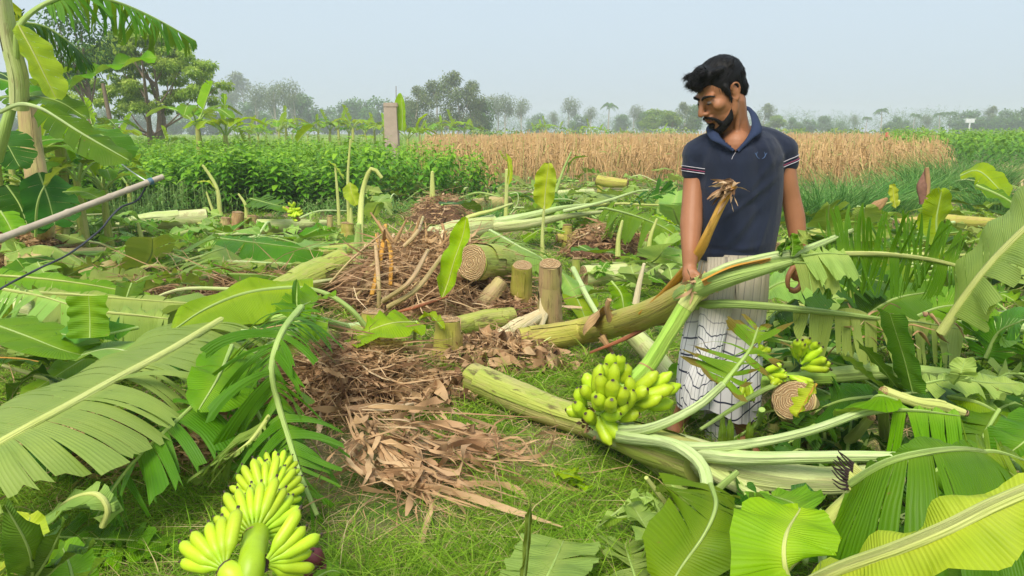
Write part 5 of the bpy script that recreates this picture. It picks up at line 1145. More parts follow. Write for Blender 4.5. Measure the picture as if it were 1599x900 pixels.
# -- dark mass behind the man's right side
for i, (q, w_, m_, lb) in enumerate([
    ([(1200, 500, -3.9), (1260, 455, -3.8), (1320, 430, -3.75), (1380, 440, -3.7)], (.20, .28), 'leaf_dark', 'dark shaded leaf arching behind the hanging hand'),
    ([(1195, 455, -3.9), (1230, 440, -3.85), (1290, 445, -3.8)], (.14, .18), 'leaf_wax', 'grey green leaf lying just behind the hanging hand'),
    ([(1200, 530, -3.7), (1260, 540, -3.6), (1330, 560, -3.5)], (.22, .26), 'leaf_dark', 'deep green feathery leaf above the far bunch'),
    ([(1320, 520, -3.6), (1390, 470, -3.6), (1460, 455, -3.6)], (.20, .22), 'leaf_mid', 'shaded leaf behind the hanging strips at right'),
    ([(1420, 500, -3.5), (1470, 480, -3.5), (1540, 475, -3.4)], (.22, .24), 'leaf', 'green leaf behind the thick midrib of the huge pale leaf'),
    ([(1230, 470, -4.4), (1215, 430, -4.4), (1210, 395, -4.4)], (.2, .2), 'leaf', 'upright leaf behind the elbow of the hanging arm'),
    ([(1280, 420, -4.6), (1290, 370, -4.6), (1295, 320, -4.5)], (.18, .16), 'leaf_mid', 'torn upright leaf behind the raised torn leaf, left one'),
    ([(1340, 420, -4.2), (1345, 370, -4.2), (1350, 325, -4.1)], (.16, .16), 'leaf', 'torn upright leaf behind the raised torn leaf, middle one'),
    ([(1470, 400, -4.2), (1462, 350, -4.2), (1470, 300, -4.2)], (.16, .14), 'leaf_young', 'bright torn leaf standing right of the withered bract'),
    ([(1540, 560, -3.2), (1560, 520, -3.2), (1600, 500, -3.1)], (.22, .22), 'leaf_mid', 'leaf hanging under the pale stalk at the right edge'),
    ([(1500, 275, -6.5), (1530, 268, -6.4), (1570, 305, -6.2)], (.14, .16), 'leaf_young', 'light green leaf bending over the tall grass at right'),
    ([(1525, 290, -5), (1570, 310, -4.8), (1620, 345, -4.6)], (.05, .05), 'leaf_mid', 'thin dark curved leaf crossing the huge pale leaf'),
    ([(1230, 370, -5), (1245, 385, -5), (1255, 400, -5)], (.1, .12), 'leaf_young', 'small bright leaf behind the elbow of the hanging arm'),
    ([(1190, 640, .35), (1180, 665, .25), (1120, 700, .15)], (.02, .03), 'leaf_mid', 'thin pointed leaf spikes before the shins')]):
    leaf(q, w_, (25, -25), .35, [.5, .2, .9, .4, .3, .3, .7, .6, .3, .5, .1, .1, .1, .9][i], 11, m_, 'rib_green', .012, lb, seed=300 + i)
for i, x in enumerate([1128, 1140, 1170]):
    leaf([(x, 712, .16), (x, 690, .26), (x + 1, 650 + 4 * i, .42)], (.014, .014), (20, 20), 0, 0, 3, 'leaf_mid', 'rib_green', .002, ['left', 'middle', 'right'][i] + ' one of three short upright leaf spikes before the shins', seed=320 + i)
# withered purple bract and dry bits behind at right
root = thing('withered_bract', D(1440, 330, 6.5), 'withered purple brown banana flower bract standing before the tall grass at right', 'bract')
mb = MB(); tube(mb, PS([(1442, 318, -6.5), (1440, 295, -6.5), (1447, 262, -6.5)]), [.035, .045, .010], 9, 10, flat=.6, rough=.16); mb.build('bract', 'bract_dry', root)
mb = MB(); tube(mb, PS([(1448, 312, -6.48), (1450, 290, -6.48), (1448, 262, -6.48)]), [.012, .02, .02], 7, 8, flat=.6, rough=.1); mb.build('stalk', 'dry_stalk', root)
log('pink brown split sheath pointing up right before the tall grass', [(1355, 330, -5.2), (1370, 322, -5.2), (1386, 310, -5.2)], [.03, .04, .01], 'dry_stalk', 51, 2, (False, False), 'sheath', 'severed_sheath')
leaf([(1399, 325, -5.1), (1396, 308, -5.1), (1394, 288, -5.1)], (.04, .035), (10, 10), 0, 0, 4, 'leaf_yellow', 'rib_yellow', .003, 'small upright yellow leaf before the tall grass', seed=330)
# dry brown ribbons over the leaves at right
def dryribbons(label, pts, n_, L, W, seed, parent=None, spread=10):
    g = np.random.default_rng(seed); root = thing('dry_leaf_shreds', P(pts[0]), label, 'dry leaf')
    for i in range(n_):
        q = P(pts[i % len(pts)]) + Vector(g.normal(0, .03, 3)); az = g.uniform(0, 6.28); mb = MB()
        a = Vector((math.cos(az), math.sin(az) * .5, g.normal(0, .3))) * L * g.uniform(.5, 1)
        tube(mb, [q, q + a * .5 + Vector(g.normal(0, .02, 3)), q + a + Vector((0, 0, -.04))], [W * .3, W, W * .2], 5, 8, False, .25, .2, seed=i); mb.build('dry_strip', 'litter' if i % 2 else 'dry_stalk', root)
dryribbons('dry brown shreds draped on the stalk behind the tall square slab', [(1345, 510, -3.0), (1365, 500, -3.0), (1330, 530, -2.95), (1390, 485, -3.0)], 16, .22, .010, 5)
dryribbons('dry curled tan strips right of the tall square slab', [(1430, 508, -3.0), (1445, 512, -3.0), (1460, 520, -3.0)], 8, .16, .016, 6)

# ================================================================== THE BROWN HEAP
def heap(label, cpx, cpy, rx, ry, h, n_, seed, stalks=12, L=(.10, .4), W=(.004, .024), red=0, mound=True):
    c = G(cpx, cpy); root = thing('dry_leaf_heap', (c.x, c.y, 0), label, 'leaf heap'); g = np.random.default_rng(seed); rs = random.Random(seed)
    def hz_(x, y): return h * max(0, 1 - (x / rx) ** 2 - (y / ry) ** 2) ** .75
    if mound:
        mb = MB(); V = []; m = 22
        for i in range(9):
            for j in range(m):
                a = 2 * PI * j / m; f = i / 8 * .97; x = math.cos(a) * f * rx; y = math.sin(a) * f * ry
                V.append((c.x + x, c.y + y, hz_(x, y) * .9 - .02 + g.normal(0, .012)))
        Fq = [(i * m + j, i * m + (j + 1) % m, (i + 1) * m + (j + 1) % m, (i + 1) * m + j)[::-1] for i in range(8) for j in range(m)]
        mb.add(V, Fq, None, .08); o = mb.build('heap_core', 'litter', root); o['kind'] = 'stuff'
    a = g.uniform(0, 6.28, n_); r = np.sqrt(g.random(n_)) * 1.04; x = np.cos(a) * r * rx; y = np.sin(a) * r * ry
    z = np.array([hz_(p, q) for p, q in zip(x, y)]) + g.uniform(-.02, .06, n_)
    az = g.uniform(0, 6.28, n_) ; Dr = np.stack([np.cos(az), np.sin(az), g.normal(0, .35, n_)], -1)
    Ln = g.uniform(*L, n_); pap = g.random(n_) < .28; Wd = np.where(pap, g.uniform(W[1] * .6, W[1] * 1.6, n_), g.uniform(.0025, .009, n_)); Ln = np.where(pap, Ln * .55 + .03, Ln * 1.1)
    bend = np.stack([g.normal(0, .55, n_) * Ln, g.normal(0, .55, n_) * Ln, g.normal(-.2, .3, n_) * Ln], -1)
    mb = MB(); P0 = np.stack([c.x + x, c.y + y, np.maximum(z, .01)], -1) - Dr / np.linalg.norm(Dr, axis=1, keepdims=True) * (Ln * .5)[:, None]
    P0[:, 2] = np.maximum(P0[:, 2], .005)
    ribbons(mb, P0, Dr, Ln, Wd, bend, 8, 'strip', rng=g, fold=1.9, curl=.14, A=np.clip(g.beta(2.2, 1.8, n_), 0, 1))
    for arr in mb.v: arr[:, 2] = np.maximum(arr[:, 2], .006)
    o = mb.build('litter', 'litter', root); o['kind'] = 'stuff'
    return root, c, hz_
H1, c1, f1 = heap('large brown heap of dry leaf shreds in the middle of the clearing', 672, 474, .56, .50, .45, 6200, 5, W=(.003, .022), L=(.08, .5))
g = np.random.default_rng(91)
for i in range(46):                     # the stalks one can pick out, fanned down the near side
    px = g.uniform(585, 745); top = D(px, g.uniform(345, 400), 5.6 + g.uniform(-.1, .2)); bot = D(px - g.uniform(-30, 90), g.uniform(440, 485), 5.15 + g.uniform(-.1, .15))
    if bot.z < .02: bot.z = .03
    mb = MB(); r = g.uniform(.007, .019); tube(mb, [bot, bot.lerp(top, .5) + Vector((g.normal(0, .03), -.02, g.normal(0, .02))), top], [r, r * 1.2, r * .8], 7, 8, True, .6, .08, seed=i)
    mb.build('dry_stalk', ['dry_stalk', 'dry_stalk', 'stem_tan', 'dry_gold', 'litter'][i % 5], H1)
for i in range(14):
    px = g.uniform(590, 720); b = D(px, g.uniform(370, 400), 5.4); t = b + Vector((g.normal(.02, .12), g.normal(0, .1), g.uniform(.08, .22)))
    mb = MB(); tube(mb, [b, b.lerp(t, .6), t], [.016, .012, .006], 6, 6, rough=.1, seed=i); mb.build('dry_stub', 'dry_stalk', H1)
mb = MB(); tube(mb, PS([(610, 490, .12), (650, 480, .18), (700, 463, .26)]), [.012, .018, .01], 7, 9, flat=.6, rough=.1); mb.build('dry_stalk', 'dry_red', H1)
for q in [[(598, 470, .25), (640, 440, .40), (668, 392, .52)], [(605, 480, .22), (650, 452, .34), (690, 400, .5)], [(660, 340, .62), (650, 365, .58), (630, 385, .50)], [(592, 480, .12), (591, 440, .30), (586, 380, .5)]]:
    mb = MB(); tube(mb, PS(q), [.015, .016, .014], 7, 10, rough=.06, seed=3); mb.build('dry_stalk', 'stem_tan', H1)
H2, c2, f2 = heap('brown dry leaves piled under the long fallen stem, spilling to the grass', 552, 626, .29, .26, .25, 2600, 6, W=(.004, .026), L=(.07, .36))
H3, c3, f3 = heap('dry shreds gathered round the short yellow stump', 684, 622, .17, .12, .07, 340, 7, W=(.01, .04), L=(.06, .22))
H4, c4, f4 = heap('dry leaf litter strip running left from the heap behind the bright leaf', 400, 462, 1.25, .30, .10, 1300, 8, L=(.2, .6), W=(.004, .014))
H5, c5, f5 = heap('small brown litter heap at the left edge by the leaning pole', 20, 412, .7, .4, .3, 1000, 9)
H6, c6, f6 = heap('dry litter under the slanting torn leaf at lower left', 190, 715, .42, .26, .10, 700, 10, W=(.004, .016))
H7, c7, f7 = heap('crumpled brown leaves between the short stump and the log with bunch', 775, 565, .36, .28, .10, 520, 11, L=(.05, .22), W=(.015, .05))
H8, c8, f8 = heap('reddish dry tuft behind the right cut stump', 928, 402, .32, .25, .30, 420, 12, L=(.1, .3))
H9, c9, f9 = heap('small dry tuft behind the green log by the wrist', 985, 405, .25, .2, .25, 260, 13, L=(.1, .25))
H10, c10, f10 = heap('loose brown scraps on the grass before the bunch', 860, 580, .30, .10, .03, 60, 14, L=(.06, .16), W=(.03, .07), mound=False)
H11, c11, f11 = heap('dry litter behind the row of shoots near the crop field', 690, 345, .5, .5, .35, 500, 15)
H12, c12, f12 = heap('brown litter on the ground below the ringed log', 775, 500, .38, .3, .12, 520, 16, W=(.01, .04))
# long dry ribbons trailing over the grass
root = thing('dry_leaf_shreds', G(660, 690), 'long tan dry leaf shreds trailing right and down over the grass', 'dry leaf')
trail = [[(560, 640, .2), (600, 700, .10), (640, 740, .06), (668, 790, .01)], [(580, 650, .2), (640, 690, .1), (700, 705, .05), (760, 720, .02)], [(600, 650, .16), (680, 690, .08), (740, 690, .03), (778, 686, .01)],
         [(610, 660, .15), (690, 700, .08), (755, 722, .03), (808, 712, .02)], [(570, 660, .15), (600, 710, .08), (640, 730, .05), (660, 735, .03)], [(545, 690, .10), (570, 725, .06), (610, 748, .05), (640, 760, .02)],
         [(590, 655, .2), (640, 660, .16), (625, 700, .08), (650, 700, .05)], [(620, 690, .1), (680, 730, .05), (720, 760, .02), (758, 782, .01)], [(565, 640, .22), (610, 640, .20), (650, 630, .12), (640, 660, .08)],
         [(560, 690, .1), (545, 705, .12), (560, 730, .08), (600, 745, .05)], [(600, 670, .16), (650, 700, .1), (660, 750, .05), (678, 795, .01)], [(640, 690, .1), (700, 712, .06), (760, 715, .04), (806, 706, .03)],
         [(540, 650, .2), (560, 690, .15), (600, 690, .12), (630, 720, .06)], [(670, 640, .06), (690, 660, .04), (720, 675, .03), (780, 690, .01)], [(590, 690, .12), (620, 720, .08), (640, 750, .05), (655, 765, .01)]]
rs = random.Random(3)
for rep_ in range(3):
    for i, q in enumerate(trail):
        Q = PS([(a + rs.gauss(0, 9 * (rep_ > 0)), b + rs.gauss(0, 8 * (rep_ > 0)), h_) for a, b, h_ in q])
        mb = MB(); T0 = spline(Q, 14); V = []; F = []; A_ = rs.uniform(.45, .95); w0 = rs.uniform(.004, .011) * (1 if rep_ else 1.2); ph = rs.uniform(0, 6)
        tube(mb, Q, [w0 * .4, w0, w0 * 1.2, w0 * .35], 6, 14, False, .22, .25, seed=i + rep_ * 20, A=A_, arc=(ph, ph + rs.uniform(3, 5)))
        for arr in mb.v: arr[:, 2] = np.maximum(arr[:, 2], .008)
        mb.build('dry_strip', 'litter', root)

g = np.random.default_rng(55); k = 170; P0 = []; Dd = []
for i in range(k):
    q = trail[i % len(trail)]; Q = PS(q); j = g.integers(0, 3); a, b_ = Q[j], Q[j + 1]; c = a.lerp(b_, g.random()) + Vector((g.normal(0, .03), g.normal(0, .03), g.uniform(-.01, .03))); d_ = (b_ - a).normalized() + Vector(g.normal(0, .35, 3))
    c.z = max(c.z, .012); P0.append(tuple(c)); Dd.append(tuple(d_))
mb = MB(); Ln = g.uniform(.10, .42, k); Dd = np.array(Dd); Dd[:, 2] *= .4
ribbons(mb, np.array(P0), Dd, Ln, np.where(g.random(k) < .3, g.uniform(.014, .034, k), g.uniform(.003, .010, k)), np.stack([g.normal(0, .5, k) * Ln, g.normal(0, .5, k) * Ln, g.uniform(-.2, .1, k) * Ln], -1), 12, 'strip', rng=g, fold=2.2, curl=.18, A=g.uniform(.4, .85, k))
for arr in mb.v: arr[:, 2] = np.maximum(arr[:, 2], .008)
o = mb.build('loose_shreds', 'litter', root); o['kind'] = 'stuff'
# ================================================================== BANANA BUNCHES
def banana_mesh(L, r, curve, tip=True, n=8, k=12, seed=0, tail=0):
    """stalk end at the origin, grows along +Z, bends towards +X"""
    rs = random.Random(seed); pts = []
    for i in range(k):
        t = i / (k - 1); a = curve * (t - .1)
        pts.append(Vector((L * curve * .5 * t * t, 0, L * (t - curve * curve * .12 * t * t))))
    prof = []
    for i in range(k):
        t = i / (k - 1)
        if t < .16: rr = .32 + .1 * t / .16
        elif t < .30: rr = .42 + .55 * ((t - .16) / .14) ** .8
        elif t < .80: rr = 1.0 - .04 * abs(t - .55)
        elif t < .95: rr = .97 - .62 * ((t - .80) / .15) ** 1.5
        else: rr = .34 - .08 * (t - .95) / .05
        if tail and t > .84: rr = max(.24, .97 - .75 * ((t - .84) / .08)) * (1 + .3 * math.sin(i * 2.7)) if t > .9 else .97 - .4 * (t - .84) / .06
        prof.append(rr * r)
    mb = MB(); T, U, W = frames(pts); V = []; A = []; m = n
    for i in range(k):
        for j in range(m):
            a = 2 * PI * j / m + .3; rr = prof[i] * (1 + .07 * math.cos(5 * a / 1.0))
            V.append(pts[i] + U[i] * math.cos(a) * rr + W[i] * math.sin(a) * rr); A.append(i / (k - 1) * (1 if tail else .925))
    F = [(i * m + j, i * m + (j + 1) % m, (i + 1) * m + (j + 1) % m, (i + 1) * m + j) for i in range(k - 1) for j in range(m)]
    mb.add(V, F, None, A); o = (k - 1) * m
    mb.add([V[o + j] for j in range(m)] + [pts[-1]], [(j, (j + 1) % m, m) for j in range(m)], None, 1.0)
    return mb.mesh('banana', 'banana')
BM_fat = [banana_mesh(1, .165, .30, seed=i) for i in range(1)] + [banana_mesh(1, .155, .5), banana_mesh(1, .175, .15)]
BM_thin = [banana_mesh(1, .105, .35, k=16, tail=1), banana_mesh(1, .098, .55, k=16, tail=1), banana_mesh(1, .11, .2, k=16, tail=1)]
def put_banana(root, base, tip, meshes, i, curl=None, fat=1.0, scale_len=True):
    base = Vector(base); tip = Vector(tip); d = tip - base; L = d.length; z = d.normalized()
    cv = Vector(curl) if curl is not None else Vector((0, 0, 1)); x = cv - z * cv.dot(z)
    if x.length < .05: x = z.orthogonal()
    x.normalize(); y = z.cross(x)
    mt = Matrix((x, y, z)).transposed().to_4x4()
    o = bpy.data.objects.new('banana', meshes[i % len(meshes)]); link(o); o.parent = root
    o.matrix_local = Matrix.Translation(base - Vector(root.location)) @ mt @ Matrix.Diagonal((L * fat, L * fat, L, 1))
    return o

# main bunch on the bent stalk
B1 = thing('banana_bunch', P((955, 640, -2.70)), 'bunch of plump green bananas hanging on the thick bent stalk in the man\'s hand', 'banana bunch')
mb = MB(); tube(mb, PS([(928, 668, -2.70), (945, 645, -2.70), (975, 610, -2.72), (1010, 575, -2.76), (1045, 520, -2.78), (1070, 480, -2.80), (1092, 448, -2.80)]), [.03, .034, .035, .033, .030, .033, .031], 12, 40, rough=.02); mb.build('stalk', 'rachis', B1)
mb = MB(); tube(mb, PS([(1070, 480, -2.798), (1082, 462, -2.798), (1094, 446, -2.80)]), [.034, .035, .033], 12, 8, rough=.02); mb.build('pale_stalk_end', 'rib_yellow', B1)
for q, rr in [((1045, 520, -2.82), .0315), ((1010, 575, -2.76), .035), ((975, 610, -2.72), .037)]:
    c = P(q); t_ = (P((1045, 520, -2.82)) - P((1010, 575, -2.76))).normalized(); mb = MB(); tube(mb, [c - t_ * .003, c + t_ * .003], [rr, rr], 14, 3, caps=False); mb.build('bract_scar', 'dry_stalk', B1)
g = np.random.default_rng(4); mb = MB(); k = 26; p0 = np.array([tuple(P((1094 + g.normal(0, 7), 444 + g.normal(0, 6), -2.76))) for _ in range(k)])
ribbons(mb, p0, g.normal(size=(k, 3)), g.uniform(.03, .07, k), g.uniform(.01, .02, k), g.normal(0, .02, (k, 3)), 4, 'strip', rng=g, fold=1.0); mb.build('frayed_end', 'litter', B1)
# (base px, base py, tip px, tip py, base depth, tip depth)   read off the photograph
fingers = [
 (952, 592, 951, 548, 2.86, 2.84), (966, 588, 968, 549, 2.86, 2.86), (975, 598, 978, 566, 2.88, 2.88), (940, 618, 938, 568, 2.84, 2.80), (932, 622, 930, 576, 2.80, 2.74),
 (925, 612, 912, 583, 2.90, 2.92), (930, 620, 902, 612, 2.84, 2.80), (958, 616, 957, 578, 2.78, 2.70), (957, 628, 956, 598, 2.74, 2.66), (945, 626, 930, 590, 2.76, 2.70),
 (918, 640, 889, 613, 2.88, 2.86), (922, 645, 882, 644, 2.88, 2.84), (914, 648, 893, 636, 2.86, 2.80), (976, 625, 995, 598, 2.80, 2.74), (985, 620, 1014, 612, 2.80, 2.74),
 (985, 614, 1032, 586, 2.84, 2.84), (998, 612, 1055, 592, 2.86, 2.86), (990, 625, 1054, 608, 2.82, 2.80), (1005, 620, 1064, 608, 2.88, 2.90), (990, 632, 1036, 632, 2.80, 2.78), (1005, 636, 1052, 632, 2.86, 2.86),
 (965, 632, 980, 615, 2.74, 2.66), (972, 638, 1000, 622, 2.76, 2.70), (948, 636, 928, 624, 2.76, 2.68), (952, 640, 955, 634, 2.74, 2.62), (955, 650, 988, 642, 2.76, 2.70), (965, 652, 1000, 650, 2.80, 2.76),
 (940, 648, 972, 655, 2.78, 2.70), (934, 650, 948, 698, 2.80, 2.76), (940, 650, 970, 688, 2.80, 2.74), (955, 655, 978, 694, 2.84, 2.80), (935, 640, 925, 622, 2.80, 2.74), (925, 655, 912, 650, 2.84, 2.80),
 (960, 625, 972, 600, 2.84, 2.82), (978, 640, 1016, 640, 2.84, 2.84)]
for i, (a, b, c_, d_, e, f) in enumerate(fingers):
    bp_, tp_ = D(a, b, e - .16), D(c_, d_, f - .16); v_ = tp_ - bp_
    if v_.length < .105: bp_ = tp_ - v_.normalized() * .105
    if v_.length > .15: bp_ = tp_ - v_.normalized() * .15
    o = put_banana(B1, bp_, tp_, BM_fat, i, curl=(0, -.3, 1), fat=1.17 * .125 / max(.105, min(.15, v_.length)))
g = np.random.default_rng(14); k = 30; mb = MB(); p0 = np.array([tuple(D(922 + g.normal(0, 9), 655 + g.normal(0, 12), 2.70)) for _ in range(k)])
ribbons(mb, p0, g.normal(size=(k, 3)), g.uniform(.02, .06, k), g.uniform(.006, .02, k), g.normal(0, .01, (k, 3)), 4, 'strip', rng=g, fold=1.0, A=g.uniform(0, .5, k)); mb.build('dry_flower_remains', 'litter', B1)['kind'] = 'stuff'

def hand_fan(root, c, axis, out, n_, L, meshes, spread=1.1, rows=1, seed=0, fat=1.0, lift=.5, r0=.03):
    """a hand of bananas: crown at c on a stalk along axis, fingers fan round 'out' and curl towards the axis"""
    rs = random.Random(seed); axis = axis.normalized(); out = (out - axis * out.dot(axis)).normalized(); lat = axis.cross(out)
    for row in range(rows):
        for i in range(n_):
            a = spread * (i / (n_ - 1) - .5) * 2 if n_ > 1 else 0
            d = out * math.cos(a) + lat * math.sin(a)
            b = c + d * r0 + axis * row * .016
            v = (d * 1.0 + axis * (lift + .25 * row + rs.uniform(-.08, .08))).normalized()
            put_banana(root, b, b + v * L * rs.uniform(.9, 1.08), meshes, rs.randint(0, 2), curl=axis, fat=fat)
# lower left bunch, lime coloured, thin fingers with black tips, upside down
B2 = thing('banana_bunch', P((395, 880, .22)), 'lime green bunch of slim bananas with black tips in the grass at bottom left', 'banana bunch')
bs = PS([(385, 930, .30), (392, 885, .36), (400, 838, .36), (412, 790, .30), (428, 745, .22)])
mb = MB(); tube(mb, bs, [.030, .030, .028, .024, .016], 12, 26, rough=.02); mb.build('stalk', 'banana', B2)
mb = MB(); cc = P((398, 842, .36)); mb_r = tube(mb, [cc - Vector((0, .004, 0)), cc + Vector((0, .004, 0))], [.031, .031], 14, 3, caps=False); mb.build('bract_scar', 'dry_stalk', B2)
ax_ = (bs[3] - bs[1]).normalized()
up = Vector((0, 0, 1))
cR = P((398, 835, .36)); 
hand_fan(B2, cR, ax_, up, 14, 0.126, BM_thin, 1.9, 1, 1, .92, .75, .022)
hand_fan(B2, cR + ax_ * .03, ax_, up, 12, 0.116, BM_thin, 1.6, 1, 2, .92, 1.1, .02)
cR = P((415, 785, .30))
hand_fan(B2, cR, ax_, up, 15, 0.116, BM_thin, 2.1, 1, 3, .92, .6, .02)
hand_fan(B2, cR + ax_ * .03, ax_, up, 13, 0.112, BM_thin, 1.9, 1, 4, .92, 1.0, .02)
cR = P((430, 752, .24))
hand_fan(B2, cR, ax_, up, 13, 0.098, BM_thin, 2.1, 1, 5, .92, .7, .016)
hand_fan(B2, cR + ax_ * .02, ax_, up, 10, 0.093, BM_thin, 1.5, 1, 6, .92, 1.3, .012)
# the two cut hands at the very bottom
cR = P((352, 888, .36)); hand_fan(B2, cR, ax_, Vector((-.55, 0, .65)), 6, .13, BM_thin, .9, 1, 7, 1.15, .65, .012)
mb = MB(); tube(mb, [P((385, 915, .32)), P((365, 900, .35)), cR], [.03, .028, .024], 10, 8); mb.build('hand_crown', 'banana', B2)
cR = P((412, 880, .36)); hand_fan(B2, cR, ax_, Vector((.9, 0, .1)), 6, .12, BM_thin, .8, 1, 8, 1.1, .25, .012)
mb = MB(); tube(mb, [P((395, 885, .34)), cR], [.026, .02], 10, 5); mb.build('hand_crown', 'banana', B2)
# purple flower bracts beside it
F1 = thing('banana_flower', G(500, 888), 'dark red banana flower bracts lying right of the lime green bunch', 'banana flower')
for i, (q, rr) in enumerate([([(478, 862, .10), (492, 868, .10), (505, 875, .07)], .032), ([(475, 880, .07), (485, 888, .06), (498, 892, .04)], .03), ([(498, 885, .05), (515, 890, .05), (532, 894, .03)], .024)]):
    mb = MB(); tube(mb, PS(q), [rr * .7, rr, rr * .3], 10, 8, flat=.6, rough=.1, seed=i, round_end=True); mb.build('bract', 'purple', F1)
leaf([(490, 905, .10), (520, 892, .12), (545, 905, .08)], (.04, .04), (10, 10), .2, .2, 4, 'leaf', 'rib_green', .005, 'narrow leaf piece on the dark red bracts at the bottom', seed=401)
# right hand bunch behind
B3 = thing('banana_bunch', P((1215, 595, -3.0)), 'far green bunch with long loose hands right of the man\'s shins', 'banana bunch')
mb = MB(); tube(mb, PS([(1150, 600, -2.95), (1200, 598, -2.98), (1240, 592, -3.0), (1300, 590, -3.05)]), [.025, .03, .03, .028], 10, 16, rough=.03); mb.build('stalk', 'rachis', B3)
def hf(px, py, d, dirs, L, fat=1.0, meshes=BM_thin):
    c = D(px, py, d)
    for i, (dx, dy, dz) in enumerate(dirs):
        b = c + Vector((.012 * math.sin(i * 2.1), -.008 * (i % 3), .006 * i)); put_banana(B3, b, b + Vector((dx, dz, dy)).normalized() * L, meshes, i, curl=(0, -1, .3), fat=fat)
hf(1248, 565, 2.92, [(-.55, 1, -.2), (-.3, 1, -.3), (-.1, 1, -.35), (.15, 1, -.3), (.4, .9, -.4), (-.4, .9, -.5)], .115, 1.35)
hf(1252, 578, 2.90, [(.9, .75, -.3), (1, .45, -.4), (1, .15, -.5), (1, -.05, -.4), (.85, .6, -.7), (.8, .9, -.2)], .115, 1.35)
hf(1226, 585, 2.90, [(.9, -.35, -.4)], .10, 1.3); hf(1228, 588, 2.92, [(-.4, -.9, -.3), (.9, -.2, -.3), (-.9, -.35, -.5), (-.9, -.7, -.5)], .10, 1.3)
hf(1190, 585, 2.92, [(1, .3, -.3), (1, 0, -.5), (.9, .6, -.4), (.9, -.5, -.4), (.6, -.8, -.3)], .10, 1.3)
hf(1165, 598, 2.86, [(-.2, -1, -.2), (.1, -1, -.3), (.3, -1, -.1), (-.4, -1, -.2)], .085, 1.4)
hf(1175, 560, 2.95, [(.4, .9, -.3), (.8, .8, -.4), (1, .6, -.2), (.2, 1, -.2)], .09, 1.3)
# little far bunch at left back
B4 = thing('banana_bunch', G(465, 345), 'tiny yellow green bunch on the stem in the far left row', 'banana bunch')
mb = MB(); tube(mb, PS([(445, 325, -9), (456, 332, -9), (468, 345, -9)]), [.03, .03, .02], 8, 6); mb.build('stalk', 'dry_stalk', B4)
rs = random.Random(5)
for i in range(15):
    a = i * .9; c = D(460 + rs.uniform(-5, 6), 332 + rs.uniform(-8, 8), 8.95); put_banana(B4, c, c + Vector((math.cos(a), -.6, math.sin(a))).normalized() * .14, BM_thin, i, fat=1.3)
# withered hand with black tips on the cut stalk at right bottom
B5 = thing('withered_banana_hand', P((1335, 745, .42)), 'small withered banana hand with black shrivelled tips on the yellow cut stalk', 'banana hand')
for j, (px, py) in enumerate([(1345, 752), (1338, 765)]):
    c = P((px, py, .42))
    for i in range(7):
        v = Vector((-1, .25 * (i - 3) * .5, .25 + .12 * i)).normalized(); b = c + Vector((0, 0, .004 * i))
        mb = MB(); tube(mb, [b, b + v * .03], [.006, .005], 6, 4); mb.build('finger_base', 'rib_yellow', B5)
        mb = MB(); tube(mb, [b + v * .03, b + v * .055, b + v * .08 + Vector((0, 0, rs.uniform(-.01, .015)))], [.004, .0022, .001], 6, 6, rough=.3); mb.build('withered_tip', 'black_tip', B5)

# ================================================================== STANDING BANANA PLANTS, top left
W1 = thing('banana_plant', G(95, 392), 'tall banana plant at the left edge with the long torn frond reaching over the trees', 'banana plant')
d0 = P((95, 388, 0)).y
stem(W1, [(97, 392, 0), (98, 300, -d0), (94, 230, -d0), (88, 165, -d0 + .1)], [.075, .065, .055, .05], 'stem_green', 14, 60, 4, (False, False))
stem(W1, [(30, 170, -5.4), (28, 120, -5.35), (14, 60, -5.3), (2, -20, -5.2)], [.06, .058, .052, .05], 'stem_pale', 14, 61, 4, (False, False), name='sheath_bundle')
lfp = dict(parent=W1)
leaf([(70, 6, -5.3), (120, -8, -5.4), (180, 3, -5.6), (240, 28, -5.8), (305, 64, -6.0)], (.34, .30), (-25, -40), 1.2, .9, 26, 'leaf_mid', 'rib_green', .016, pet=[(25, 90, -5.3), (30, 40, -5.25)], seed=501, sweep=15, **lfp)
leaf([(30, 35, -5.4), (70, 42, -5.5), (110, 68, -5.6), (150, 105, -5.8)], (.26, .26), (-20, -30), .9, 1.0, 18, 'leaf_dark', 'rib_green', .012, seed=502, sweep=25, **lfp)
leaf([(28, 40, -5.2), (50, 80, -5.2), (70, 120, -5.2), (86, 152, -5.2)], (.17, .15), (20, 0), .2, .06, 8, 'leaf_yellow', 'rib_yellow', .010, 'back lit yellow leaf hanging beside the stem', seed=503, **lfp)
leaf([(92, 146, -5.6), (140, 118, -5.6), (190, 100, -5.6), (244, 90, -5.6)], (.10, .13), (40, -10), .4, .04, 8, 'leaf', 'rib_green', .010, seed=504, pet=[(60, 180, -5.5)], wave=.035, **lfp)
leaf([(0, 152, -5.6), (40, 150, -5.5), (90, 158, -5.4), (135, 185, -5.3)], (.14, .12), (20, -20), .5, .15, 8, 'leaf_mid', 'rib_green', .010, seed=505, **lfp)
leaf([(60, 168, -5.0), (90, 185, -5.0), (130, 210, -5.0), (200, 250, -5.0)], (.15, .17), (15, -30), .4, .25, 8, 'leaf_mid', 'rib_pale', .012, seed=506, pet=[(0, 175, -5.1), (30, 163, -5.05)], **lfp)
leaf([(-20, 120, -5.8), (20, 130, -5.8), (60, 155, -5.7)], (.14, .14), (10, -20), .5, .2, 6, 'leaf_mid', 'rib_green', .010, seed=507, **lfp)
leaf([(30, 30, -5.6), (20, 15, -5.6), (-20, 8, -5.6)], (.14, .14), (10, -20), .5, .8, 8, 'leaf_dark', 'rib_green', .010, seed=508, **lfp)
leaf([(10, 290, -6.5), (30, 320, -6.4), (45, 360, -6.3)], (.26, .24), (10, 10), .3, .15, 7, 'leaf_dark', 'rib_green', .010, seed=509, **lfp)
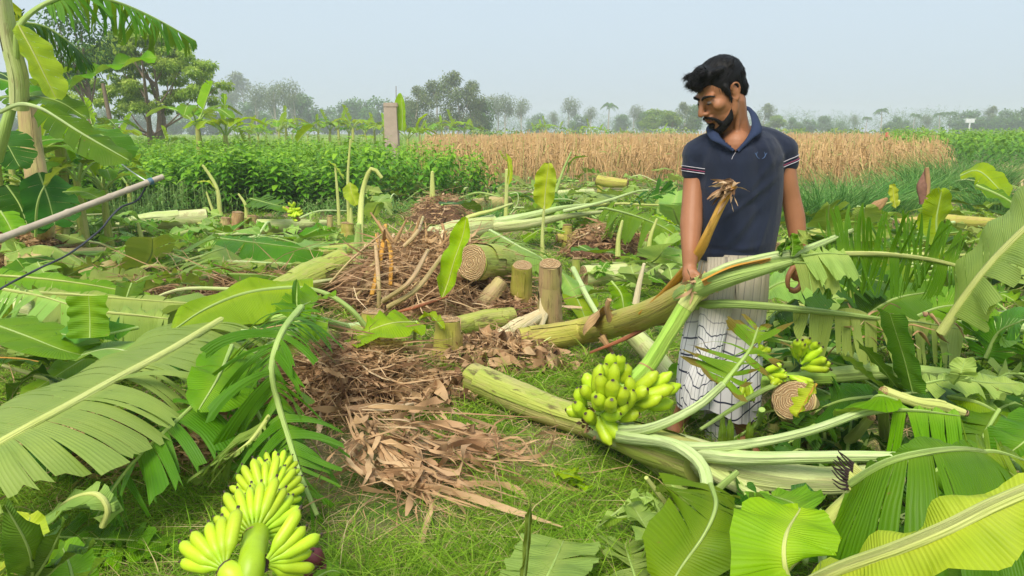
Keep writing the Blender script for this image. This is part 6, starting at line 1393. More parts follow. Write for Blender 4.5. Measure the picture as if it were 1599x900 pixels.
leaf([(60, 270, -6.6), (75, 310, -6.5), (85, 350, -6.4)], (.24, .24), (10, 10), .3, .15, 7, 'leaf_dark', 'rib_green', .010, seed=510, **lfp)
leaf([(70, 290, -6.0), (95, 265, -6.0), (122, 258, -6.0)], (.07, .08), (20, 10), .3, .05, 5, 'leaf', 'rib_green', .008, seed=511, pet=[(55, 370, -6.1), (58, 320, -6.0)], **lfp)
leaf([(98, 300, -6.2), (130, 300, -6.2), (160, 312, -6.1)], (.10, .12), (20, -5), .3, .1, 5, 'leaf', 'rib_green', .008, seed=512, **lfp)
leaf([(130, 200, -6.3), (165, 215, -6.2), (190, 245, -6.1)], (.20, .18), (10, 10), .3, .2, 7, 'leaf_mid', 'rib_green', .010, seed=513, **lfp)
leaf([(0, 330, -5.8), (10, 345, -5.7), (20, 365, -5.6)], (.12, .12), (10, 10), .3, .2, 5, 'leaf', 'rib_green', .010, seed=514, **lfp)
leaf([(15, 60, -5.6), (10, 20, -5.6), (20, -30, -5.6)], (.12, .14), (10, 10), .3, .2, 5, 'leaf_yellow', 'rib_green', .010, seed=515, **lfp)
leaf([(-40, 220, -6.4), (0, 215, -6.3), (30, 260, -6.2)], (.22, .22), (10, 10), .3, .3, 7, 'leaf_dark', 'rib_green', .010, seed=516, **lfp)
W2 = thing('banana_plant', G(62, 405), 'thick browned banana stem standing behind the slim one at the left edge', 'banana plant')
stem(W2, [(70, 400, 0), (62, 320, -6.9), (50, 240, -6.9), (42, 165, -6.9)], [.11, .10, .09, .08], 'stem_tan', 16, 63, 5, (False, False))
leaf([(42, 165, -6.9), (60, 130, -6.9), (110, 110, -7)], (.2, .2), (10, 10), .3, .3, 7, 'leaf_mid', 'rib_green', .010, seed=520, parent=W2)
leaf([(42, 165, -6.9), (10, 120, -6.9), (-30, 110, -7)], (.2, .2), (10, 10), .3, .3, 7, 'leaf_dark', 'rib_green', .010, seed=521, parent=W2)
for i, (a, b, lab) in enumerate([((50, 392), (58, 300), 'slim yellow green sucker at the foot of the leftmost banana stems'), ((88, 395), (92, 300), 'slim sucker leaning on the leftmost tall stem, right side'), ((20, 170), (0, 250), 'thick drooping green stalk at the left edge')]):
    if i == 2: log(lab, [(18, 165, -5.5), (8, 200, -5.5), (-4, 250, -5.6)], [.035, .04, .035], 'rib_green', 64, 0, (False, False), 'stalk', 'leaf_stalk'); continue
    g0 = G(a[0], a[1]); s = thing('banana_sprout', g0, lab, 'banana sprout'); mb = MB(); tube(mb, [g0, D((a[0] + b[0]) / 2 + 3, (a[1] + b[1]) / 2, g0.y), D(b[0], b[1], g0.y)], [.05, .04, .02], 9, 9, rough=.03); mb.build('stem', 'stem_yellow', s)
# bamboo pole with blue twine and the dark rope
pole = thing('bamboo_pole', D(255, 275, 5.0), 'weathered bamboo pole leaning in from the left edge, blue twine near its end', 'pole')
pa, pb = D(-60, 396, 4.1), D(254, 276, 5.0); mb = MB(); k = 40
pts = [pa.lerp(pb, i / 10) for i in range(11)]; mb2 = MB()
rr = []
for i in range(61):
    t = i / 60; rr.append(.0235 - .005 * t + (.004 if abs((t * 9.3) % 1 - .5) < .06 else 0))
tube(mb, pts, rr, 12, 61, rough=.01); mb.build('culm', 'bark_pale', pole)
tp = pa.lerp(pb, .915); dr_ = (pb - pa).normalized(); mb = MB()
for j in range(4):
    c = tp + dr_ * j * .008; tube(mb, [c - dr_ * .003, c + dr_ * .003], [.023, .023], 12, 3, caps=False)
M['twine'] = simple('blue_twine', (.06, .16, .26), .8); M['rope'] = simple('dark_rope', (.05, .055, .07), .8, 60, .4)
mb.build('twine', 'twine', pole)
rope = thing('dark_rope', tp, 'thin dark rope sagging from the bamboo pole to the left edge', 'rope'); mb = MB()
tube(mb, [tp, D(215, 312, 4.9), D(190, 323, 4.7), D(172, 340, 4.6), D(155, 360, 4.5), D(110, 395, 4.3), D(60, 420, 4.1), D(20, 440, 3.9), D(-30, 470, 3.8)], [.006] * 9, 6, 60, rough=.12); mb.build('rope', 'rope', rope)
mb = MB(); tube(mb, [tp, D(205, 268, 5.1), D(165, 240, 5.3), D(128, 232, 5.4)], [.004] * 4, 6, 20); mb.build('twine_end', 'steel', rope)

# ================================================================== TANGLE of smaller leaves filling the felled plot
ADJ = {'leaf': 'green', 'leaf_mid': 'mid green', 'leaf_wax': 'pale grey green', 'leaf_pale': 'pale green', 'leaf_dark': 'dark green'}
def tangle(region, n_, seed, where, solo=13, hmax=.3, mats=('leaf', 'leaf_mid', 'leaf_wax', 'leaf_pale'), Lr=(.4, 1.0), wr=(.07, .17), avoid=None, n=7, stalkp=.15):
    """torn leaves and loose stalks: the biggest ones are things, the rest of the pile is one mass"""
    rs = random.Random(seed); xs_ = [p[0] for p in region]; ys_ = [p[1] for p in region]; c = 0; tries = 0; items = []
    while c < n_ and tries < n_ * 40:
        tries += 1; px, py = rs.uniform(min(xs_), max(xs_)), rs.uniform(min(ys_), max(ys_))
        if not inpoly(px, py, region) or (avoid and any(inpoly(px, py, a) for a in avoid)): continue
        h = rs.uniform(.04, hmax) ; b = G(px, py, 0); b.z = h; az = rs.uniform(0, 2 * PI); L = rs.uniform(*Lr)
        dv = Vector((math.cos(az), math.sin(az) * .8, 0)); e = b + dv * L; e.z = rs.uniform(.02, .12)
        m_ = b.lerp(e, .45) + Vector((rs.gauss(0, .06), rs.gauss(0, .06), rs.uniform(0, .16)))
        st = rs.random() < stalkp
        items.append([px, py, b, m_, e, st, rs.choice(['rib_pale', 'rib_green', 'rib_yellow', 'stem_pale']), rs.uniform(.014, .03), rs.uniform(*wr), rs.choice(mats), (rs.uniform(-25, 45), rs.uniform(-25, 45)), rs.uniform(.3, .9), rs.choice([.3, .8, 1.0, 1.0]), L])
        c += 1
    big = sorted([q for q in items if not q[5]], key=lambda q: -(q[8] * q[13] * (.4 + q[2].z) / q[2].y))[:solo]; stalks = [q for q in items if q[5]][:4]
    big.sort(key=lambda q: q[0]); stalks.sort(key=lambda q: q[0]); cnt = {}; ids = set(map(id, big + stalks))
    for q in big:
        a = ADJ[q[9]]; cnt[a] = cnt.get(a, 0) + 1
        tot = sum(1 for z in big if z[9] == q[9]); lab = 'torn %s leaf %s' % (a, where) + ('' if tot == 1 else ', %s from left' % ordn(cnt[a]))
        leaf([q[2], q[3], q[4]], (q[8], q[8] * .9), q[10], q[11], q[12], n, q[9], 'rib_green', .009, lab, group='torn leaves strewn ' + where, seed=seed * 1000 + int(q[0]), nv=5, nu=2)
    for i, q in enumerate(stalks):
        root = thing('severed_stalk', q[2], 'loose pale stalk %s, %s from the left' % (where, ordn(i + 1)), 'stalk', 'loose stalks ' + where); mb = MB(); e = q[4].copy(); e.z += .15
        tube(mb, [q[2], q[3], e], [q[7], q[7] * .8, q[7] * .5], 7, 9, flat=.8, seed=i); mb.build('stalk', q[6], root)
    mb = MB(); ml = list(ADJ) + ['rib_green', 'rib_pale', 'rib_yellow', 'stem_pale']
    for q in items:
        if id(q) in ids: continue
        r2 = random.Random(int(q[0] * 10))
        if q[5]: tube(mb, [q[2], q[3], q[4]], [q[7], q[7] * .8, q[7] * .5], 6, 7, flat=.8, mi=ml.index(q[6])); continue
        Q = spline([q[2], q[3], q[4]], 18); T = tangents(Q); k0 = len(mb.mi)
        blade(mb, Q, T, q[8], q[10][0], -1, q[11], q[12], n, r2, 18, nv=5, nu=2); blade(mb, Q, T, q[8] * .9, q[10][1], 1, q[11], q[12], n, r2, 18, nv=5, nu=2)
        for t_ in range(k0, len(mb.mi)): mb.mi[t_][:] = ml.index(q[9])
        tube(mb, [q[2], q[3], q[4]], [.009, .006, .002], 5, 8, mi=ml.index('rib_green'))
    if mb.n: tag(mb.build('leaf_debris', ml), 'mass of smaller torn leaves ' + where, 'leaf debris', kind='stuff')
PA = [(560, 345), (620, 300), (1060, 285), (1065, 400), (900, 400), (780, 345), (700, 330)]
tangle(PA, 110, 1, 'behind the brown heap', 16, .35, Lr=(.5, 1.1), wr=(.07, .16))
tangle([(640, 268), (1060, 262), (1060, 300), (640, 320)], 60, 2, 'along the near edge of the dry field', 12, .4, Lr=(.6, 1.3), wr=(.1, .2))
tangle([(100, 365), (500, 350), (560, 400), (430, 450), (200, 445), (100, 440), (20, 430), (0, 385)], 105, 3, 'across the left middle of the plot', 16, .22, Lr=(.5, 1.0), wr=(.06, .14), avoid=[[(380, 400), (470, 400), (470, 440), (330, 440)]])
tangle([(0, 445), (330, 450), (420, 520), (300, 590), (0, 600)], 46, 4, 'under the large leaves at left', 12, .30, ('leaf', 'leaf_mid', 'leaf_wax', 'leaf_pale', 'leaf_dark'), (.5, .9), (.08, .16), n=8)
tangle([(0, 600), (300, 600), (420, 640), (330, 740), (120, 760), (0, 800)], 16, 5, 'shaded by the largest pale leaf', 6, .12, ('leaf_dark', 'leaf_mid', 'leaf'), (.3, .6), (.05, .10))
tangle([(900, 400), (1065, 400), (1065, 500), (1040, 560), (960, 480)], 20, 6, 'on the ground behind the held stem', 8, .18, Lr=(.3, .6), wr=(.04, .10))
tangle([(1262, 345), (1599, 300), (1640, 480), (1262, 480)], 105, 7, 'behind the raised torn leaf', 18, .40, ('leaf', 'leaf_mid', 'leaf_mid', 'leaf_dark', 'leaf_pale'), Lr=(.5, 1.1), wr=(.07, .16))
tangle([(1215, 480), (1640, 470), (1640, 700), (1230, 720), (1190, 640)], 75, 8, 'deep in the pile at the right', 18, .30, ('leaf_dark', 'leaf_mid', 'leaf_mid', 'leaf', 'leaf_pale'), (.35, .8), (.05, .13), n=9)
tangle([(1120, 740), (1640, 700), (1640, 930), (1150, 930)], 44, 9, 'on the ground at the lower right', 12, .12, ('leaf_dark', 'leaf_mid', 'leaf_dark'), (.25, .5), (.03, .07))
tangle([(0, 330), (200, 345), (60, 400), (0, 400)], 14, 10, 'at the foot of the left banana plants', 6, .5, ('leaf_dark', 'leaf_mid'), (.5, 1.0), (.1, .2))
tangle([(980, 830), (1120, 800), (1180, 930), (950, 930)], 10, 11, 'half hidden in the bottom grass', 6, .05, ('leaf_wax', 'leaf'), (.2, .3), (.015, .03))
# ================================================================== THE MAN
def skin_mat():
    n = N('skin'); a = n.noise(n.obj(), 22, 4); b = n.noise(n.obj(), 320, 2); c = n.noise(n.obj(), 5, 2)
    col = n.mix(a, (0.27, 0.105, 0.045), (0.37, 0.16, 0.075)); col = n.mix(n.math('MULTIPLY', c, .5), col, (0.42, 0.19, 0.10))
    n_ = n.bump(n.math('ADD', b, n.math('MULTIPLY', a, .5)), .25, .003)
    m = n.finish(col, .5, n_, 0, None, .4)
    return m
M['skin'] = skin_mat()
n = N('polo_cloth'); p_ = n.obj()
wv = n.noise(p_, 700, 2); fd = n.noise(p_, 6, 3); dd_ = n.noise(n.scalev(p_, 1, 1, .35), 17, 4)
col = n.hsv(n.mix(fd, (.009, .013, .030), (.018, .026, .052)), .5, 1, n.lin(dd_, .75, 1.3))
M['polo'] = n.finish(col, .85, n.bump(n.math('ADD', n.math('MULTIPLY', wv, .3), n.math('MULTIPLY', dd_, 1.6)), .5, .010), 0, None, .2, .15)
M['polo_trim'] = simple('collar_cloth', (.022, .036, .085), .85, 300, .2)
M['piping'] = simple('white_piping', (.5, .48, .54), .8); M['maroon'] = simple('maroon_piping', (.22, .04, .09), .8); M['emblem'] = simple('emblem_thread', (.10, .17, .34), .7)
M['hair'] = ribbon_mat('black_hair', [(0, (.004, .004, .005)), (1, (.016, .014, .014))], 0, .6, 40, .2, .25)
M['eye_white'] = simple('eye_white', (.22, .17, .14), .35); M['iris'] = simple('iris', (.01, .006, .004), .2)
n = N('checked_lungi'); u, v, _ = n.sep(n.uv())
def ln(x, per, w): return n.math('LESS_THAN', n.math('ABSOLUTE', n.math('SUBTRACT', n.math('FRACT', n.math('DIVIDE', x, per)), .5)), w)
hz2 = ln(v, .058, .055); vt = ln(u, .046, .045)
low = n.sep(n.ramp(v, [(.20, (0, 0, 0)), (.33, (1, 1, 1))]))[0]
ns = n.noise(n.obj(), 4, 3)
base = n.mix(low, (.56, .49, .38), (.74, .72, .73)); base = n.hsv(base, .5, 1, n.lin(ns, .9, 1.1))
col = n.mix(n.math('MULTIPLY', hz2, low), base, (.03, .035, .07)); col = n.mix(n.math('MULTIPLY', vt, n.lin(low, .45, .8)), col, (.05, .05, .08))
fb = n.noise(n.comb(n.math('MULTIPLY', u, 30), n.math('MULTIPLY', v, 3.5)), 1, 4)
M['lungi'] = n.finish(col, .85, n.bump(n.math('ADD', fb, n.math('MULTIPLY', n.noise(n.obj(), 900, 1), .05)), .55, .014), .1, None, .2)

DM = 3.0
def B(px, py, dd=0.0): return D(px, py, DM + dd)
def PX(v): return v / 385.0
class Blob:
    def __init__(s): s.mb = MB()
    def ell(s, c, r, mt=None, n=14):
        V = []; F = []
        for i in range(n + 1):
            a = PI * i / n
            for j in range(2 * n):
                b = PI * j / n; q = Vector((math.sin(a) * math.cos(b) * r[0], math.sin(a) * math.sin(b) * r[1], math.cos(a) * r[2]))
                V.append((mt @ q if mt is not None else q) + Vector(c))
        m = 2 * n
        F = [(i * m + j, (i + 1) * m + j, (i + 1) * m + (j + 1) % m, i * m + (j + 1) % m) for i in range(n) for j in range(m)]
        s.mb.add(V, F)
    def cap(s, pts, rad, n=12, flat=1.0):
        tube(s.mb, pts, rad, n, max(8, 5 * len(pts)), True, flat)
        for p, r in ((pts[0], rad[0]), (pts[-1], rad[-1])): s.ell(p, (r * .995,) * 3, None, 8)
    def remesh(s, name, vox, smooth=3, fac=.5, mat='skin', parent=None, post=None):
        off = parent.location if parent is not None else Vector()
        me = s.mb.mesh(name, mat, tuple(off)); o = bpy.data.objects.new(name, me); link(o)
        r = o.modifiers.new('r', 'REMESH'); r.mode = 'VOXEL'; r.voxel_size = vox; r.use_smooth_shade = True
        if smooth: sm = o.modifiers.new('s', 'SMOOTH'); sm.iterations = smooth; sm.factor = fac
        dg = bpy.context.evaluated_depsgraph_get(); dg.update(); m2 = bpy.data.meshes.new_from_object(o.evaluated_get(dg))
        o.modifiers.clear(); o.data = m2; m2.name = name
        if not m2.materials: m2.materials.append(M[mat])
        else: m2.materials[0] = M[mat]
        if post: post(m2, off)
        for p in m2.polygons: p.use_smooth = True
        if parent is not None: o.parent = parent
        return o
man = thing('person', G(1108, 690), 'young bearded man in dark polo and checked lungi holding up the big bunch', 'person')
fh = Vector((-.93, -.36, 0)).normalized(); pt = R(29)
f_ = fh * math.cos(pt) + Vector((0, 0, -math.sin(pt))); u_ = fh * math.sin(pt) + Vector((0, 0, math.cos(pt))); l_ = u_.cross(f_)
HM = Matrix((f_, l_, u_)).transposed(); HS = 1.01; HC = B(1126, 144, -.06)
def H(x, y, z): return HC + HM @ (Vector((x, y, z)) * HS)
def hell(b, c, r, n=14): b.ell(H(*c), [q * HS for q in r], HM, n)
def hcap(b, pts, rad, n=10): b.cap([H(*p) for p in pts], [r * HS for r in rad], n)
b = Blob()
hell(b, (-.008, 0, .032), (.092, .074, .086)); hell(b, (.028, 0, -.02), (.062, .064, .085)); hell(b, (.036, 0, -.07), (.05, .052, .045)); hell(b, (.066, 0, -.102), (.024, .026, .02))
for s in (-1, 1):
    hell(b, (.074, .028 * s, .022), (.018, .030, .010)); hell(b, (.056, .047 * s, -.022), (.028, .020, .022)); hell(b, (.074, .031 * s, -.002), (.013, .018, .013)); hell(b, (.1, .013 * s, -.038), (.012, .009, .009))
    hcap(b, [(.0, .06 * s, -.03), (.02, .052 * s, -.075), (.06, .02 * s, -.10)], [.02, .02, .018])
    # ear: rim, lobe and bowl
    hell(b, (-.006, .074 * s, -.002), (.015, .009, .026)); hcap(b, [(.006, .079 * s, .008), (-.002, .086 * s, .028), (-.018, .090 * s, .024), (-.022, .088 * s, .004), (-.012, .081 * s, -.022), (-.002, .078 * s, -.032)], [.004, .0045, .0045, .0045, .005, .007])
hcap(b, [(.088, 0, .012), (.102, 0, -.008), (.114, 0, -.028)], [.010, .010, .012]); hell(b, (.116, 0, -.034), (.012, .012, .010))
hell(b, (.090, 0, -.058), (.014, .024, .010)); hell(b, (.094, 0, -.066), (.009, .021, .0055)); hell(b, (.091, 0, -.076), (.010, .018, .006))
b.cap([H(-.02, 0, -.05), B(1146, 195, -.01), B(1150, 222, .0), B(1152, 245, .01)], [.062, .056, .062, .07])
for s in (-1, 1): b.cap([H(-.02, .05 * s, -.05), B(1146 + 4 * s, 225, -.06)], [.012, .010])
b.cap([B(1150, 214, .01), B(1110, 230, .01), B(1088, 240, .0)], [.038, .036, .038]); b.cap([B(1152, 208, .01), B(1195, 216, .01), B(1224, 234, .0)], [.038, .036, .038])
b.cap([B(1130, 248, -.02), B(1132, 320, .0), B(1128, 395, .0)], [.085, .085, .078]); b.cap([B(1172, 248, -.02), B(1172, 320, .0), B(1164, 395, .0)], [.085, .085, .078])
b.cap([B(1149, 226, -.05), B(1150, 290, -.03)], [.06, .075])
# arms
b.cap([B(1086, 246, 0), B(1083, 285, 0), B(1080, 335, -.05), B(1079, 362, -.085), B(1078, 392, -.125), B(1077, 418, -.145)], [PX(15), PX(15.8), PX(16), PX(17.2), PX(14), PX(10.5)], 16)
b.cap([B(1226, 244, 0), B(1229, 278, 0), B(1236, 312, .01), B(1242, 342, .01), B(1246, 375, 0), B(1248, 404, -.01)], [PX(15), PX(15.2), PX(14.5), PX(15.5), PX(13.5), PX(10)], 16)
# holding hand
hd = -.165
b.cap([B(1077, 416, -.145), B(1078, 430, hd), B(1081, 440, hd - .005)], [.026, .031, .028])
b.ell(B(1079, 434, hd), (.032, .024, .042))
for i, (kx, ky, kd) in enumerate([(1088, 440, -.20), (1084, 446, -.195), (1079, 449, -.185), (1073, 450, -.17)]):
    r = [.0100, .0100, .0096, .0086][i]
    b.cap([B(kx - 4, ky - 10, hd + .005), B(kx - 3, ky, kd), B(kx - 4 + i, ky + 8 + i, kd - .004), B(kx + 2, ky + 14, kd + .03), B(kx + 10, ky + 13, kd + .045)], [r * 1.15, r * 1.1, r, r * .95, r * .8], 8)
b.cap([B(1082, 424, hd - .012), B(1092, 433, hd - .03), B(1092, 443, hd - .038), B(1086, 447, hd - .042)], [.014, .0125, .0115, .009], 9)
# hanging hand, fingers loosely curled
b.cap([B(1248, 402, -.01), B(1246, 416, -.015), B(1245, 424, -.02)], [.025, .030, .028]); b.ell(B(1245, 423, -.015), (.032, .026, .044))
for i in range(4):
    dd = -.035 + .02 * i; r = [.0095, .0098, .0094, .0085][i]; sh = [0, 2, 1, -2][i]
    b.cap([B(1248, 426, dd), B(1251, 438, dd - .002), B(1248 + sh * .3, 449 + sh, dd - .006), B(1241, 454 + sh, dd - .014), B(1234, 452 + sh, dd - .018)], [r * 1.2, r * 1.1, r, r * .95, r * .8], 8)
b.cap([B(1239, 418, -.045), B(1232, 430, -.055), B(1230, 440, -.058), B(1231, 448, -.058)], [.014, .012, .011, .009], 9)
# legs and feet
lgA = [B(1126, 400, 0), B(1108, 520, -.03), B(1090, 580, -.02), B(1075, 625, .02), B(1062, 655, .05)]
b.cap(lgA, [.075, .065, .054, .050, .036], 14)
b.cap([B(1162, 400, 0), B(1158, 520, -.02), B(1157, 590, -.03), B(1159, 650, -.03), B(1162, 690, -.02)], [.075, .065, .052, .048, .034], 14)
hz0 = G(1056, 668, .035)
b.cap([hz0 + Vector((.012, .02, .015)), hz0 + Vector((-.02, -.06, .015)), hz0 + Vector((-.055, -.15, -.012))], [.036, .036, .022], 10, .9)
for i in range(5): b.cap([hz0 + Vector((-.085 + i * .018, -.13 - .006 * min(i, 3), -.015)), hz0 + Vector((-.10 + i * .018, -.185 + (.012 * abs(i - 3)), -.022))], [.011, .009 if i < 4 else .012], 8)
hz1 = G(1163, 706, .035)
b.cap([hz1 + Vector((0, .02, .02)), hz1 + Vector((.01, -.06, .015)), hz1 + Vector((.02, -.15, -.012))], [.036, .036, .022], 10, .9)
for i in range(5): b.cap([hz1 + Vector((-.016 + i * .018, -.13, -.015)), hz1 + Vector((-.014 + i * .019, -.185 + .01 * abs(i - 1), -.022))], [.012 if i == 0 else .010, .009], 8)
body = b.remesh('body', .0042, 4, .5, 'skin', man)
# eyes, brows
for s in (-1, 1):
    e = Blob(); hell(e, (.0795, .031 * s, -.001), (.0115, .0125, .0075), 8); eo = e.mb.build('eye', 'eye_white', man)
    e = Blob(); hell(e, (.0885, .031 * s, -.0035), (.0035, .0055, .0045), 8); io = e.mb.build('iris', 'iris', man); io.parent = eo; io.location = (0, 0, 0)
    mb = MB(); tube(mb, [H(.0935, .010 * s, .017), H(.0955, .028 * s, .026), H(.082, .050 * s, .024), H(.070, .060 * s, .014)], [.0042, .0052, .0042, .0020], 7, 12, rough=.12); mb.build('eyebrow', 'hair', man)
    mb = MB(); tube(mb, [H(.091, .018 * s, -.004), H(.094, .031 * s, -.0035), H(.084, .045 * s, -.005)], [.0011] * 3, 5, 8); mb.build('lashes', 'hair', man)
mb = MB(); tube(mb, [H(.097, -.019, -.0705), H(.1015, 0, -.0705), H(.097, .019, -.0705)], [.0012, .0018, .0012], 5, 10); mb.build('mouth_line', 'maroon', man)
# hair
g = np.random.default_rng(7)
hb = Blob(); hell(hb, (-.020, 0, .046), (.096, .082, .086), 18); hell(hb, (.045, 0, .088), (.052, .062, .036)); hell(hb, (.078, -.006, .078), (.028, .048, .026)); hell(hb, (.095, .01, .070), (.016, .03, .018)); hell(hb, (-.06, 0, .0), (.045, .068, .06))
for s in (-1, 1): hcap(hb, [(.022, .070 * s, .03), (.018, .0715 * s, -.01)], [.012, .008])
for i in range(30):
    a = g.uniform(-1.6, 1.6); z = g.uniform(.05, .115); x = g.uniform(-.06, .09); hell(hb, (x, .075 * math.sin(a) * (1 - abs(x) * 3), min(.118, z + .02 * math.cos(a))), (.022, .016, .009), 6)
hair = hb.remesh('hair', .005, 6, .5, 'hair', man)
def strands(obj, n_, L, wd, dirf, seed, name, lift=.4, keep=None, segs=3):
    g = np.random.default_rng(seed); me = obj.data; me.calc_loop_triangles(); k = len(me.polygons); off = Vector(obj.parent.location)
    P0 = []; Dd = []; Bn = []
    IM = HM.inverted()
    for i in g.integers(0, k, n_ * 3):
        p = me.polygons[int(i)]; c = p.center + off; lc = IM @ (c - HC) / HS
        if keep and not keep(lc): continue
        nrm = p.normal; d = HM @ Vector(dirf(lc, g)); d = (d - nrm * d.dot(nrm)).normalized() + nrm * lift * g.uniform(.3, 1.3)
        P0.append(tuple(c - nrm * .002)); Dd.append(tuple(d)); Bn.append(tuple(-nrm * L * .25 + Vector((0, 0, -L * .1))))
        if len(P0) >= n_: break
    kk = len(P0); mb = MB(); ribbons(mb, np.array(P0), np.array(Dd), L * g.uniform(.6, 1.2, kk), wd, np.array(Bn), segs, 'blade', rng=g); o = mb.build(name, 'hair', man); o['kind'] = 'stuff'; return o
strands(hair, 7000, .026, .0022, lambda c, g: (1.0 if c.z > .06 else .1, g.normal(0, .35), (.25 if c.x > .02 else -.2) if c.z > .06 else -1.0), 3, 'hair_strands', .35)
strands(hair, 1400, .028, .002, lambda c, g: (.8, g.normal(0, .6), g.normal(.5, .5)), 4, 'front_curls', .8, lambda c: c.x > .055 and c.z > .055, 5)
bb = Blob()
for s in (-1, 1):
    hcap(bb, [(.012, .0665 * s, -.02), (.016, .062 * s, -.05), (.030, .055 * s, -.078), (.052, .040 * s, -.100), (.072, .018 * s, -.116), (.078, 0, -.118)], [.007, .010, .013, .016, .016, .015])
    hcap(bb, [(.102, .003 * s, -.053), (.096, .018 * s, -.057), (.084, .030 * s, -.070), (.074, .034 * s, -.088)], [.0055, .0055, .0055, .008])
hell(bb, (.088, 0, -.093), (.012, .014, .010)); hell(bb, (.055, 0, -.112), (.032, .032, .015))
beard = bb.remesh('beard', .004, 2, .5, 'hair', man)
strands(beard, 4200, .013, .0015, lambda c, g: (.2, g.normal(0, .3), -1), 5, 'beard_strands', .6, None, 2)

# polo shirt
sb_ = Blob()
sb_.cap([B(1132, 250, -.005), B(1133, 320, .0), B(1127, 398, .0)], [.114, .112, .104], 20); sb_.cap([B(1177, 248, -.005), B(1177, 320, .0), B(1168, 398, .0)], [.118, .110, .104], 20)
sb_.cap([B(1152, 250, -.035), B(1152, 300, -.03)], [.10, .10], 18); sb_.cap([B(1150, 320, -.01), B(1147, 398, -.01)], [.112, .108], 18)
sb_.cap([B(1150, 222, .015), B(1110, 230, .01), B(1088, 240, .0)], [.058, .060, .058]); sb_.cap([B(1154, 216, .015), B(1195, 222, .01), B(1224, 235, .0)], [.060, .062, .058])
sb_.cap([B(1146, 214, .02), B(1150, 230, .0)], [.070, .085])
sb_.cap([B(1087, 238, 0), B(1082, 268, 0)], [.050, .047], 16); sb_.cap([B(1224, 234, 0), B(1229, 254, 0)], [.051, .048], 16)
VN = [(1122, 196), (1137, 180), (1178, 180), (1176, 206), (1149, 236), (1124, 212)]
def toimg(p):
    v = p - Vector((0, 0, CAM_H)); z = v.y * cp - v.z * sp; return 799.5 + FPX * v.x / z, 450 - FPX * (v.y * sp + v.z * cp) / z
def shirt_post(me, off):
    k = len(me.vertices); co = np.empty(k * 3, np.float32); me.vertices.foreach_get('co', co); co = co.reshape(-1, 3)
    nr = np.array([v.normal[:] for v in me.vertices]); w = co + np.array(off)
    xx = w[:, 0]; zz = w[:, 2]; yy = w[:, 1]
    f = np.zeros(k)
    def crease(p0, p1, wd, am, s=1):
        a = B(*p0, -.1); b2 = B(*p1, -.1); ax_, az_ = a.x, a.z; dx, dz = b2.x - ax_, b2.z - az_; L2_ = dx * dx + dz * dz
        t = np.clip(((xx - ax_) * dx + (zz - az_) * dz) / L2_, 0, 1); ds = np.sqrt((xx - ax_ - t * dx) ** 2 + (zz - az_ - t * dz) ** 2)
        sd = ((xx - ax_) * dz - (zz - az_) * dx) / math.sqrt(L2_)
        return am * np.exp(-(ds / wd) ** 2) * np.sin(PI * np.clip(t, .02, .98)) ** .6 * (yy < DM + .02)
    for p0, p1, wd, am in [((1212, 275), (1125, 345), .012, .008), ((1212, 285), (1150, 370), .016, -.008), ((1205, 300), (1120, 400), .014, .009), ((1190, 330), (1140, 400), .018, -.008), ((1100, 285), (1135, 330), .014, .006),
                           ((1098, 300), (1118, 380), .018, .007), ((1205, 250), (1165, 300), .014, .006), ((1105, 400), (1200, 380), .012, .005), ((1100, 388), (1190, 398), .010, -.006), ((1150, 240), (1140, 300), .016, -.004),
                           ((1110, 215), (1135, 260), .014, .005), ((1190, 215), (1205, 262), .012, .006), ((1200, 340), (1180, 400), .012, .007), ((1105, 350), (1112, 400), .010, .006), ((1075, 240), (1092, 268), .010, .004), ((1235, 235), (1215, 258), .010, .005)]: f += crease(p0, p1, wd, am)
    f += .0035 * vnoise(xx * 12, zz * 7 + yy * 9, 1.0, 2)
    co2 = co + nr * f[:, None]; me.vertices.foreach_set('co', co2.astype(np.float32).reshape(-1))
    bm = bmesh.new(); bm.from_mesh(me); dele = []
    hemz = B(1150, 406, -.1).z
    for fc in bm.faces:
        c = fc.calc_center_median() + off; ix, iy = toimg(c)
        if (c.y < DM + .06 and inpoly(ix, iy, VN)) or (c.z < hemz + .012 * math.sin(c.x * 30) and abs(c.x - B(1148, 400).x) < .2): dele.append(fc)
    bmesh.ops.delete(bm, geom=dele, context='FACES'); bm.to_mesh(me); bm.free()
shirt = sb_.remesh('polo_shirt', .0068, 5, .5, 'polo', man, shirt_post)
dgv = [v.co + Vector(man.location) for v in shirt.data.vertices]
bvh = BVHTree.FromPolygons(dgv, [tuple(p.vertices) for p in shirt.data.polygons])
def onshirt(p, off=.0012):
    c, nr, _, _ = bvh.find_nearest(p); return c + nr * off
def castshirt(px, py, off=.0015):
    o = Vector((0, 0, CAM_H)); d = ray(px, py).normalized(); c, nr, _, _ = bvh.ray_cast(o, d)
    return (c + nr * off) if c is not None else None
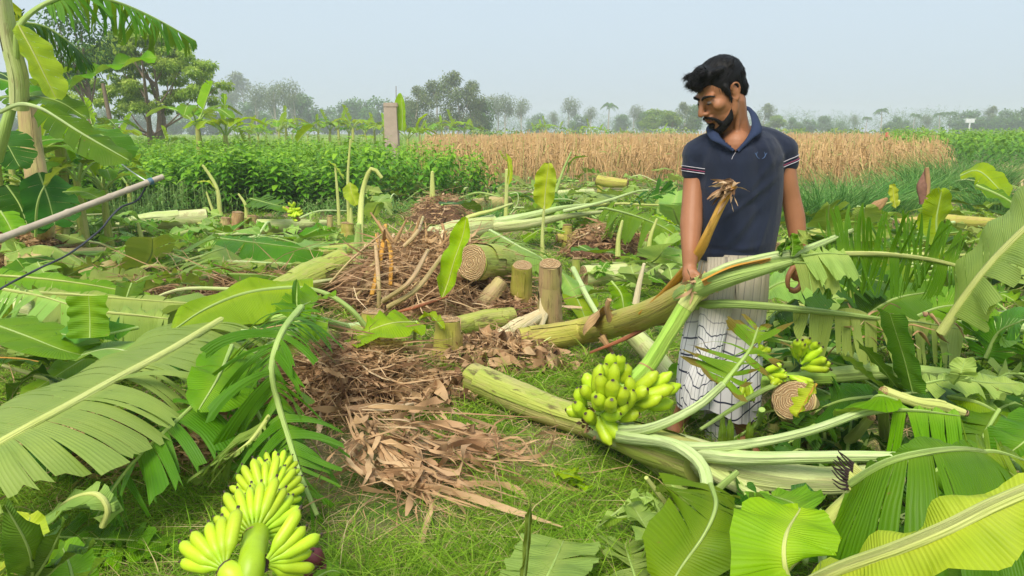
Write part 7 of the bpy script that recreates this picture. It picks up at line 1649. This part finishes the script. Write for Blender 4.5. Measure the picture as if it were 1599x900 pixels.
# collar
def collar(top, bot, name='collar'):
    A_ = spline([B(*p) for p in top], 34); Bq = spline([B(*p) for p in bot], 34); V = []; F = []
    for a, c in zip(A_, Bq):
        n0 = Vector((0, -.004, .002)); mid = a.lerp(c, .5) + Vector((0, -.006, .006))
        for q in (a, mid, c, c + Vector((0, .003, -.002)), mid + Vector((0, .004, -.003)), a + Vector((0, .004, 0))): V.append(q)
    for i in range(33):
        for j in range(6): F.append((i * 6 + j, i * 6 + (j + 1) % 6, (i + 1) * 6 + (j + 1) % 6, (i + 1) * 6 + j))
    F += [tuple(range(4)), (33 * 6 + 3, 33 * 6 + 2, 33 * 6 + 1, 33 * 6)]
    mb = MB(); mb.add(V, F); return mb.build(name, 'polo_trim', shirt)
collar([(1149, 236, -.125), (1166, 216, -.115), (1174, 198, -.085), (1172, 180, -.03), (1163, 166, .03), (1150, 163, .07)], [(1154, 238, -.13), (1176, 216, -.125), (1190, 205, -.10), (1187, 190, -.03), (1178, 174, .05), (1160, 172, .10)])
collar([(1149, 236, -.125), (1132, 222, -.115), (1123, 210, -.09), (1118, 198, -.05), (1120, 188, .01), (1128, 180, .06)], [(1144, 236, -.13), (1124, 224, -.125), (1111, 218, -.10), (1104, 207, -.05), (1104, 198, .02), (1115, 188, .08)])
pl = [q for q in (castshirt(1149, 238), castshirt(1145, 244), castshirt(1143, 249)) if q is not None]
print('PL', len(pl), shirt.data.vertices.__len__(), tuple(dgv[0]) if dgv else None)
if len(pl) > 1:
    mb = MB(); tube(mb, pl, [.0012] * 2, 5, 6); mb.build('placket_stitch', 'piping', shirt)
def stripe(pts, r, mat, name='stripe'):
    pts = [p for p in pts if p is not None]
    if len(pts) < 2: print('STRIPE EMPTY'); return
    mb = MB(); tube(mb, pts, [r, r], 5, len(pts) * 2, flat=.7); mb.build(name, mat, shirt)
for (a, b2, r0, ks) in (((1086, 250), (1082, 272), .05, ((.20, 'piping'), (.45, 'maroon'), (.62, 'piping'))), ((1225, 240), (1230, 258), .052, ((.10, 'piping'), (.45, 'maroon'), (.62, 'piping')))):
    A_, Bq = B(*a), B(*b2); ax2 = (Bq - A_).normalized(); uu = ax2.orthogonal().normalized(); ww = ax2.cross(uu)
    for t, m_ in ks:
        c = A_.lerp(Bq, .35 + t * .8); ring = [onshirt(c + (uu * math.cos(q) + ww * math.sin(q)) * .07) for q in np.linspace(0, 2 * PI, 40)]
        ring = [q for q in ring if (q - c).length < .075]
        ring = [c + (q - c) - ax2 * (q - c).dot(ax2) for q in ring]
        ring = [c + (q - c) * 1.02 for q in ring]
        stripe(ring, .0017 if m_ == 'piping' else .0022, m_)
for ln_ in ([(1071, 222), (1080, 211), (1092, 204), (1106, 201)], [(1073, 226), (1083, 215), (1094, 208), (1107, 205)], [(1190, 189), (1204, 187), (1219, 190), (1231, 197)], [(1191, 193), (1205, 191), (1218, 194), (1229, 200)]):
    stripe([castshirt(*q) for q in ln_], .0014, 'piping')
# the laurel emblem, two curved sprigs
em = []
for s in (-1, 1):
    pts = [castshirt(1188 + s * 2.2, 248, .002), castshirt(1188 + s * 5.5, 246, .002), castshirt(1188 + s * 7, 242, .002), castshirt(1188 + s * 5.6, 237.5, .002)]
    pts = [p for p in pts if p is not None]
    if len(pts) < 3: print('EMBLEM EMPTY'); continue
    mb = MB(); tube(mb, pts, [.0016, .0024, .0022, .0010], 6, 10, flat=.5)
    for j in range(1, 4):
        c = castshirt(1188 + s * (4 + j * 1.3), 248 - j * 2.4, .002)
        if c is not None: tube(mb, [c, c + Vector((s * .005, 0, .005))], [.0014, .0005], 5, 4)
    mb.build('emblem', 'emblem', shirt)

# lungi
def lungi_sheet(rows, th0, th1, dep, hemf, seed, amp=1.0, nT=150, nR=60, dd=0.0, name='lungi', v0=0.0):
    rs = random.Random(seed); ph = [rs.uniform(0, 6.28) for _ in range(8)]; V = []; UV = []
    ys_ = [r[0] for r in rows]; y0, y1 = ys_[0], ys_[-1]
    for i in range(nR + 1):
        for j in range(nT + 1):
            th = th0 + (th1 - th0) * j / nT; t = i / nR; py = y0 + (hemf(th) - y0) * t; tt = (py - y0) / (y1 - y0)
            lx = np.interp(py, ys_, [r[1] for r in rows]); rx = np.interp(py, ys_, [r[2] for r in rows]); cx = (lx + rx) / 2; w = (rx - lx) / 2
            A_ = amp * (.014 + .055 * max(0, tt) ** .8)
            q = A_ * (math.sin(5 * th + ph[0] + 2.2 * tt) * .6 + math.sin(9 * th + ph[1] - 3 * tt) * .40 + math.sin(19 * th + ph[2] + 4 * tt) * (.20 - .18 * tt)) + .014 * amp * math.sin(7 * tt + 2 * th + ph[3]) * tt
            q -= .14 * tt ** .7 * math.exp(-((th + PI / 2 + .05) / .28) ** 2) * amp
            rf = 1 + q; c = D(cx, py, DM + dd); e = D(rx, py, DM + dd); W_ = (e.x - c.x)
            V.append(Vector((c.x + W_ * rf * math.cos(th), c.y + (dep + .03 * tt) * rf * math.sin(th), c.z + .004 * math.sin(15 * th) * tt)))
            UV.append((th * .175, v0 + tt * .72 + .010 * math.sin(4 * th + ph[4]) + .02 * math.sin(2.2 * th + 3 * tt)))
    m = nT + 1; F = [(i * m + j, i * m + j + 1, (i + 1) * m + j + 1, (i + 1) * m + j) for i in range(nR) for j in range(nT)]
    mb = MB(); mb.add(V, F, UV); return mb.build(name, 'lungi', man)
rows = [(392, 1094, 1200), (410, 1092, 1200), (430, 1088, 1199), (460, 1082, 1197), (500, 1071, 1192), (540, 1063, 1187), (580, 1058, 1186), (620, 1055, 1186), (650, 1056, 1184), (700, 1070, 1178)]
lungi_sheet(rows, -PI * 1.5, PI * .5, .118, lambda th: 640 + 14 * math.sin(th * 1.0 + 1.2) + 5 * math.sin(4 * th), 3)
lungi_sheet([(480, 1105, 1172), (560, 1100, 1172), (640, 1098, 1170), (700, 1100, 1166)], -PI * .95, -.05 * PI, .05, lambda th: 690 + 5 * math.sin(3 * th), 5, .8, 70, 40, .03, 'lungi_inner_fold', .1)
fl = lungi_sheet([(430, 1100, 1150), (480, 1092, 1144), (540, 1088, 1128), (600, 1066, 1116), (660, 1058, 1108)], -PI * .98, -.02 * PI, .035, lambda th: 628 + 7 * math.sin(2 * th), 9, .9, 60, 40, -.125, 'lungi_front_fold', .05)
# gathered knot at the waist
for i in range(9):
    x0 = 1108 + i * 5; mb = MB(); tube(mb, [B(x0, 402, -.115), B(x0 - 1 + i * .4, 425, -.128), B(x0 - 6 + i * 1.2, 470, -.125)], [.010, .009, .003], 7, 12, rough=.1, flat=.7)
    mb.uv = [np.asarray(q) * np.array([.3, 0], np.float32) + np.array([i * .013, .02], np.float32) for q in mb.uv]; mb.build('waist_pleat', 'lungi', man)
